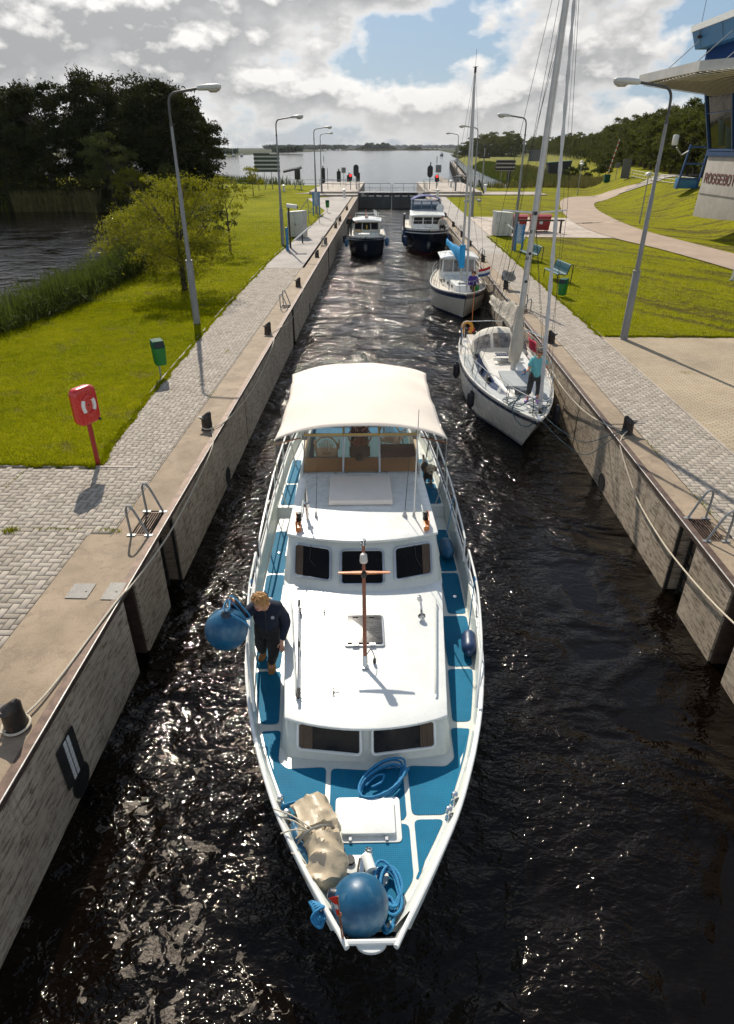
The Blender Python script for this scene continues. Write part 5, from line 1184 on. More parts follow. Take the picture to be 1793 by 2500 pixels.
for y,x,lab in ((3.85,None,'black fender hanging on the left side of the near yacht, nearer its bow'),(7.0,None,'black fender hanging near the stern of the near yacht')):
    t=y/L1; xx=-(hb1(t)+.12); p=(S1[0]+xx,S1[1]+y,S1[2]+.72); cylf('fender',p,.50,.125,(0,.02,1),blackf,lab,FG2); fl((p[0],p[1],p[2]+.3),(S1[0]-hb1(t)+.06,S1[1]+y,S1[2]+sh1(t)+.55),'thin blue line holding the '+lab.split(' of the')[0].replace(' hanging',''),ropeb,r=.006)
cylf('fender',(S1[0]+hb1(.2)+.14,S1[1]+1.9,S1[2]+.95),.5,.12,(0,.02,1),blackf,'black fender squeezed between the near yacht bow and the lock wall',FG2)
# people on the near yacht
person((4.36,18.02,-.28),'person in aqua shirt and sunglasses standing on the bow holding the furled sail',dict(pelvis=(0,0,.80),chest=(.0,-.01,1.14),neck=(.03,-.01,1.32),head=(.05,-.03,1.47),face=(-.45,-.9,-.05),
  sL=(.17,.02,1.26),eL=(.30,-.08,1.02),wL=(.20,-.20,1.14),sR=(-.15,.0,1.24),eR=(-.24,-.10,1.00),wR=(-.36,-.30,.98),hL=(.10,0,.78),kL=(.13,-.03,.42),aL=(.14,0,.09),tL=(.16,-.14,.04),hR=(-.10,0,.78),kR=(-.13,-.02,.42),aR=(-.16,0,.09),tR=(-.22,-.12,.04),fL=(-.4,-.4,.4),fR=(-.6,-.5,0)),
  .9,aqua,charc,lilac,hairm=greyh,fat=1.12,short=True,sleeve='short',shades=True)
m_=MB(); q=random.Random(2)
for k in range(7): m_.tube(bez([(4.36-.42+q.uniform(-.06,.06),17.68,.70+q.uniform(-.09,.09)) for _ in range(5)],4),.011,5)
tag(ob('rope_bundle',m_,ropeb),'bunched blue rope in the hand of the person in the aqua shirt','rope')
person((4.70,25.0,-.42),'person in pale shirt bending with their back turned at the stern of the near yacht',dict(pelvis=(0,0,.78),chest=(.03,.05,1.10),neck=(.03,.10,1.27),head=(.02,.14,1.41),face=(0,.9,-.3),
  sL=(-.16,.05,1.22),eL=(-.24,.15,.98),wL=(-.15,.36,.92),sR=(.20,.05,1.22),eR=(.28,.16,.98),wR=(.20,.38,.95),hL=(-.10,0,.76),kL=(-.11,.03,.42),aL=(-.11,0,.09),tL=(-.11,.14,.04),hR=(.10,0,.76),kR=(.11,.03,.42),aR=(.11,0,.09),tR=(.11,.14,.04),fL=(.2,.5,-.2),fR=(-.2,.5,-.2)),.8,palesh,charc,dark,hairm=greyh,sleeve='short')
# danbuoy: stick with red ball between the two yachts
m_=MB(); m_.tube([(3.52,26.2,-.55),(3.50,26.2,1.5)],.012,6); st=ob('marker_stick',m_,teak); tag(st,'upright marker stick with red ball and small green flag at the near yacht stern','marker buoy')
m_=MB(); m_.ball((3.52,26.15,-.18),.12,10); ob('red_ball',m_,redm,st); m_=MB(); m_.grid(lambda a,b:(3.50+.18*a,26.2+.03*math.sin(a*5),1.45-.2*b+.1*a),4,3); ob('pennant',m_,greenp,st,solid=.003)

# ---- second yacht with small wheelhouse
S2=(4.12,33.75,WZ); y2=root('sailing_yacht',S2,'cream motor sailer with small wheelhouse and cyan sail cover, second boat on the right','sailing yacht',rz=R(0))
L2=8.6; cremeh=mat('cream_hull',(.60,.56,.48),.28,var=.06,coat=.4,dirt=.25)
hb2,sh2,sd2=genhull(y2,L2,3.05,1.38,1.12,1.22,.75,cremeh,full=.5,wlf=.9,stern=.6)
stripe(y2,sd2,.80,.965,navy,name='navy_band'); stripe(y2,sd2,.06,-.0,navy,.005,'boot_stripe'); deckm(y2,hb2,sh2,L2,mat('pale_deck',(.50,.45,.38),.7,var=.1),.05)
m_=MB()
for s in(-1,1): m_.tube([(s*(hb2(t)-.01),t*L2,sh2(t)+.02) for t in np.linspace(0.0,1,30)],.035,6)
ob('toe_rail',m_,ghull,y2)
m_=MB(); m_.hull([(-.42,1.5,1.1),(.42,1.5,1.1),(.92,4.4,1.1),(-.92,4.4,1.1)],[(-.36,1.6,1.52),(.36,1.6,1.52),(.84,4.4,1.62),(-.84,4.4,1.62)]); ct=ob('cabin_trunk',m_,white,y2,bev=.05)
for s in(-1,1):
    for y in(2.3,3.2,4.0): m_=MB(); x=.42+.5*(y-1.5)/2.9; m_.box((s*(x-.025),y,1.36),(.02,.30,.13),rz=-s*.17); ob('cabin_window',m_,glassd,ct,bev=.01)
m_=MB(); m_.box((0,2.15,1.60),(.5,.5,.05)); m_.lathe([(.001,0),(.05,0),(.07,.08),(.001,.10)],(-.5,3.2,1.58),10); ob('fore_hatch',m_,whitep,ct,bev=.01)
m_=MB(); m_.hull([(-.98,4.3,1.4),(.98,4.3,1.4),(.98,6.3,1.2),(-.98,6.3,1.2)],[(-.90,4.45,2.50),(.90,4.45,2.50),(.90,6.3,2.50),(-.90,6.3,2.50)]); wh=ob('wheelhouse',m_,white,y2,bev=.03)
for a,b in ((-.86,-.34),(-.28,.28),(.34,.86)): m_=MB(); m_.hull([(a,4.322,1.78),(b,4.322,1.78),(b,4.34,1.78),(a,4.34,1.78)],[(a*.97,4.40,2.38),(b*.97,4.40,2.38),(b*.97,4.42,2.38),(a*.97,4.42,2.38)]); ob('front_window',m_,vin,wh)
for s in(-1,1):
    for a,b in ((4.6,5.3),(5.4,6.2)): m_=MB(); m_.box((s*.955,(a+b)/2,2.08),(.02,b-a,.55),ry=-s*.075); ob('side_window',m_,vin,wh)
m_=MB(); m_.loft([[(x*1.06*(1-.12*(1-k)),4.12+2.35*t,2.56+.10*(1-x*x)-.03*k) for x in np.linspace(-1,1,13)]+[(x*1.06,4.12+2.35*t,2.49) for x in np.linspace(1,-1,13)] for t,k in ((0,.0),(.08,1),(.5,1),(1,1))]); ob('wheelhouse_roof',m_,white,y2,bev=.01)
b2=Vector((0,2.95,1.45)); t2=Vector((.02,3.05,11.15)); ms=ob('mast',MB().tube([b2,t2],[.07,.05],10),mm_,y2); wire('masthead_aerial',ms,[t2,t2+Vector((0,0,.7))],.008)
m_=MB(); m_.tube([t2-Vector((.12,0,0)),t2+Vector((.12,0,.02))],.012,5); m_.box(tuple(t2+Vector((0,0,-.1))),(.1,.14,.25)); ob('masthead_fitting',m_,dark,ms)
f20=Vector((.02,.10,1.45)); m_=MB(); m_.tube([f20,f20+Vector((0,.1,.35)),f20.lerp(t2,.5),f20.lerp(t2,.92)],[.015,.06,.055,.03],8); ob('furled_genoa',m_,MATS['sail_cloth'],y2)
ob('boom',MB().tube([b2+Vector((0,.1,1.2)),(-.55,6.2,3.05)],.05,8),mm_,y2)
m_=MB(); rings=[]
for i in range(16):
    t=i/15; c=(b2+Vector((0,.05,1.25))).lerp(Vector((-.60,5.9,3.15)),t); w_=.10*(1-.4*t); h_=(.38*(1-t)**2+.17)*(1+.08*math.sin(t*20)); rings.append([tuple(c+Vector((w_*math.cos(a),0,h_*math.sin(a)))) for a in np.linspace(0,2*PI,13)[:-1]])
m_.loft(rings); m_.tube([b2+Vector((0,-.02,.75)),b2+Vector((0,.0,1.9))],[.16,.15],10); ob('sail_cover',m_,cyanc,y2)
for s in(-1,1):
    wire('shroud',y2,[(s*(hb2(.42)-.1),.40*L2,1.2),(s*.6,3.0,6.6),t2],.006); wire('shroud',y2,[(s*(hb2(.36)-.1),.36*L2,1.2),(0,3.0,6.6)],.006)
m_=MB()
for s in(-1,1): m_.tube([(0,3.0,6.6),(s*.6,3.0,6.6)],.018,6)
ob('spreader',m_,whitep,ms); wire('backstay',y2,[(0,L2,1.3),t2],.006)
rails(y2,hb2,sh2,L2,.16,.95,7,.58)
m_=MB(); P=[(-.75,1.35,1.3),(-.72,1.3,1.9),(-.35,.2,1.98),(.35,.2,1.98),(.72,1.3,1.9),(.75,1.35,1.3)]; m_.tube(P,.014,6); m_.tube([(-.35,.2,1.98),(-.3,.25,1.4)],.012,6); m_.tube([(.35,.2,1.98),(.3,.25,1.4)],.012,6); ob('pulpit',m_,steel,y2)
fg=mat('flag_red',(.45,.02,.015),.8); fstf=root('ensign',(4.95,36.2,-.3),'Dutch flag with red, white and blue stripes on a short staff','flag')
ob('staff',MB().tube([(0,0,0),(.05,.1,.85)],.015,6),whitep,fstf)
for k,(nm,mm2) in enumerate((('red_stripe',fg),('white_stripe',whitep),('blue_stripe',bluem))):
    m_=MB(); m_.grid(lambda a,b:(.05+.62*a,.1+.06*math.sin(a*7),.82+.16*a-(.13*k+.13*b)*(1+.1*a)-.02*math.sin(a*5)),10,2); ob(nm,m_,mm2,fstf,solid=.003)
person((4.66,35.65,-.62),'person in purple jacket sitting on the foredeck of the second yacht',dict(pelvis=(0,0,.42),chest=(-.02,-.03,.74),neck=(-.01,-.04,.90),head=(0,-.06,1.05),face=(-.3,-.9,-.1),
  sL=(.17,0,.85),eL=(.26,-.16,.64),wL=(.28,-.36,.60),sR=(-.18,0,.85),eR=(-.26,-.05,.60),wR=(-.16,-.25,.50),hL=(.10,-.03,.40),kL=(.20,-.40,.46),aL=(.24,-.42,.10),tL=(.26,-.55,.05),hR=(-.10,-.03,.40),kR=(-.05,-.42,.44),aR=(-.02,-.42,.10),tR=(-.02,-.55,.05),fL=(.2,-.6,0),fR=(.2,-.6,0)),.9,purple,charc,dark,hairm=brownh)

# ---- dark cruisers at the far end
def darkboat(S,L_,B,zb,zm,label,nm):
    r=root(nm,S,label,'motor cruiser'); f=genhull(r,L_,B,zb,zm,zm,.9,hulld,full=.38,wlf=.88,stern=.85); 
    stripe(r,f[2],.93,1.0,white,.02,'white_sheer_stripe'); m_=MB()
    for s in(-1,1): m_.tube([(s*(f[0](t)+.03),t*L_-.02,f[1](t)*.84) for t in np.linspace(0,1,30)],.035,6)
    ob('rubbing_strake',m_,whitep if B>3.3 else hulld,r); deckm(r,f[0],f[1],L_,mat('pale_deck2',(.48,.44,.38),.7),.03)
    m_=MB()
    for s in(-1,1): m_.tube([(s*(f[0](t)-.0),t*L_,f[1](t)+.02) for t in np.linspace(0,1,24)],.03,6)
    ob('toe_rail',m_,white,r)
    m_=MB(); m_.hull([(-.16,.02,.80),(.16,.02,.80),(.07,.3,.5),(-.07,.3,.5)],[(-.10,-.05,.95),(.10,-.05,.95),(.05,.3,.6),(-.05,.3,.6)]); m_.tube([(-.12,-.10,1.05),(0,-.08,.72),(.12,-.10,1.05)],.025,6); m_.tube([(0,-.10,1.15),(0,-.06,.70)],.022,6); ob('anchor',m_,galv,r)
    return r,f
DL=(-1.62,55.4,WZ); dl,(h_,s_,_)=darkboat(DL,8.5,3.15,1.62,1.36,'dark blue motor cruiser with cream wheelhouse by the far left lock wall','motor_cruiser')
m_=MB(); m_.hull([(-.9,1.6,1.4),(.9,1.6,1.4),(1.1,3.0,1.4),(-1.1,3.0,1.4)],[(-.8,1.8,1.72),(.8,1.8,1.72),(1.0,3.0,1.78),(-1.0,3.0,1.78)]); ob('fore_cabin',m_,offw,dl,bev=.03)
m_=MB(); m_.hull([(-1.12,2.6,1.5),(1.12,2.6,1.5),(1.15,5.2,1.5),(-1.15,5.2,1.5)],[(-1.03,2.95,2.5),(1.03,2.95,2.5),(1.05,5.2,2.5),(-1.05,5.2,2.5)]); wh=ob('wheelhouse',m_,mat('cream_paint',(.50,.47,.38),.4,var=.06),dl,bev=.04)
for a,b in ((-.98,-.40),(-.32,.32),(.40,.98)): m_=MB(); m_.hull([(a,2.70,1.88),(b,2.70,1.88),(b,2.75,1.88),(a,2.75,1.88)],[(a*.97,2.87,2.38),(b*.97,2.87,2.38),(b*.97,2.92,2.38),(a*.97,2.92,2.38)]); ob('front_window',m_,glassd,wh)
m_=MB(); m_.loft([[(x*1.22,2.5+2.9*t,2.56+.12*(1-x*x)) for x in np.linspace(-1,1,11)]+[(x*1.22,2.5+2.9*t,2.50) for x in np.linspace(1,-1,11)] for t in (0,.5,1)]); rf=ob('wheelhouse_roof',m_,white,dl,bev=.01)
m_=MB(); m_.tube([(-1.0,5.0,2.6),(-1.0,5.0,2.95),(1.0,5.0,2.95),(1.0,5.0,2.6)],.03,6); m_.tube([(-1.0,3.6,2.6),(-1.0,3.6,2.85),(1.0,3.6,2.85),(1.0,3.6,2.6)],.02,6); m_.box((0,3.6,2.75),(.3,.3,.2)); ob('roof_rack',m_,offw,rf)
m_=MB(); m_.tube([(-.05,3.4,2.6),(-.06,3.4,3.35)],[.05,.02],6); ob('signal_mast',m_,mat('red_white_pole',(.45,.12,.08),.6),rf); m_=MB(); m_.grid(lambda a,b:(.55+.3*a,4.6,3.30-.35*b-.2*a),3,3); ob('pale_pennant',m_,whitep,rf,solid=.004); wire('pennant_staff',rf,[(.55,4.6,2.6),(.55,4.6,3.35)],.01)
m_=MB(); m_.box((.03,2.66,2.08),(.07,.02,.30)); ob('yellow_pennant',m_,mat('yellow_cloth',(.6,.40,.02),.8),wh)
rails(dl,h_,s_,8.5,.06,.55,6,.55)
m_=MB(); m_.box((-.15,1.2,1.68),(.9,.7,.12)); m_.tube([(-.5,.9,1.85),(.3,.9,1.85)],.03,6); ob('deck_locker',m_,whitep,dl,bev=.02)

o=MB(); o.tube(bez([(-.6+.25*math.cos(a),1.75+.2*math.sin(a),1.78+.01*a) for a in np.linspace(0,18,30)],2),.022,5); o=ob('rope_coil',o,mat('tan_rope',(.42,.28,.12),.9)); o.location=DL; tag(o,'tan rope coil on the foredeck of the far left dark cruiser','rope')
FG3='blue fenders of the far dark cruisers'
cylf('fender',(DL[0]+1.72,57.3,WZ+1.05),.55,.17,(.0,0,1),blueb,'blue fender on the open water side of the far left dark cruiser',FG3)
cylf('fender',(DL[0]-1.60,56.8,WZ+1.0),.5,.15,(.0,0,1),blueb,'blue fender at the front left corner of the far left dark cruiser',FG3)
cylf('fender',(DL[0]-1.85,58.6,WZ+1.1),.6,.17,(.0,0,1),blackf,'dark fender between the far left cruiser and the wall',FG3)
person((DL[0]-1.38,57.7,WZ+1.36),'person in black jacket standing on the left deck of the far left dark cruiser',dict(pelvis=(0,0,.86),chest=(.02,-.02,1.22),neck=(.03,-.02,1.40),head=(.04,-.04,1.56),face=(.5,-.8,0),
  sL=(.18,0,1.32),eL=(.34,-.15,1.15),wL=(.52,-.3,1.12),sR=(-.18,0,1.32),eR=(-.25,-.08,1.06),wR=(-.16,-.25,.95),hL=(.1,0,.84),kL=(.12,-.02,.46),aL=(.12,0,.09),tL=(.13,-.15,.04),hR=(-.1,0,.84),kR=(-.12,-.02,.46),aR=(-.12,0,.09),tR=(-.13,-.15,.04),fL=(.6,-.3,0),fR=(.3,-.6,0)),.9,blackt,charc,dark,hairm=brownh)
DR=(3.55,56.9,WZ); dr,(h_,s_,_)=darkboat(DR,12,3.95,2.05,1.72,'black and white motor cruiser with blue bimini by the far right wall','motor_cruiser')
stripe(dr,_,.03,.0,mat('antifoul_red',(.16,.01,.012),.5),.01,'antifoul_band')
m_=MB(); m_.hull([(-1.35,2.9,1.7),(1.35,2.9,1.7),(1.5,6.8,1.7),(-1.5,6.8,1.7)],[(-1.25,3.15,2.78),(1.25,3.15,2.78),(1.4,6.8,2.78),(-1.4,6.8,2.78)]); sal=ob('saloon',m_,white,dr,bev=.05)
for a,b in ((-1.18,-.42),(-.32,.38),(.50,1.18)): m_=MB(); m_.hull([(a,2.98,2.16),(b,2.98,2.16),(b,3.03,2.16),(a,3.03,2.16)],[(a*.97,3.10,2.66),(b*.97,3.10,2.66),(b*.97,3.16,2.66),(a*.97,3.16,2.66)]); ob('front_window',m_,glassd,sal)
m_=MB(); m_.loft([[(x*1.46,2.75+2.5*t,2.84+.07*(1-x*x)+.22*t) for x in np.linspace(-1,1,11)]+[(x*1.46,2.75+2.5*t,2.76+.22*t) for x in np.linspace(1,-1,11)] for t in (0,.5,1)]); ob('saloon_roof',m_,white,dr,bev=.01)
m_=MB(); m_.hull([(-1.34,5.2,3.0),(1.34,5.2,3.0),(1.38,8.2,3.0),(-1.38,8.2,3.0)],[(-1.22,5.5,3.75),(1.22,5.5,3.75),(1.3,8.2,3.75),(-1.3,8.2,3.75)]); bim=ob('enclosed_bridge',m_,mat('blue_vinyl_tent',(.02,.035,.06),.15,spec=.7),dr,bev=.04)
m_=MB(); m_.loft([[(x*1.30,5.4+2.9*t,3.78+.36*(1-abs(x)**2.5)+.05*math.sin(t*6)) for x in np.linspace(-1,1,13)] for t in np.linspace(0,1,8)],cap=False,closed=False); ob('bimini_top',m_,mat('navy_bimini',(.015,.03,.16),.8),bim,solid=.03)
m_=MB()
for x in(-.45,.45): m_.tube([(x*1.02,5.18,3.05),(x,5.49,3.75)],.02,5)
m_.tube([(-1.3,5.30,3.40),(1.3,5.30,3.40)],.02,5)
for x in (-1,1): m_.tube([(x*1.34,5.2,3.05),(x*1.24,5.48,3.8)],.025,5)
ob('tent_frame',m_,mat('light_blue_tube',(.2,.32,.42),.5),bim)
m_=MB()
for a,b in ((-1.15,-.5),(-.38,.38),(.5,1.15)): m_.hull([(a,5.33,3.5),(b,5.33,3.5),(b,5.36,3.5),(a,5.36,3.5)],[(a*.97,5.44,3.74),(b*.97,5.44,3.74),(b*.97,5.47,3.74),(a*.97,5.47,3.74)])
ob('pale_upper_pane',m_,mat('pale_vinyl',(.5,.5,.52),.2),bim)
m_=MB(); m_.lathe([(.001,-.05),(.2,-.03),(.33,.02),(.34,.03),(.2,-.01),(.001,-.02)],(1.18,4.9,3.25),20,(-.1,-1,.25)); m_.tube([(1.18,5.0,2.95),(1.18,4.98,3.2)],.03,6); ob('satellite_dish',m_,whitep,dr)
rails(dr,h_,s_,12,.03,.42,7,.62); m_=MB(); m_.tube([(-.5,.35,2.66),(0,-.02,2.68),(.5,.35,2.66)],.02,6); ob('bow_rail',m_,steel,dr)
m_=MB(); m_.hull([(-2.05,3.2,1.7),(-1.9,3.2,1.7),(-1.9,4.4,1.7),(-2.05,4.4,1.7)],[(-2.05,3.2,2.9),(-1.9,3.2,2.9),(-1.9,4.4,2.9),(-2.05,4.4,2.9)]); ob('side_screen',m_,black,dr)
m_=MB(); m_.box((.0,1.9,1.95),(.6,.35,.03)); ob('deck_hatch',m_,glassd,dr)
for (x,y,z,lab) in ((-2.2,2.7,.85,'front blue fender on the water side of the far right cruiser'),(-2.3,4.2,.9,'rear blue fender on the water side of the far right cruiser'),(-2.25,3.4,1.45,'small raised dark fender on the water side of the far right cruiser')): cylf('fender',(DR[0]+x+.35,DR[1]+y,WZ+z),.75 if z<1 else .5,.19,(0,0,1),navyf,lab,FG3)
cylf('fender',(DR[0]+1.75,DR[1]+1.6,WZ+1.1),.8,.2,(0,0,1),navyf,'blue fender between the far right cruiser and the wall',FG3)
person((DR[0]+1.15,DR[1]+1.6,WZ+1.72),'person in pale shirt sitting on the foredeck of the far right cruiser',dict(pelvis=(0,0,.42),chest=(0,0,.76),neck=(0,-.01,.93),head=(0,-.03,1.08),face=(-.2,-1,0),
  sL=(.19,0,.86),eL=(.30,-.1,.62),wL=(.22,-.3,.52),sR=(-.19,0,.86),eR=(-.30,-.1,.62),wR=(-.22,-.3,.52),hL=(.11,-.03,.40),kL=(.18,-.40,.46),aL=(.2,-.42,.10),tL=(.2,-.55,.05),hR=(-.11,-.03,.40),kR=(-.18,-.40,.46),aR=(-.2,-.42,.10),tR=(-.2,-.55,.05),fL=(-.2,-.6,0),fR=(.2,-.6,0)),.5,mat('khaki_shirt',(.36,.34,.29),.8),charc,dark,hairm=greyh,fat=1.2)
# ================================================================ lock-side furniture
def bollard(x,y,label,s):
    r=root('bollard',(x,y,0),label,'bollard','iron bollards along both quays',rz=0 if s>0 else PI); m_=MB(); n=18
    bot=[(.135*math.cos(2*PI*k/n),.135*math.sin(2*PI*k/n)) for k in range(n)]
    rings=[[(a*1.12,b*1.12,0) for a,b in bot],[(a*1.1,b*1.1,.025) for a,b in bot],[(a,b,.035) for a,b in bot],[(a*.93,b*.93,.26) for a,b in bot],[(a*1.0+.02*(a>0),b*.95,.30+.11*max(0,(-a)/.135)) for a,b in bot],[(a*.85+.01,b*.6,.325+.13*max(0,(-a+.02)/.135)) for a,b in bot],[(-.07+a*.12,b*.25,.46) for a,b in bot]]
    m_.loft(rings); ob('bollard_post',m_,mat('bollard_iron',(.035,.028,.024),.5,.4,var=.35,dirt=.6,scale=9,spots=(12,.58,(.12,.06,.035),.7)),r,auto=50)
    m_=MB(); m_.hull([(.08,-.06,.25),(.19,-.03,.31),(.19,.03,.31),(.08,.06,.25)],[(.06,-.09,.32),(.20,-.05,.335),(.20,.05,.335),(.06,.09,.32)]); ob('horn',m_,MATS['bollard_iron'],r); return r
Lb=[(5.4,'iron bollard nearest the camera on the left coping with a pale rope round its foot'),(15,'iron bollard on the left coping level with the cruiser canopy'),(24.5,'iron bollard on the left coping level with the nearest lamp post'),(34.1,'left coping bollard just beyond the second wall ladder'),(44.2,'left coping bollard fifth from the camera'),(50.8,'left coping bollard level with the second lamp post'),(61.6,'left coping bollard beyond the white cabinet'),(67.6,'left coping bollard beside the far left cruiser wheelhouse'),(80,'last bollard of the left quay before the gates')]
for y,l in Lb: bollard(-4.45,y,l,-1)
Rb=[(15,'iron bollard on the right coping with the yacht mooring ropes round it'),(23.5,'iron bollard on the right coping beside the near yacht furled sail'),(33.8,'iron bollard on the right coping carrying a grey plastic sheet'),(42.6,'right coping bollard between the second yacht and the green bench'),(49.9,'right coping bollard level with the white cabinet post sign'),(55.3,'right coping bollard beside the far right cruiser bow'),(63,'right coping bollard beside the far right cruiser saloon'),(72,'last bollard of the right quay before the gates')]
for y,l in Rb: bollard(6.08,y,l,1)
m_=MB(); m_.grid(lambda a,b:(-.30+.6*a+.05*math.sin(b*6),-.05-.12*math.sin(a*7+b*3),.42+.44*b+.05*math.sin(a*9)),8,8); m_.grid(lambda a,b:(-.30+.6*a,.10+.10*math.sin(a*5+b*4),.40+.42*b+.04*math.sin(a*6)),8,8)
o=ob('plastic_sheet',m_,mat('grey_sheet',(.28,.28,.27),.4,var=.15),loc=(6.15,33.7,0),auto=20); tag(o,'crumpled grey plastic sheet stuck up on a right quay bollard','plastic sheet')
def ladderrails(x0,x1,y0,y1,label):
    r=root('ladder_handrails',((x0+x1)/2,(y0+y1)/2,0),label,'handrails','ladder handrails on both quays'); hx=abs(x1-x0)/2; hy=(y1-y0)/2; s=1 if x0>0 else -1
    for sy in(-1,1):
        y=sy*(hy+.03); m_=MB(); P=bez([(-s*hx,y,.01),(-s*hx*.15,y,.40),(s*hx*.35,y,.58),(s*hx*.75,y,.62),(s*hx*1.0,y,.56),(s*hx*1.05,y,.40),(s*hx,y,.01)],5); m_.tube(P,.022,8); h_=ob('handrail_loop',m_,galv,r)
        for sx in(-1,1): m_=MB(); m_.box((sx*hx,y,.014),(.15,.07,.014)); ob('foot_plate',m_,galv,h_)
    m_=MB(); 
    for k in range(7): m_.box((-hx+2*hx*(k+.5)/7,0,-.012),(.012,2*hy,.03))
    for sy in(-1,1): m_.box((0,sy*hy,-.01),(2*hx,.03,.035))
    ob('grate',m_,rust,r,smooth=False)
    return r
ladderrails(-4.6,-4.28,9.9,10.72,'steel ladder handrails and grate nearest the camera on the left quay')
ladderrails(-4.6,-4.28,28.9,29.7,'steel ladder handrails on the left quay, second from the camera')
ladderrails(-4.6,-4.28,49.2,50,'steel ladder handrails on the left quay opposite the second lamp post')
ladderrails(-4.6,-4.28,64,64.8,'last steel ladder handrails of the left quay beside the far left cruiser')
ladderrails(5.88,6.22,9.98,10.75,'steel ladder handrails and grate nearest the camera on the right quay')
ladderrails(5.88,6.22,28.2,29,'steel ladder handrails on the right quay beside the near yacht mast')
ladderrails(5.88,6.22,43.2,44,'steel ladder handrails on the right quay beyond the second yacht')
ladderrails(5.88,6.22,57,57.8,'last steel ladder handrails of the right quay beside the far right cruiser')
# ropes on the walls
def rope(pts,r,mtl,label,n=6,cat='mooring rope',grp=None): return tag(ob('mooring_rope',MB().tube(bez(pts,8),r,n),mtl),label,cat,grp)
m_=MB(); P=[(-4.45+.155*math.cos(a),5.4+.155*math.sin(a),.045+.004*a) for a in np.linspace(-2.2,4.1,16)]+[(-4.36,5.72,.05),(-4.28,6.3,.03),(-4.20,7.2,.03),(-4.12,8.0,.03),(-4.09,8.5,-.05),(-4.07,10.2,-.22),(-4.07,12,-.20),(-4.08,13.6,-.08),(-4.11,14.2,.02),(-4.3,14.85,.05),(-4.30,15.02,.06),(-4.45,15.16,.07),(-4.6,15,.07),(-4.45,14.84,.06),(-4.3,14.9,.05)]
m_.tube(bez(P,4),.017,7); tag(ob('mooring_rope',m_,ropew),'pale twisted rope from the nearest left bollard sagging along the left wall','mooring rope')
rope([(-4.35,14.9,.06),(-4.12,15.4,.03),(-4.09,17,-.18),(-4.08,19.5,-.35),(-4.08,22,-.22),(-4.10,23.8,.02),(-4.35,24.4,.07)],.014,ropew,'thin rope sagging along the left wall between the second and third bollards')
rope([(-4.3,24.5,.06),(-4.1,25.6,.0),(-4.09,28,-.3),(-4.09,31,-.4),(-4.1,33.2,-.0),(-4.3,34,.06)],.013,ropew,'thin rope on the left wall beyond the third bollard')
rope([(6.2,15.1,.12),(6.0,14.85,.10),(5.82,14.6,.03),(5.72,14.2,-.12),(5.71,12.8,-.62),(5.70,11.3,-.75),(5.70,10.2,-.72),(5.70,9.0,-.60),(5.70,8,-.42),(5.72,6.8,-.15),(5.8,6,.03)],.017,ropew,'pale rope hanging in a long curve on the right wall in front of the ladder')
rope([(6.0,15.0,.10),(5.78,15.4,.03),(5.70,16.2,-.12),(5.66,17.6,-.30),(5.55,19.2,-.28),(5.45,20.6,-.1)],.017,ropew,'pale rope from the right bollard to the side of the near yacht')
rope([(6.0,14.9,.14),(5.74,14.9,.04),(5.2,15.3,-.38),(4.7,15.8,-.28),(4.32,16.5,-.10)],.010,roped,'dark bow line from the near yacht to the right bollard, upper strand')
rope([(6.0,14.85,.12),(5.74,14.75,.04),(5.2,15.05,-.62),(4.7,15.6,-.5),(4.28,16.3,-.2)],.010,roped,'dark bow line from the near yacht to the right bollard, lower strand')
rope([(6.0,23.5,.10),(5.74,24.6,.02),(5.6,26.5,-.12),(5.62,28,-.05),(5.78,30,.02),(5.8,33,.03),(6.0,33.8,.1)],.018,ropew,'pale rope lying along the right wall edge beside the near yacht')
rope([(6.0,33.8,.10),(5.72,35,.0),(5.62,37,-.35),(5.60,39,-.25),(5.72,41.5,.02),(6,42.6,.1)],.02,ropew,'pale rope along the right wall beside the second yacht')
rope([(6.0,42.6,.10),(5.74,44,.02),(5.66,47,-.2),(5.7,51,-.1),(5.5,56,.0),(5.2,59.5,.1)],.022,ropew,'long pale rope from the right quay to the far right cruiser')
rope([(5.1,25.6,-.10),(5.6,25.3,.0),(5.85,24.2,.06),(6.0,23.6,.12)],.012,ropeb,'blue stern line from the near yacht to the right quay')
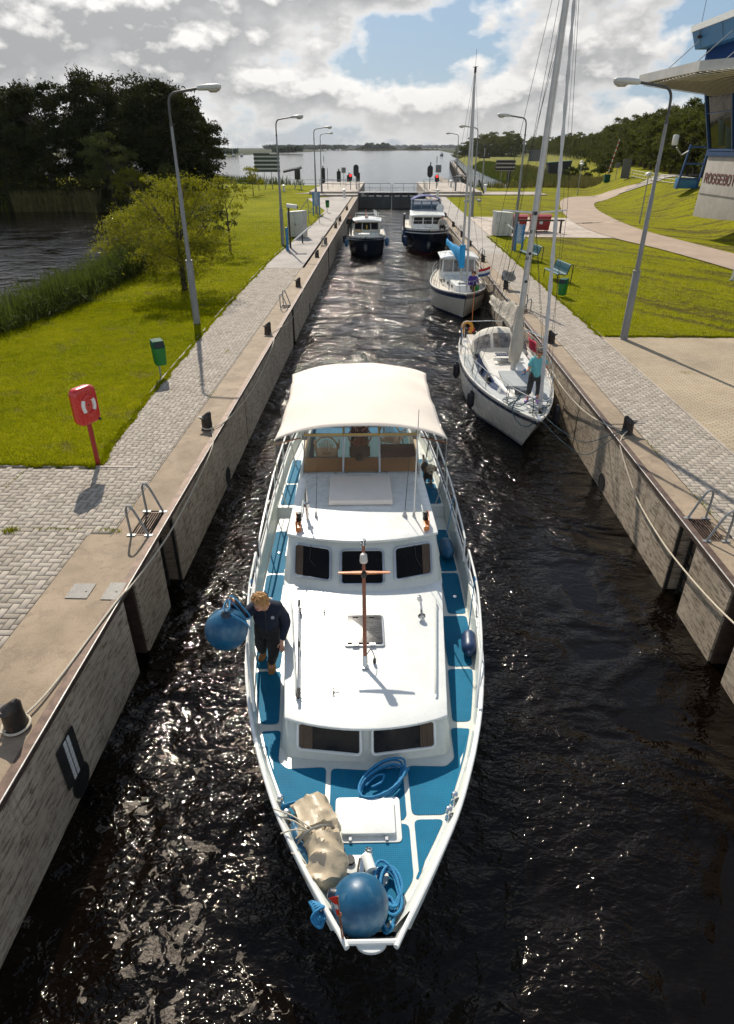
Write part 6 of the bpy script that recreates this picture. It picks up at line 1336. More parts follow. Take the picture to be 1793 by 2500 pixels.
# lamp posts
def lamp(x,y,s,label,h_=7.9,arm=1.6,rz=0):
    r=root('street_lamp',(x,y,0),label,'street lamp','tall lamp posts along the quays',rz=rz+(0 if s>0 else PI)); gm=mat('lamp_post_grey',(.21,.21,.205),.55,.2,var=.15,scale=3,dirt=.5,stretch=(1,1,.3),bump=.1)
    m_=MB(); m_.lathe([(.001,0),(.15,0),(.15,.02),(.135,.03),(.128,2.35),(.112,2.37),(.001,2.37)],(0,0,0),14); ob('base_column',m_,gm,r)
    m_=MB(); m_.lathe([(.11,2.37),(.14,2.375),(.14,2.42),(.085,2.43)],(0,0,0),14); m_.tube([(0,0,2.4),(0,0,4.8),(0,0,4.82),(0,0,6.9)],[.082,.074,.06,.05],12); ob('upper_pole',m_,gm,r)
    m_=MB(); m_.tube([(0,0,6.9)]+[tuple(v) for v in bez([(0,0,7.3),(.03,0,7.62),(.16,0,7.80),(.4,0,7.86),(arm-.5,0,7.96)],6)],.042,10); m_.tube([(0,0,6.85),(0,0,6.95)],.06,10); ob('bent_arm',m_,mat('lamp_arm_dark',(.07,.07,.065),.5,.3,dirt=.4),r)
    m_=MB(); m_.loft([[(x_,w_*math.cos(a),z_+hh*math.sin(a)) for a in np.linspace(0,2*PI,15)[:-1]] for x_,w_,hh,z_ in ((arm-.55,.05,.05,7.96),(arm-.5,.10,.08,7.975),(arm-.1,.15,.10,8.0),(arm+.2,.15,.09,8.01),(arm+.28,.07,.05,8.01))]); hd=ob('lamp_head',m_,mat('lamp_head_grey',(.50,.50,.47),.5,var=.1,dirt=.35),r)
    m_=MB(); m_.loft([[(x_,w_*math.cos(a),z_+hh*math.sin(a)) for a in np.linspace(0,2*PI,13)[:-1]] for x_,w_,hh,z_ in ((arm-.18,.10,.03,7.93),(arm-.1,.12,.07,7.91),(arm+.12,.12,.07,7.91),(arm+.24,.08,.03,7.94))]); ob('glass_bowl',m_,mat('lamp_bowl',(.55,.52,.45),.15,trans=.4,var=.05),hd); return r
a=lamp(-7.6,26.1,1,'tall grey lamp post on the left lawn, nearest the camera on that side')
for x,y,s,l in ((-7.5,50.1,1,'lamp post on the left quay beside the blue post and white cabinet'),(-7.5,75.8,1,'lamp post on the left quay with the blue sign panel'),(-9.6,106,1,'farthest left lamp post, standing on the lock head'),(8.9,24.1,-1,'tall grey lamp post on the right, at the corner of lawn and brick plaza'),(8.9,48.1,-1,'lamp post on the right quay in front of the red containers'),(8.85,72.6,-1,'lamp post on the right quay lawn beyond the paved apron'),(10.4,108,-1,'farthest right lamp post, standing on the lock head')):
    dup(a,loc=(x,y,0),rz=0 if s>0 else PI,label=l)
# red lifebuoy cabinet
r=root('lifebuoy_cabinet',(-6.38,12.82,0),'red lifebuoy cabinet on a red post at the corner of the left lawn','lifebuoy cabinet',rz=R(66))
ob('post',MB().box((0,0,.6),(.075,.075,1.2)),mat('red_post',(.30,.015,.012),.45,dirt=.2),r,bev=.008)
m_=MB()
def cab(y,sc_): return [(x*sc_,y,z*sc_+1.42) for x,z in rrect(0,0,.56,.80,.13,5)]
m_.loft([cab(.10,.93),cab(.085,1.0),cab(.0,1.0)]); cb=ob('cabinet_back',m_,redm,r,auto=60); m_=MB(); m_.loft([cab(-.006,1.02),cab(-.07,1.02),cab(-.11,.93),cab(-.118,.86)]); ob('cabinet_door',m_,redm,r,auto=60)
m_=MB(); m_.tube([(.145*math.cos(a),-.118,1.44+.20*math.sin(a)) for a in np.linspace(0,2*PI,33)[:-1]],.042,8,closed=True); ring=ob('lifebuoy_relief',m_,redm,r)
m_=MB(); m_.lathe([(.001,0),(.10,0),(.09,.012),(.001,.02)],(0,-.10,1.44),20,(0,-1,0)); ob('centre_recess',m_,mat('dark_red',(.12,.01,.01),.5),r)
for a0 in(R(-38),R(142)):
    m_=MB(); m_.tube([(.145*math.cos(a),-.121,1.44+.20*math.sin(a)) for a in np.linspace(a0,a0+R(76),9)],.043,8); ob('white_band',m_,white,ring)
m_=MB(); m_.box((.22,-.10,1.06),(.05,.05,.05)); ob('latch',m_,black,r)
# litter bins
def bin_(x,y,rz,label,post=True,z0=.42):
    r=root('litter_bin',(x,y,0),label,'litter bin','green litter bins',rz=rz)
    m_=MB(); m_.loft([[(a*w_,b*w_,z0+z) for a,b in rrect(0,0,.36,.36,.05)] for z,w_ in ((0,.82),(.02,.86),(.52,1.0))]); b_=ob('bin_body',m_,greenp,r,auto=50)
    m_=MB()
    for sx in (-1,1):
        for k in (-1,0,1): m_.hull([(sx*.158,k*.09-.008,z0+.03),(sx*.165,k*.09-.008,z0+.03),(sx*.165,k*.09+.008,z0+.03),(sx*.158,k*.09+.008,z0+.03)],[(sx*.178,k*.09-.008,z0+.5),(sx*.186,k*.09-.008,z0+.5),(sx*.186,k*.09+.008,z0+.5),(sx*.178,k*.09+.008,z0+.5)])
    ob('rib',m_,greenp,b_)
    m_=MB(); m_.hull([(-.18,-.18,z0+.52),(.18,-.18,z0+.52),(.18,.18,z0+.52),(-.18,.18,z0+.52)],[(-.17,-.10,z0+.72),(.17,-.10,z0+.72),(.17,.18,z0+.76),(-.17,.18,z0+.76)]); ld_=ob('lid',m_,greend,r,bev=.02)
    m_=MB(); m_.hull([(-.13,-.176,z0+.55),(.13,-.176,z0+.55),(.13,-.16,z0+.55),(-.13,-.16,z0+.55)],[(-.12,-.122,z0+.69),(.12,-.122,z0+.69),(.12,-.10,z0+.69),(-.12,-.10,z0+.69)]); ob('opening',m_,black,ld_)
    if post: ob('post',MB().tube([(0,.20,0),(0,.20,z0+.6)],.028,8),galv,r)
    return r
bin_(-6.85,19.1,R(35),'green litter bin on a steel post at the edge of the left lawn')
bin_(8.45,31.9,R(-40),'green litter bin standing beside the nearer bench on the right lawn',False,.08)
bin_(-6.4,77,R(20),'small green bin behind the far left lamp post',True,.5)
# benches
def bench(x,y,rz,label):
    r=root('park_bench',(x,y,0),label,'bench','petrol blue metal benches on the right lawn',rz=rz)
    prof=bez([(-.30,.42),(-.24,.47),(0,.44),(.16,.43),(.24,.52),(.34,.84),(.40,.90),(.47,.88)],4)
    for i0,i1,nm in ((0,17,'seat'),(17,len(prof)-1,'backrest')):
        for k in range(12):
            y0=-.95+1.9*k/12+.008; y1=-.95+1.9*(k+1)/12-.008
            if k==0: m_=MB()
            m_.loft([[(p.x,y0,p.y),(p.x,y1,p.y),(p.x+.004,y1,p.y-.014),(p.x+.004,y0,p.y-.014)] for p in prof[i0:i1+1]])
        ob(nm,m_,petrol,r)
    for s in(-1,1):
        ob('frame',MB().tube(bez([(-.27,s*.98,0),(-.26,s*.98,.40),(-.20,s*.98,.44),(.15,s*.98,.41),(.24,s*.98,.5),(.36,s*.98,.86),(.45,s*.98,.88),(.50,s*.98,.78),(.47,s*.98,0)],5),.024,7),dark,r)
    return r
bench(9.15,36.4,R(8),'petrol blue metal bench beside the green bin on the right lawn'); bench(9.1,43.4,R(8),'petrol blue metal bench behind the mast, farther along the right lawn')
# cabinets
def cabinet(x,y,rz,w_,d_,h_,label,slope=.0):
    r=root('utility_cabinet',(x,y,0),label,'utility cabinet','white cabinets by the quays',rz=rz)
    m_=MB(); m_.hull([(-w_/2,-d_/2,.04),(w_/2,-d_/2,.04),(w_/2,d_/2,.04),(-w_/2,d_/2,.04)],[(-w_/2,-d_/2,h_),(w_/2,-d_/2,h_-slope),(w_/2,d_/2,h_-slope),(-w_/2,d_/2,h_)]); ob('cabinet_body',m_,mat('cabinet_white',(.48,.48,.44),.5,dirt=.35,scale=1.5),r,bev=.015)
    m_=MB(); m_.hull([(-w_/2-.04,-d_/2-.04,h_),(w_/2+.04,-d_/2-.04,h_-slope),(w_/2+.04,d_/2+.04,h_-slope),(-w_/2-.04,d_/2+.04,h_)],[(-w_/2-.04,-d_/2-.04,h_+.07),(w_/2+.04,-d_/2-.04,h_+.07-slope),(w_/2+.04,d_/2+.04,h_+.07-slope),(-w_/2-.04,d_/2+.04,h_+.07)]); ob('cabinet_roof',m_,whitep,r,bev=.01)
    m_=MB(); m_.box((-.02,-d_/2-.006,h_/2),(.01,.008,h_-.2)); m_.box((.05,-d_/2-.02,h_*.55),(.03,.03,.12)); ob('door_seam',m_,dark,r); return r
cabinet(-7.0,55.0,R(-22),1.35,.8,1.75,'white utility cabinet on the left lawn beside the brown lantern post',-.12)
cabinet(9.35,56.3,R(14),1.35,1.0,1.75,'white utility cabinet on the right beside the red containers',.12)
m_=MB(); m_.box((-.62,-.02,1.25),(.02,.16,.3)); 
for (x,y,dx,lab,rz) in ((-6.2,51.3,-.0,'white striped barrier arm on a low stand beside the left cabinet',R(60)),(9.9,52.9,0,'white barrier arm leaning low beside the right cabinet',R(120))):
    r=root('parking_barrier',(x,y,0),lab,'barrier',rz=rz); ob('striped_arm',MB().tube([(-1.1,0,.25),(1.1,0,1.05)],.055,8),whitep,r); ob('stand',MB().tube([(.0,0,0),(0,0,.65)],.05,8),dark,r)
# brown post with small floodlight, blue posts and signs
r=root('lantern_post',(-6.75,48.6,0),'brown square post with small lamp box on top on the left lawn','lamp post'); ob('post',MB().box((0,0,1.35),(.13,.13,2.7)),mat('brown_post',(.035,.026,.02),.6),r,bev=.01); m_=MB(); m_.hull([(-.12,-.14,2.62),(.62,-.14,2.5),(.62,.14,2.5),(-.12,.14,2.62)],[(-.12,-.16,2.84),(.60,-.16,2.76),(.60,.16,2.76),(-.12,.16,2.84)]); hd=ob('lamp_box',m_,whitep,r,bev=.02); ob('lamp_glass',MB().box((.60,0,2.60),(.10,.24,.18)),dark,hd)
r=root('marker_post',(-6.75,47.1,0),'plain blue marker post beside the second left lamp post','marker post'); ob('post',MB().tube([(0,0,0),(0,0,1.45)],.10,12),signb,r); ob('cap',MB().lathe([(.105,0),(.10,.03),(.001,.05)],(0,0,1.45),12),bluem,r)
def infosign(x,y,rz,h_,w_,label,z0=.55):
    r=root('information_sign',(x,y,0),label,'sign',None,rz=rz)
    for s in(-1,1): ob('post',MB().box((s*(w_/2+.05),0,h_/2),(.10,.10,h_)),signb,r,bev=.01)
    pn=ob('sign_panel',MB().box((0,0,(z0+h_-.05)/2),(w_,.05,h_-.05-z0)),mat('sign_blue_pale',(.16,.30,.42),.5,var=.1),r)
    q=random.Random(int(x*3)+5); m_=MB(); z=h_-.15
    while z>z0+.12:
        L_=w_*.8*q.uniform(.5,1); m_.box((-w_*.4+L_/2,-.029,z),(L_,.004,.028)); z-=.075
    ob('text_lines',m_,whitep,pn,smooth=False); return r
infosign(9.05,47.0,R(-62),1.75,.62,'pale blue information sign between two blue posts beside the right lamp post'); infosign(-7.3,73.8,R(50),2.2,.8,'pale blue information sign below the third left lamp post',.9)
r=root('braced_scaffold',(-7.3,66,0),'bare grey steel frame with slanting braces on the left lawn','steel frame')
for a,b in (((0,0,0),(0,0,2.2)),((1.0,0,0),(1.0,0,2.2)),((0,0,.9),(1,0,.9)),((0,0,2.0),(-1.6,-2.0,0)),((1,0,2.0),(-.6,-2.0,0))): ob('bar',MB().tube([a,b],.035,6),galv,r)
# red containers and timber rail
def cont(x,y,label):
    r=root('waste_container',(x,y,0),label,'waste container','red waste containers on the apron'); m_=MB(); m_.hull([(-.72,-.45,.14),(.72,-.45,.14),(.72,.45,.14),(-.72,.45,.14)],[(-.82,-.55,1.2),(.82,-.55,1.2),(.82,.55,1.2),(-.82,.55,1.2)]); ob('container_body',m_,redp,r,bev=.03)
    m_=MB(); m_.loft([[(x_,-.60+1.2*t,1.20+.16*math.sin(PI*t)) for t in np.linspace(0,1,9)]+[(x_,.6,1.17),(x_,-.6,1.17)] for x_ in(-.86,.86)]); ob('container_lid',m_,redp,r)
    for sx in(-1,1):
        for sy in(-1,1): ob('wheel',MB().lathe([(.001,-.03),(.08,-.03),(.08,.03),(.001,.03)],(sx*.6,sy*.36,.08),12,(1,0,0)),black,r)
    q=ob('white_mark',MB().box((0,-.53,.72),(.28,.02,.22)),whitep,r); return r
cont(11.0,59.2,'red waste container nearer the white cabinet'); cont(13.0,59.4,'red waste container farther from the white cabinet')
r=root('timber_rail',(12.5,58,0),'brown timber rail in front of the red containers','timber rail'); ob('top_rail',MB().box((.0,0,.98),(4.4,.16,.12)),bark,r,bev=.01)
for x in(-1.9,-.2,1.95): ob('post',MB().box((x,0,.46),(.14,.14,.92)),bark,r)
r=root('marker_post',(18.6,36.5,0),'short white post at the right frame edge on the lawn by the path','marker post'); ob('post',MB().tube([(0,0,0),(.05,0,1.5)],.06,8),whitep,r); ob('collar',MB().lathe([(.12,0),(.10,.05),(.06,.06)],(0,0,0),10),galv,r)
# garden lamps along the path
def glamp(x,y,label,h_=4.0):
    z=float(hgt(x,y)); r=root('path_lamp',(x,y,z-.05),label,'path lamp','mushroom lamps along the path'); ob('pole',MB().tube([(0,0,0),(0,0,h_)],[.06,.045],8),galv,r)
    hd=ob('lamp_cap',MB().lathe([(.001,.34),(.14,.31),(.28,.20),(.33,.12),(.33,.09),(.10,.10),(.001,.10)],(0,0,h_),20),whitep,r); ob('lamp_bowl',MB().lathe([(.20,.09),(.16,-.05),(.06,-.12),(.001,-.12)],(0,0,h_),14),mat('opal',(.5,.5,.48),.3),hd)
glamp(23.9,66.5,'white capped path lamp on the grass bank, nearest the control building'); glamp(28.5,107,'white capped path lamp inside the bend of the path'); glamp(34.0,128,'farthest white capped path lamp near the striped barrier pole')
# geese on the lawn beyond
for x,y,rz,l in ((9.9,88,.3,'grey white goose on the grass left of the far lamp post'),(11.6,89,2.5,'grey white goose on the grass right of the far lamp post')):
    r=root('goose',(x,y,0),l,'goose','geese on the far right lawn',rz=rz); m_=MB(); m_.ball((0,0,.42),.22,8,(1.6,.9,.9)); m_.tube(bez([(.28,0,.46),(.40,0,.66),(.40,0,.84),(.50,0,.88)],4),[.07]*6+[.05]*7,7); 
    for s in(-1,1): m_.tube([(0,s*.08,.3),(0,s*.08,0)],.02,5)
    ob('body',m_,mat('goose_grey',(.42,.42,.40),.8,var=.4,scale=6),r)
# weeds between pavers
def weeds(name,pts,label,cat='weeds'):
    m_=MB(); q=random.Random(4)
    for (x,y,n,rx,ry,h_) in pts:
        for _ in range(n):
            a=q.uniform(0,2*PI); px=x+q.gauss(0,rx); py=y+q.gauss(0,ry); t=Vector((math.cos(a),math.sin(a),q.uniform(.5,1.6))).normalized()*h_*q.uniform(.5,1.2); s=Vector((-math.sin(a),math.cos(a),0))*.008
            m_.add([Vector((px,py,.0))-s,Vector((px,py,0))+s,Vector((px,py,0))+t*.6+s*.8,Vector((px,py,0))+t],[(0,1,2,3)])
    return tag(ob(name,m_,blade,smooth=False),label,cat,kind='stuff')
weeds('weeds',[(-6.9,9.95,120,.06,.05,.11),(-6.0,10.05,160,.30,.02,.05),(-5.0,10.02,60,.10,.03,.07),(-7.9,12.0,90,.02,.35,.05),(-8.4,11.2,60,.02,.3,.05),(-5.5,22,60,.05,.1,.06),(-5.0,17.5,50,.04,.2,.04),(6.42,14.2,60,.02,.3,.05),(6.42,11.2,80,.03,.3,.06),(8.16,21,60,.02,.8,.05),(12,17,60,.1,.1,.05),(9.6,20,50,.1,.1,.05)],'small green weeds growing in the joints of the quay paving')
# ================================================================ lock head and gates
def slab(name,x0,x1,y0,y1,z0,z1,mtl,kind='structure'): return tag(ob(name,MB().box(((x0+x1)/2,(y0+y1)/2,(z0+z1)/2),(x1-x0,y1-y0,z1-z0)),mtl,smooth=False,bev=.02),kind=kind)
slab('lock_head',-11.5,-4.15,106.02,137,-2,.50,conc2); slab('lock_head',5.78,14.2,106.02,137,-2,.50,conc2); slab('lock_head_apron',-18.5,-11.52,106.5,116,-1,.22,conc2); slab('lock_head_apron',14.22,24,107,114,-1,.10,conc2)
slab('lock_head_step',-10.5,-4.2,103.2,106.0,-.5,.24,concr); slab('lock_head_step',6.4,12,103.2,106.0,-.5,.24,concr)
gm=mat('gate_steel',(.055,.058,.056),.6,.2,var=.25,scale=1.2,dirt=.6,stretch=(1,1,.3))
for s,x0,x1,l in ((-1,XL,.80,'left dark steel leaf of the closed lock gate'),(1,.82,XR,'right dark steel leaf of the closed lock gate')):
    r=root('lock_gate_leaf',((x0+x1)/2,105.2,WZ),l,'lock gate','pair of lock gate leaves'); w_=x1-x0; sk=s*-.05
    ob('skin_plate',MB().box((0,0,.55),(w_-.02,.25,2.0)),gm,r,smooth=False); m_=MB()
    for k in range(5): ob('stiffener',MB().box((-w_/2+.12+(w_-.24)*k/4,-.16,.9),(.12,.10,2.5)),gm,r,smooth=False)
    ob('walkway',MB().box((0,.2,2.08),(w_-.05,.9,.10)),galv,r,smooth=False)
    for k in range(5): ob('support',MB().hull([(-w_/2+.1+(w_-.4)*k/4,-.1,1.5),(-w_/2+.36+(w_-.4)*k/4,-.1,1.5),(-w_/2+.36+(w_-.4)*k/4,.2,1.5),(-w_/2+.1+(w_-.4)*k/4,.2,1.5)],[(-w_/2+.0+(w_-.4)*k/4,-.2,2.03),(-w_/2+.46+(w_-.4)*k/4,-.2,2.03),(-w_/2+.46+(w_-.4)*k/4,.4,2.03),(-w_/2+.0+(w_-.4)*k/4,.4,2.03)]),gm,r,smooth=False)
    m_=MB(); h0,h1=2.13,3.28; e=w_/2-.12
    m_.tube([(-e,-.2,h0),(-e,-.2,h1-.15),(-e+.15,-.2,h1),(e-.15,-.2,h1),(e,-.2,h1-.15),(e,-.2,h0)],.035,6); m_.tube([(-e,-.2,(h0+h1)/2),(e,-.2,(h0+h1)/2)],.022,5)
    for k in (1,2): m_.tube([(-e+2*e*k/3,-.2,h0),(-e+2*e*k/3,-.2,h1)],.025,5)
    ob('guard_rail',m_,galv,r)
def fence(name,pts,h_,sp,label,mtl=galv,r_=.03,nr=2,z0=0):
    r=root(name,(pts[0][0],pts[0][1],0),label,'railing'); o=Vector((pts[0][0],pts[0][1],0)); P=[Vector((*p,float(z0)))-o for p in pts]
    for k in range(nr): ob('rail',MB().tube([p+Vector((0,0,h_*(k+1)/nr)) for p in P],r_,6),mtl,r)
    for a,b in zip(P[:-1],P[1:]):
        n=max(1,int((b-a).length/sp)); 
        for k in range(n+1): q=a.lerp(b,k/n); ob('post',MB().tube([q,q+Vector((0,0,h_))],r_,5),mtl,r)
    return r
fence('head_railing',[(-4.4,107),(-4.4,118),(-11,122),(-24,124),(-32,130)],1.1,3,'grey tube railing round the left lock head above the lake',z0=.3); fence('head_railing',[(6.1,107),(6.1,118),(10.5,122),(14,121)],1.1,2.6,'grey tube railing round the right lock head',z0=.5)
fence('head_railing',[(-11,118),(-4.6,120)],1.1,2,'short grey railing in front of the left signals',z0=.5)
def signal(x,y,h_,w_,hh,label,red=False):
    r=root('signal_light',(x,y,.5),label,'signal light','lock signal lights'); ob('pole',MB().tube([(0,0,0),(0,0,h_)],.06,8),galv,r)
    m_=MB(); m_.loft([[(a,-.06,b+h_+hh/2-.1) for a,b in rrect(0,0,w_,hh,w_*.48,5)],[(a,.06,b+h_+hh/2-.1) for a,b in rrect(0,0,w_,hh,w_*.48,5)]]); ob('signal_board',m_,black,r)
    if red: ob('red_lamp',MB().lathe([(.001,0),(.15,0),(.11,.06),(.001,.08)],(0,-.07,h_+hh*.66),14,(0,-1,0)),mat('red_light',(.5,.0,.0),.3,emit=(1,.02,.02),es=3.5),r)
    return r
signal(-4.75,112.5,1.85,.82,1.65,'tall black oval signal back board on the left lock head'); signal(-5.5,110,1.35,.52,.98,'small black signal with lit red lamp on the left lock head',True)
signal(6.75,112.5,1.75,.85,1.65,'tall black oval signal back board on the right lock head'); signal(7.75,111,1.2,.55,.98,'small black signal with lit red lamp on the right lock head',True)
def pedestal(x,y,l,z=0): 
    r=root('pedestal',(x,y,z),l,'pedestal','white mushroom pedestals at the lock head'); ob('shaft',MB().lathe([(.001,0),(.20,0),(.17,.1),(.16,.9),(.001,.9)],(0,0,0),14),whitep,r); ob('cap',MB().lathe([(.16,.88),(.30,.93),(.30,1.02),(.10,1.10),(.001,1.1)],(0,0,0),16),whitep,r)
pedestal(-6.0,101.5,'white pedestal in front of the left lock head'); pedestal(7.3,101.5,'white pedestal in front of the right lock head'); pedestal(-15.6,108.5,'white pedestal on the left apron',.2); pedestal(15.6,113,'white pedestal on the right apron beside the leaning post',.1); pedestal(10.6,118,'white pedestal behind the right railing',.5)
def board(x0,x1,y,z0,z1,n,mt_,label,legs,lean=0):
    r=root('slat_board',((x0+x1)/2,y,0),label,'slat board'); w_=x1-x0
    for k in range(n):
        zc_=z0+(z1-z0)*(k+.5)/n; ob('slat',MB().box((0,0,zc_),(w_,.06,(z1-z0)/n*.62),ry=lean),mt_,r,smooth=False)
    for x in legs: ob('leg',MB().tube([(x,.3,0),(x,.08,z1)],.05,6),galv,r); 
    return r
b_=board(-21.6,-17.4,118,2.6,5.5,5,mat('grey_green_slat',(.045,.06,.05),.6),'large grey green slat board on steel legs at the left lock head',(-1.7,-.6,.6,1.8)); ob('pale_strip',MB().box((1.1,-.05,5.35),(1.1,.02,.22)),whitep,b_); 
m_=MB()
for x in(-1.7,-.6,.6,1.8): m_.tube([(x,.9,0),(x,.1,3.5)],.03,5)
ob('brace',m_,galv,b_); ob('backing_frame',MB().box((0,.06,4.05),(4.1,.03,2.7)),mat('pale_back',(.62,.62,.58),.6),b_)
b_=board(18.1,21.3,121,2.8,4.45,3,black,'black and white slat board on two posts at the right lock head',(-.55,.7)); ob('backing_frame',MB().box((0,.05,3.62),(3.2,.02,1.6)),mat('pale_back2',(.40,.38,.34),.6),b_)
r=root('barrier_boom',(-13.9,114,0),'dark toothed boom resting on a black cabinet at the left lock head','barrier boom'); ob('cabinet',MB().box((-.2,0,2.55),(.85,.6,1.5)),black,r,bev=.03)
for a,b in (((-.9,0,.2),(0,0,2.0)),((.5,0,.2),(-.3,0,2.0))): ob('leg',MB().tube([a,b],.09,6),galv,r)
bm_=ob('boom',MB().box((-1.0,.4,3.1),(3.0,.3,.26),ry=-.2),dark,r); m_=MB()
for k in range(10): m_.box((-2.35+k*.30,.4,3.1+.2*(-1.35+k*.30)+.22),(.08,.25,.18))
ob('tooth',m_,dark,bm_,smooth=False)
for x,y,h_,l in ((-13.2,150,3.2,'black mooring pile in the lake left of the lamp post'),(-9.8,148,2.7,'black mooring pile in the lake, second from the left'),(-7.4,142,2.2,'short mooring pile behind the left railing'),(-5.6,141,2.6,'mooring pile behind the small square sign'),(29.5,175,3.0,'dark cross shaped pile in the lake beyond the right signals'),(10.2,146,1.6,'short mooring pile near the right guide wall')):
    r=root('mooring_pile',(x,y,WZ-.5),l,'mooring pile','black mooring piles at the lake entrance'); ob('pile',MB().lathe([(.001,0),(.42,0),(.42,h_+1.4),(.30,h_+1.5),(.001,h_+1.5)],(0,0,0),12),dark,r); ob('pile_cap',MB().lathe([(.12,0),(.12,.35),(.001,.4)],(0,0,h_+1.5),8),black,r)
def sq(x,y,z,w_,h_,l,mt_=galv,nm='sign'):
    r=root(nm,(x,y,0),l,'sign'); ob('pole',MB().tube([(0,0.04,0),(0,.04,z+h_/2)],.05,6),galv,r); ob('panel',MB().box((0,0,z),(w_,.05,h_)),mt_,r); return r
sq(-7.6,128,2.7,.75,.85,'small square grey sign behind the left railing',mat('sign_back',(.13,.13,.13),.5)); sq(8.7,122,3.1,.95,1.1,'square grey sign behind the red signal on the right lock head',MATS['sign_back']); sq(-9.0,110,3.5,.01,.01,'thin pole with a small camera at the left lock head')
r=root('signal_mast',(16.2,122,0),'tall pole with black crosspiece and three dark lamps on the right bank','signal mast'); ob('pole',MB().tube([(0,0,0),(0,0,6.4)],[.13,.09],8),galv,r); ob('crosspiece',MB().box((0,0,4.75),(1.9,.2,.24)),black,r)
for x,z in ((0,6.35),(-.85,5.1),(.85,5.1)): ob('lamp_housing',MB().box((x,0,z),(.42,.3,.42)),black,r,bev=.05)
r=root('leaning_post',(14.6,110.5,0),'dark post leaning over beside the right apron','post'); ob('post',MB().tube([(-.5,0,1.9),(.5,0,0)],.12,8),dark,r)
ob('base_plate',MB().box((.5,0,.03),(.4,.4,.05)),rust,r)
# timber guide wall in the lake
r=root('guide_wall',(19,176,WZ),'long timber guide wall of rails and piles running out into the lake','guide wall')
P0,P1=Vector((18.5,178,WZ)),Vector((31.5,350,WZ)); o=Vector((19,176,WZ)); tm=mat('grey_timber',(.17,.13,.09),.8,var=.2)
for sx in(-.9,.9):
    for z in (.9,1.5): ob('timber_rail',MB().tube([P0-o+Vector((sx,0,z)),P1-o+Vector((sx,0,z))],.16,6),tm,r)
for k in range(18):
    q=(P0-o).lerp(P1-o,k/17)
    for sx in(-1.15,1.15): ob('pile',MB().tube([q+Vector((sx,0,-1)),q+Vector((sx,0,2.1))],.2,7),tm,r)
ob('walkway',MB().tube([P0-o+Vector((0,0,1.75)),P1-o+Vector((0,0,1.75))],.45,4),tm,r)
fence('head_railing',[(11,128),(14,140),(17.5,174)],1.1,4,'grey walkway railing leading to the timber guide wall',z0=.4)
slab('jetty',11.5,13.2,128,176,-.1,.1,tm)
# ================================================================ control building
r=root('control_building',(29,60,1.4),'blue and concrete lock control building with large white awning and red lettering','building')
m_=MB(); m_.hull([(-.15,-14,-1),(9,-14,-1),(9,6.9,-1),(-.15,6.9,-1)],[(0,-14,4.1),(9,-14,4.1),(9,6.8,4.1),(0,6.8,4.1)]); ob('concrete_plinth',m_,plinth,r,bev=.02)
m_=MB(); m_.box((-.12,-3.6,1.15),(.03,20.6,.03)); ob('plinth_joint',m_,dark,r)
m_=MB(); m_.hull([(-.12,-14,4.12),(9,-14,4.12),(9,6.95,4.12),(-.12,6.95,4.12)],[(-.16,-14,4.5),(9,-14,4.5),(9,7.0,4.5),(-.16,7.0,4.5)]); ob('blue_sill',m_,bluem,r)
m_=MB(); m_.hull([(.0,-14,4.5),(8.8,-14,4.5),(8.8,6.8,4.5),(.0,6.8,4.5)],[(-1.4,-14,9.6),(8.8,-14,9.6),(8.8,7.4,9.6),(-1.4,7.4,9.6)]); gl=ob('window_band',m_,mat('control_glass',(.006,.010,.010),.08,var=.4,scale=.4,spec=.3),r,smooth=False)
sk=lambda y,z,o=.0: (-.06-o-1.4*(z-4.5)/5.1,y,z)
m_=MB()
for y in (6.75,2.2,-2.4,-7): m_.tube([sk(y,4.5),sk(y+(.6 if y>6 else 0),9.6)],.13,4)
for z in(4.62,7.4,9.05,9.5): m_.tube([sk(7,z,.02),sk(-14,z,.02)],.10 if z!=7.4 else .035,4)
ob('window_mullion',m_,bluem,gl)
for k,(y,z) in enumerate(((4.5,6.2),(3.2,5.6))): ob('indoor_plant',MB().hull([sk(y-.5,z-1.3,-.05),sk(y+.5,z-1.3,-.05),sk(y+.4,z-1.2,.03),sk(y-.4,z-1.2,.03)],[sk(y-.7,z+.4,-.05),sk(y+.2,z+.8,-.05),sk(y+.2,z+.7,.03),sk(y-.6,z+.3,.03)]),mat('plant_green',(.006,.03,.015),.6),gl)
ob('fascia_band',MB().box((3.8,-3.3,9.95),(10.6,21.6,.7)),bluem,r)
ob('upper_storey',MB().box((3.6,-4.6,11.3),(12.2,21.2,2.6)),mat('deep_blue_panel',(.006,.035,.13),.85,var=.1,scale=.5,spec=.1),r)
ob('roof_fascia',MB().hull([(-3.35,-15,11.9),(9,-15,11.9),(9,6.3,11.9),(-3.35,6.3,11.9)],[(-3.75,-15,13.1),(9,-15,13.1),(9,6.6,13.1),(-3.75,6.6,13.1)]),bluel,r); ob('roof_edge',MB().box((2.6,-4.3,13.33),(12.9,22,.44)),whitep,r)
for y in(5,1,-3): ob('panel_seam',MB().box((-3.6,y,12.5),(.02,.03,1.15),ry=-.32),dark,r)
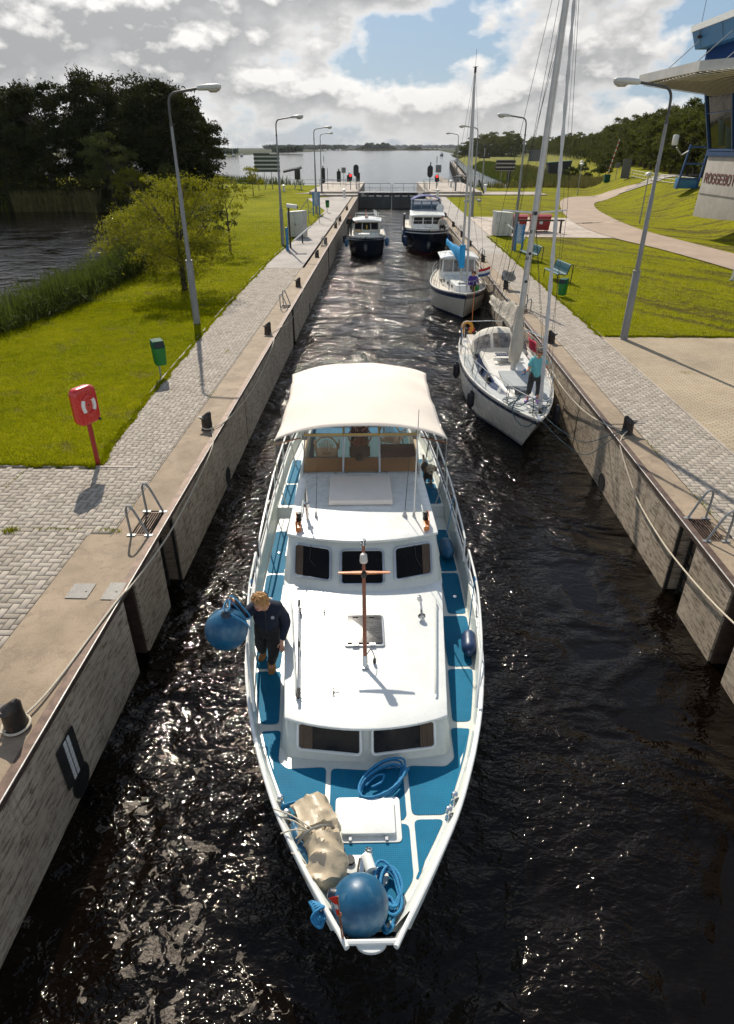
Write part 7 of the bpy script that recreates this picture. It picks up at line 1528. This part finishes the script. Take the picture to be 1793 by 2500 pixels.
# awning with louvre soffit
aw=[(-7.6,6.2,9.52),(-1.0,6.6,8.75),(-1.0,-14,8.75),(-4,-14,9.1),(-7.0,-4.5,9.5)]
ob('awning_edge',MB().hull([(x,y,z) for x,y,z in aw],[(x,y,z+.62) for x,y,z in aw]),mat('awning_grey',(.47,.46,.43),.5,dirt=.15,scale=.4),r,smooth=False)
ob('soffit_plate',MB().hull([(-7.3,5.9,9.47),(-1.1,6.3,8.72),(-1.1,-13.8,8.72),(-6.8,-4.6,9.45)],[(-7.3,5.9,9.51),(-1.1,6.3,8.76),(-1.1,-13.8,8.76),(-6.8,-4.6,9.49)]),mat('soffit_dark',(.07,.06,.045),.8),r,smooth=False)
m_=MB()
for k in range(30):
    y=5.8-k*.64; x0=-7.3+max(0,(-4.5-y))*.32; m_.hull([(x0,y,9.36),(-1.2,y,8.60),(-1.2,y-.30,8.56),(x0,y-.30,9.32)],[(x0,y,9.40),(-1.2,y,8.64),(-1.2,y-.30,8.60),(x0,y-.30,9.36)])
ob('louvre_soffit',m_,mat('louvre_cream',(.80,.74,.62),.5),r,smooth=False)
for y in (5.0,-1,-7): ob('stay_rod',MB().tube([(-3.7,y,12.3),(-6.2,y+.4,9.95)],.035,5),galv,r)
ob('wall_camera',MB().box((-3.75,4.9,12.6),(.35,.2,.2)),black,r); ob('roof_aerial',MB().tube([(-3.8,4.9,12.6),(-3.8,4.9,19)],.02,4),dark,r)
text('lettering','ROGGEBOTSLUIS',.70,mat('dark_red_letter',(.12,.016,.016),.5),r,(-.078,6.30,2.06),(R(90),0,R(-90)),.02,.12,.34,1.4)
# blue ladder frame with camera
r=root('camera_frame',(31.25,78,2.3),'blue tubular frame with white camera beside the control building','steel frame')
for x in(0,2.15): ob('upright',MB().tube([(x,0,0),(x+(.55 if x==0 else .35),0,4.2)],.11,4),bluem,r)
for z_ in(1.0,2.4,3.95): ob('crossbar',MB().box((1.08+.5*z_/4.2,0,z_),(2.15,.16,.16)),bluem,r)
ob('blue_box',MB().box((1.15,.5,.55),(2.2,.9,1.0)),bluel,r,bev=.02); ob('camera_arm',MB().tube([(.5,0,3.6),(-.2,0,3.2),(-.9,0,3.9)],.10,5),galv,r)
cm=ob('camera_body',MB().lathe([(.001,0),(.26,0),(.30,.1),(.30,.85),(.24,.95),(.001,.97)],(-1.15,0,4.1),14),whitep,r); ob('camera_lens',MB().lathe([(.001,0),(.2,0),(.24,.25),(.001,.25)],(-1.15,0,3.83),12),black,cm)
# far side items by the dike
z=lambda x,y: float(hgt(x,y))
r=root('barrier_pole',(36.4,120,z(36.4,120)),'upright red and white striped barrier pole on the dike','barrier pole'); ob('green_base',MB().box((0,0,.6),(.9,.6,1.2)),greend,r,bev=.03); ob('pole',MB().tube([(0,0,1.1),(1.0,0,6.2)],.07,8),whitep,r)
for k in range(7): ob('red_band',MB().tube([Vector((0,0,1.1)).lerp(Vector((1,0,6.2)),(k+.15)/7),Vector((0,0,1.1)).lerp(Vector((1,0,6.2)),(k+.6)/7)],.078,8),redm,r)
for x,y,w_,h_,zz,l in ((37.2,118,.8,.8,2.0,'small square road sign seen from behind near the barrier pole'),(36.0,110,1.3,2.6,1.5,'large dark sign board seen from behind beside the path junction'),(41,98,1.3,1.6,2.2,'grey sign panel in front of the wood'),(43,99,.9,.9,2.7,'triangular warning sign seen from behind in front of the wood'),(44,215,5,3,4.2,'big grey road sign seen from behind on the far grass')):
    r=root('road_sign',(x,y,z(x,y)),l,'road sign'); ob('pole',MB().tube([(0,.05,0),(0,.05,zz)],.05,6),galv,r)
    pn=MB().box((0,0,zz),(w_,.06,h_)) if 'triang' not in l else MB().hull([(-.5,-.03,zz+.4),(.5,-.03,zz+.4),(0,-.03,zz-.5)],[(-.5,.03,zz+.4),(.5,.03,zz+.4),(0,.03,zz-.5)])
    ob('sign_panel',pn,mat('sign_back',(.13,.13,.13),.5),r)
r=root('skip_container',(40.5,172,z(40.5,172)),'dark rusty container standing on the far grass','container'); ob('container_body',MB().hull([(-2.2,-1.5,0),(2.2,-1.5,0),(2.2,1.5,0),(-2.2,1.5,0)],[(-2.8,-1.5,3.0),(2.6,-1.5,3.4),(2.6,1.5,3.4),(-2.8,1.5,3.0)]),mat('dark_container',(.02,.022,.02),.6),r,bev=.05); ob('container_lid',MB().box((-.1,0,3.25),(5.6,3.2,.12),ry=-.07),greend,r)
fence('dike_fence',[(36.8,112),(34.5,97),(33.8,84),(33.6,76)],1.1,2.2,'low grey wire fence along the dike beside the control building',r_=.025,z0=2.2,nr=3)
r=root('cyclist',(35.0,95,z(35,95)),'distant cyclist in dark jacket beyond the fence','cyclist'); 
for y in(-.5,.5): ob('wheel',MB().tube([(y,.33*math.cos(a),.34+.33*math.sin(a)) for a in np.linspace(0,2*PI,17)[:-1]],.02,5,closed=True),black,r)
ob('bicycle_frame',MB().tube([(-.5,0,.34),(0,0,.35),(.2,0,.85),(-.25,0,.8),(0,0,.35)],.03,5),whitep,r); ob('rider',MB().tube([(0.05,0,.4),(-.2,0,.95),(-.05,0,1.25),(.08,0,1.5),(.1,0,1.72)],[.08,.15,.2,.10,.11],8),blackt,r)
# ================================================================ vegetation
def leaves(P,size,seed,aspect=.6,up=0.):
    g=np.random.default_rng(seed); n=len(P); a=g.normal(size=(n,3)); a/=np.linalg.norm(a,axis=1)[:,None]; b=g.normal(size=(n,3)); b[:,2]+=up; b-=a*(a*b).sum(1)[:,None]; b/=np.linalg.norm(b,axis=1)[:,None]; c=np.cross(a,b)
    s=size*g.uniform(.6,1.3,n)[:,None]; V=np.stack([P-b*s,P+c*s*aspect*.5,P+b*s,P-c*s*aspect*.5],1).reshape(-1,3); return V,np.arange(4*n).reshape(-1,4)
def crownpts(seed,H,Rr,z0,nc,nl,cs=.26,shape=1.0,top=.5):
    g=np.random.default_rng(seed); out=[]
    for i in range(nc):
        th=g.uniform(0,2*PI); u=g.uniform(-.75,1); rr=math.sqrt(1-u*u*.9)*g.uniform(.45,1.02); c=np.array([Rr*rr*math.cos(th),Rr*rr*math.sin(th),z0+(H-z0)*(.5+.5*u)*g.uniform(.9,1.0)])
        cr=Rr*cs*g.uniform(.6,1.35); m=int(nl/nc*g.uniform(.6,1.4)); d=g.normal(size=(m,3)); d/=np.linalg.norm(d,axis=1)[:,None]
        d[:,2]=np.abs(d[:,2])*.9-.25*(g.random(m)<.35); p=c+d*cr*np.array([1,1,.75])*g.uniform(.55,1.08,m)[:,None]; out.append(p)
        k=int(m*.12); d=g.normal(size=(k,3)); d=np.clip(d,-1.1,1.1); out.append(c+d*cr*.75)
    return np.concatenate(out)
def trunk(name,H,r0,seed,parent,mtl=None,limbs=7,spread=.5,z0=.3,lean=0):
    q=random.Random(seed); m_=MB(); P=[Vector((lean*t+q.uniform(-.04,.04)*H*.3*t,q.uniform(-.04,.04)*H*.3*t,H*.8*t)) for t in np.linspace(0,1,7)]
    m_.tube(P,[r0*(1.25-1.1*t) for t in np.linspace(0,1,7)],8)
    for k in range(limbs):
        t=q.uniform(z0,.8); b=Vector((lean*t,0,H*.8*t)); a=q.uniform(0,2*PI); L_=H*spread*q.uniform(.5,1); e=b+Vector((math.cos(a)*L_,math.sin(a)*L_,L_*q.uniform(.6,1.1)))
        m_.tube([b,b.lerp(e,.5)+Vector((0,0,-.04*L_)),e],[r0*.5*(1-t*.6),r0*.28,r0*.06],5)
    return ob(name,m_,mtl or bark,parent)
def tree(name,x,y,H,Rr,seed,label,lm,group=None,nc=40,nl=5000,size=.3,z0=1.5,cs=.26,r0=.25,limbs=7,z=None,spread=.4,lean=0,up=0.):
    zz=float(hgt(x,y)) if z is None else z; r=root(name,(x,y,zz),label,'tree',group)
    V,F=leaves(crownpts(seed,H,Rr,z0,nc,nl,cs)+np.array([lean,0,0]),size,seed,up=up); npmesh('crown',V,F,lm,r); trunk('trunk',H,r0,seed,r,limbs=limbs,spread=spread,lean=lean); return r
# grove on the left
T=[(-53,103.5,12.8,5.0),(-57,106,13.5,6.0),(-49,104,13.8,5.6),(-42.5,108,15.0,6.0),(-35.5,109,14.8,6.0),(-32.0,106,13.8,5.2),(-29.3,109,11.0,4.6),(-63,112,14,6),(-46,118,15,6.2),(-38,120,15.2,6),(-71,108,15,6.5),(-33.5,116,13.5,5.5)]
GL='dark leafy trees of the left grove'
LB=['dark tree filling the gap behind the brownish tree in the left grove','broad dark tree in the left grove, fourth from its right end','dark tree with a notched top in the left grove, near the left frame edge','tallest rounded dark tree in the middle of the left grove','big domed dark tree directly behind the left lamp head','dark tree sloping down to the lake in the left grove','lowest dark tree at the right end of the left grove, hanging over the lake','dark tree at the left frame edge','dark tree standing behind the middle of the left grove','dark tree standing behind the domed tree of the left grove','dark tree beyond the left frame edge','dark tree behind the sloping right side of the grove']
for i,(x,y,H,Rr) in enumerate(T): tree('broadleaf_tree',x,y,H,Rr,20+i,LB[i],leaf_dark,GL,nc=85,nl=17000,size=.30,z0=.5,cs=.25,r0=.35,z=0,limbs=8,up=.4)
tree('willow_tree',-38.5,99.5,8.0,3.6,40,'mid height brownish tree in front of the dark left grove',leaf_mid,nc=45,nl=6000,size=.26,z0=1,z=-.5)
tree('willow_tree',-35.0,97.5,4.6,2.6,41,'yellow green bush at the water edge below the left grove',leaf_willow,nc=30,nl=3500,size=.22,z0=.4,z=-.9); tree('willow_tree',-29.5,97,5.0,3.0,42,'dark green bush right of the yellow bush below the grove',leaf_mid,nc=30,nl=3500,size=.22,z0=.4,z=-.9)
# undergrowth belt below the grove
g=np.random.default_rng(5); n=26000; xx=g.uniform(-95,-25,n); yy=100+g.uniform(-1,14,n)+np.where(xx<-56,3,0); V,F=leaves(np.stack([xx,yy,g.uniform(-1.2,3.2,n)*g.random(n)**.5],1),.34,9); tag(npmesh('undergrowth',V,F,leaf_dark),'dark undergrowth below the trees of the left grove','undergrowth',kind='stuff')
# the open willow bush and small trees near the bank
tree('willow_bush',-10.0,33.0,5.0,2.3,50,'airy yellow green tree with ivy clad trunk behind the near left lamp post',leaf_willow,nc=90,nl=13000,size=.075,z0=.5,cs=.28,r0=.11,limbs=18,spread=.5,up=.3)
tree('willow_bush',-13.6,39.5,4.2,3.3,51,'airy yellow green bush leaning over the reeds, left of the ivy tree',leaf_willow,nc=80,nl=12000,size=.08,z0=-.2,cs=.28,r0=.09,limbs=14,spread=.5,z=-.6,up=.8)
tree('young_tree',-10.6,46.5,4.4,1.5,52,'slender young tree with thin crown on the left lawn',leaf_willow,nc=22,nl=1100,size=.12,z0=2.0,cs=.35,r0=.075,limbs=9,spread=.3,up=.5); tree('bush',-13.8,52,2.6,2.2,53,'brownish bush behind the slender young tree',leaf_mid,nc=26,nl=2400,size=.14,z0=.1,r0=.05,z=-.1)
tree('bush',-19.5,104,3.6,2.0,54,'sparse bush beside the railing at the left lock head',leaf_willow,nc=20,nl=700,size=.2,z0=.5,r0=.06,z=0)
m_=MB(); q=random.Random(8)   # ivy on the trunk
for _ in range(420):
    a=q.uniform(0,6.28); h_=q.uniform(0,2.4); rr=.15+.03*q.random(); c=Vector((-10.0+rr*math.cos(a),33.0+rr*math.sin(a),h_)); t=Vector((math.cos(a),math.sin(a),-.6))*.07; s=Vector((-math.sin(a),math.cos(a),0))*.05; m_.add([c-s,c+t,c+s,c-t*.3],[(0,1,2,3)])
tag(ob('ivy',m_,leaf_mid,smooth=False),'ivy climbing the trunk behind the near left lamp post','ivy')
# reeds
def reeds(name,pts,h_,w_,lm,label,seed,z=None,cat='reeds'):
    g=np.random.default_rng(seed); n=len(pts); x,y=pts[:,0],pts[:,1]; z0=hgt(x,y) if z is None else np.full(n,z); z0=np.maximum(z0,WZ-.1)
    hh=h_*g.uniform(.55,1.15,n); a=g.uniform(0,2*PI,n); ln=g.uniform(.05,.45,n)*hh; dx=np.cos(a)*w_; dy=np.sin(a)*w_; lx_=np.cos(a+1.57)*ln; ly_=np.sin(a+1.57)*ln
    A=np.stack([x-dx,y-dy,z0],1); B=np.stack([x+dx,y+dy,z0],1); M1=np.stack([x+dx*.9+lx_*.35,y+dy*.9+ly_*.35,z0+hh*.65],1); M2=np.stack([x-dx*.9+lx_*.35,y-dy*.9+ly_*.35,z0+hh*.65],1); Tq=np.stack([x+lx_,y+ly_,z0+hh],1); Tr=Tq+np.array([.004,0,0])
    V=np.stack([A,B,M1,M2,Tq,Tr],1).reshape(-1,3); i=np.arange(n)[:,None]*6; F=np.concatenate([i+[0,1,2,3],i+[3,2,5,4]],0); return tag(npmesh(name,V,F,lm),label,cat,kind='stuff')
def bandpts(poly,w0,w1,n,seed,xr,yr):
    g=np.random.default_rng(seed); x=g.uniform(*xr,n); y=g.uniform(*yr,n); d=psd(x,y,poly); k=(d>w0)&(d<w1)&(g.random(n)<.5+.5*np.sin(x*1.3+y*.7)*.6+.3); return np.stack([x[k],y[k]],1)
reeds('reed_bed',bandpts(POND,-3.0,1.8,45000,1,(-22,-12),(22,60)),1.6,.018,leaf_reed,'green reeds along the near bank of the pond on the left',2)
reeds('reed_bed',bandpts(POND,-1.8,1.2,24000,3,(-30,-14),(58,92)),1.3,.035,leaf_reed,'green reeds along the pond bank farther back behind the small trees',4)
reeds('reed_bed',bandpts(POND,-2,2.2,22000,5,(-75,-26),(88,110)),2.0,.05,leaf_dark,'reeds at the far side of the pond below the grove',6)
reeds('tan_reed_bed',bandpts(POND,0,2.6,9000,15,(-52,-40),(95,106)),2.6,.05,leaf_tan,'pale tan reeds at the far side of the pond below the brownish tree',7)
reeds('reed_bed',bandpts(LAKE,-9,1.5,42000,8,(14,46),(128,330)),1.15,.06,leaf_reed,'green reeds between the lake and the far right grass',9)
reeds('tan_reed_bed',bandpts(LAKE,-15,-1,42000,18,(18,52),(126,260)),1.05,.05,leaf_tan,'dry brown grasses behind the right lake shore reeds',19)
reeds('reed_bed',bandpts(LAKE,-5,1.5,9000,28,(-40,-16),(138,165)),1.5,.06,leaf_reed,'reeds at the left lake shore behind the railing',29)
def leafband(name,poly,w0,w1,n,seed,xr,yr,h_,size,lm,label):
    p=bandpts(poly,w0,w1,n,seed,xr,yr); g=np.random.default_rng(seed+1); z0=np.maximum(hgt(p[:,0],p[:,1]),WZ); hh=h_*(.55+.45*np.sin(p[:,0]*1.9+p[:,1]*.8)*np.sin(p[:,1]*1.3)); z_=z0+np.abs(hh)*g.random(len(p))**.6
    V,F=leaves(np.stack([p[:,0],p[:,1],z_],1),size,seed+2,.28,1.0); return tag(npmesh(name,V,F,lm),label,'bank plants',kind='stuff')
leafband('bank_plants',POND,-3.4,1.2,60000,41,(-22,-12),(22,60),2.0,.16,leaf_reed,'leafy tall plants mixed with the reeds along the near pond bank')
leafband('bank_plants',POND,-3.0,1.0,22000,44,(-30,-13),(55,92),2.0,.22,leaf_mid,'darker leafy plants farther back along the pond bank')
# lawn tufts
def tufts(n,xr,yr,cond,h_,w_,seed,label):
    g=np.random.default_rng(seed); x=g.uniform(*xr,n); y=g.uniform(*yr,n); k=cond(x,y); p=np.stack([x[k],y[k]],1); o=reeds('grass',p,h_,w_,blade,label,seed+1,cat='grass'); return o
lxn=lambda y: np.interp(y,[12.8,18.3,29.2,44.1,79],[-6.5,-6.85,-7.2,-7.4,-6.7])
fade=lambda y,a,b,s_: np.random.default_rng(s_).random(len(y))<np.clip((b-y)/(b-a),0,1)
bk=lambda x,y: psd(x,y,POND)<-2.2
tufts(120000,(-16,-6.3),(12.85,30),lambda x,y:(x<lxn(y)-.02)&bk(x,y),.04,.009,31,'short mown grass of the left lawn near the red cabinet')
tufts(110000,(-17.5,-6.6),(26,75),lambda x,y:(x<lxn(y))&bk(x,y)&fade(y,30,75,1)&(y>26+3*np.random.default_rng(9).random(len(y))),.05,.017,33,'short mown grass of the left lawn beyond the near lamp post')
tufts(70000,(8.25,24),(24.5,54),lambda x,y:(x>8.25)&(x<20.1)&fade(y,28,54,2),.045,.014,35,'short mown grass of the right lawn beside the brick plaza')
def edgetufts(seed,pts,label):
    g=np.random.default_rng(seed); return reeds('grass',pts,.06,.012,blade,label,seed,cat='grass')
g=np.random.default_rng(77); n=22000; y=12.8+62*g.random(n)**1.6; k=np.sin(y*2.1)+np.sin(y*5.3+1)+np.sin(y*.7); e=np.stack([lxn(y)+.10+.05*k*g.random(n)+g.normal(0,.035,n),y],1); x2=g.uniform(-13.5,-6.4,9000); e2=np.stack([x2,12.76-.05*np.abs(np.sin(x2*3)+np.sin(x2*7.1))*g.random(9000)+g.normal(0,.02,9000)],1)
edgetufts(78,np.concatenate([e,e2]),'ragged grass creeping over the kerb of the left quay')
y=24.5+31*g.random(14000); e=np.stack([8.18-.05*(np.sin(y*2.3)+np.sin(y*5.9)+1)*g.random(14000)+g.normal(0,.03,14000),y],1); x2=g.uniform(8.3,22,14000); e2=np.stack([x2,24.47-.06*np.abs(np.sin(x2*2.2)+np.sin(x2*6.3))*g.random(14000)+g.normal(0,.03,14000)],1)
edgetufts(80,np.concatenate([e,e2]),'ragged grass edge creeping over the paving on the right')
# forest on the right dike: four crowns, copied
protos=[]
for i in range(4):
    r=tree('forest_tree',38.5+i*.1,89,8.4,2.7,60+i,'dark green tree in the long row of the wood on the right dike',leaf_mid,'trees of the wood on the right dike',nc=44,nl=4200,size=.22,z0=.2,cs=.27,r0=.16,z=3.0); protos.append(r)
q=random.Random(12); line=[(38.8,84),(38.6,94),(42.5,115),(48,139),(60,200),(80,295),(120,570),(160,812),(230,1200)]
cnt=0
for row,(off,sc0) in enumerate(((0,.90),(3.2,1.0),(7,1.08))):
    for a,b in zip(line[:-1],line[1:]):
        L_=math.hypot(b[0]-a[0],b[1]-a[1]); stp=3.2*(1+ (a[1]-84)/120); n=max(1,int(L_/stp))
        for k in range(n):
            t=(k+q.uniform(-.2,.2))/n; x=a[0]+(b[0]-a[0])*t+off*(1+a[1]/600)+q.uniform(-.6,.6); y=a[1]+(b[1]-a[1])*t; s=sc0*q.uniform(.85,1.15)*(1+ (a[1]-84)/1100)
            if (row and a[1]>280) or a[1]>820: continue
            p=protos[cnt%4]
            if cnt<4: p.location=(x,y,float(hgt(x,y))); p.scale=(s,)*3
            else: dup(p,loc=(x,y,float(hgt(x,y))),rz=q.uniform(0,6),scale=(s*1.05,s*1.05,s))
            cnt+=1
for k in range(10):   # row behind the building end
    p=protos[k%4]; dup(p,loc=(39+q.uniform(-1,6),70+k*1.6,2.9),rz=q.uniform(0,6),scale=1.1)
# grove on the right lake shore and woods far away
for i,(x,y,s) in enumerate(((62,560,1.5),(70,600,1.6),(78,590,1.9),(86,600,2.0),(93,590,2.05),(99,600,2.0),(104,620,1.9),(56,560,1.1),(82,560,1.7),(95,560,1.8),(88,640,2.1),(74,560,1.5))):
    o=dup(protos[i%4],loc=(x,y,-5.0),rz=i*1.1,scale=(s*1.9,s*1.9,s*1.32),label='tree of the rounded grove standing on the right lake shore'); o['group']='trees of the grove on the right lake shore'
for i,(x,y,s) in enumerate(((132,700,1.5),(138,690,1.3),(148,720,1.5),(124,680,1.0))):
    o=dup(protos[i%4],loc=(x,y,-.2),rz=i*1.3,scale=(s*1.4,s*1.4,s),label='pale distant tree between the lake shore grove and the wood'); o['group']='distant trees right of the lake shore grove'
def farwood(name,x0,x1,y0,y1,h_,n,size,lm,label,seed,dome=True,z=-.5):
    g=np.random.default_rng(seed); x=g.uniform(x0,x1,n); y=g.uniform(y0,y1,n); e=np.clip(1-np.abs((x-(x0+x1)/2)/((x1-x0)/2))**3,.15,1) if dome else np.ones(n)
    hh=h_*e*(.82+.13*np.sin(x*.11+seed)+.10*np.sin(x*.37)+.05*np.sin(x*1.1)); zz=z+hh*np.sqrt(g.random(n)); V,F=leaves(np.stack([x,y,zz],1),size,seed,.9); return tag(npmesh(name,V,F,lm),label,'wood',kind='stuff')
leaf_far=leafmat('leaf_far',(.035,.05,.025),(.055,.07,.035),(.04,.06,.02),.2)
farwood('island_wood',-96,32,2295,2400,19.5,9000,3.4,leaf_far,'dark wooded island in the middle of the lake horizon',71); farwood('island_wood',60,112,2300,2400,11,2200,2.6,leaf_far,'low clump of trees on the lake horizon right of the island',72)
farwood('far_wood',-172,-128,1090,1120,7.5,2200,1.6,leaf_far,'line of low trees on the far left shore behind the slat board',73,False); farwood('far_wood',-232,-168,800,830,7,2500,1.4,leaf_far,'low trees behind the marina on the far left shore',74,False); farwood('far_wood',-900,1600,5300,5600,20,16000,9,leaf_far,'thin tree line along the far horizon of the lake',75,False); farwood('far_wood',-420,-140,2500,2600,14,5000,4,leaf_far,'tree line left of the island on the horizon',76,False)
farwood('island_reeds',-140,160,2275,2290,3,4000,2.2,leaf_tan,'pale reed edge of the island',77,False,WZ)
for i,(x,y,H,Rr) in enumerate(((45,165,3.6,2.0),(49,163,2.6,2.4),(41.5,163,2.2,1.8),(52,160,2.2,2.2))): tree('shrub',x,y,H,Rr,80+i,['tall leafy shrub on the grass behind the path bend','low spreading shrub right of the tall one behind the path bend','small shrub left of the tall one behind the path bend','flat shrub nearest the barrier pole'][i],leaf_reed,nc=18,nl=1500,size=.25,z0=.0,r0=.06)
# distant boats and lake markers
def lakeboat(x,y,s,label,sail=False):
    r=root('distant_boat',(x,y,WZ),label,'boat'); m_=MB(); m_.loft([[(-1.6*w_*s,t*s*7,1.1*s),(1.6*w_*s,t*s*7,1.1*s),(1.3*w_*s,t*s*7,-.2),(-1.3*w_*s,t*s*7,-.2)] for t,w_ in ((0,.1),(.3,.8),(.6,1),(1,.9))]); ob('hull',m_,white if sail else hulld,r)
    if sail: m_=MB(); m_.hull([(0,1.5*s,1.6*s),(.05,1.5*s,1.6*s),(1.8*s,6*s,1.7*s),(1.75*s,6*s,1.7*s)],[(0,1.6*s,11*s),(.05,1.6*s,11*s),(.06,1.7*s,11*s),(0,1.7*s,11*s)]); ob('sail',m_,whitep,r)
    else: m_=MB(); m_.hull([(-1.1*s,2.5*s,1.1*s),(1.1*s,2.5*s,1.1*s),(1.1*s,6*s,1.1*s),(-1.1*s,6*s,1.1*s)],[(-.9*s,3*s,2.6*s),(.9*s,3*s,2.6*s),(.9*s,5.6*s,2.6*s),(-.9*s,5.6*s,2.6*s)]); ob('cabin',m_,whitep,r)
lakeboat(58,770,1.3,'small dark motor boat under way in the middle of the lake'); lakeboat(105,1050,1.4,'tiny motor boat farther out on the lake behind the dark one'); lakeboat(113,1080,1.3,'farthest small motor boat near the right lake shore'); lakeboat(205,1500,1.6,'distant sailing boat with white sail near the right shore',True)
for i in range(9): 
    o=lakeboat(-205+i*7.5,717+(i%3)*3,.9,'small moored boat number in the marina on the far left shore',False); o=[q_ for q_ in C.objects if q_.name.startswith('distant_boat')][-1]; o['label']='small moored boat in the marina on the far left shore'; o['group']='boats moored in the far left marina'
    if i%2: ob('mast',MB().tube([(0,3,1),(0,3,11)],.12,4),whitep,o)
for x,y,h_,l in ((17.5,290,2.4,'green channel marker in the lake, nearest'),(-45,520,2.2,'small dark channel marker on the left of the lake'),(33,480,2.4,'dark channel marker in the middle of the lake'),(24,215,2.0,'thin channel marker beside the timber guide wall')):
    r=root('channel_marker',(x,y,WZ-.3),l,'channel marker','channel markers in the lake'); ob('pile',MB().tube([(0,0,0),(0,0,h_+.3)],.22,8),greend,r); ob('top_mark',MB().lathe([(.3,0),(.001,.6)],(0,0,h_+.3),8),black,r)

# ---------------------------------------------------------------- thin air over the lake
hm_=bpy.data.materials.new('haze_air'); hm_.use_nodes=True; t=NT(hm_.node_tree); t.n.clear()
vo=t.new('ShaderNodeVolumePrincipled',inp={'Color':(.80,.86,.95,1),'Density':.000035,'Anisotropy':.3}); t.new('ShaderNodeOutputMaterial',inp={'Volume':vo.outputs[0]})
tag(ob('haze',MB().box((0,4400,9.5),(7600,9000,33)),hm_,smooth=False),'thin pale haze over the lake and the far shores','haze',kind='stuff')
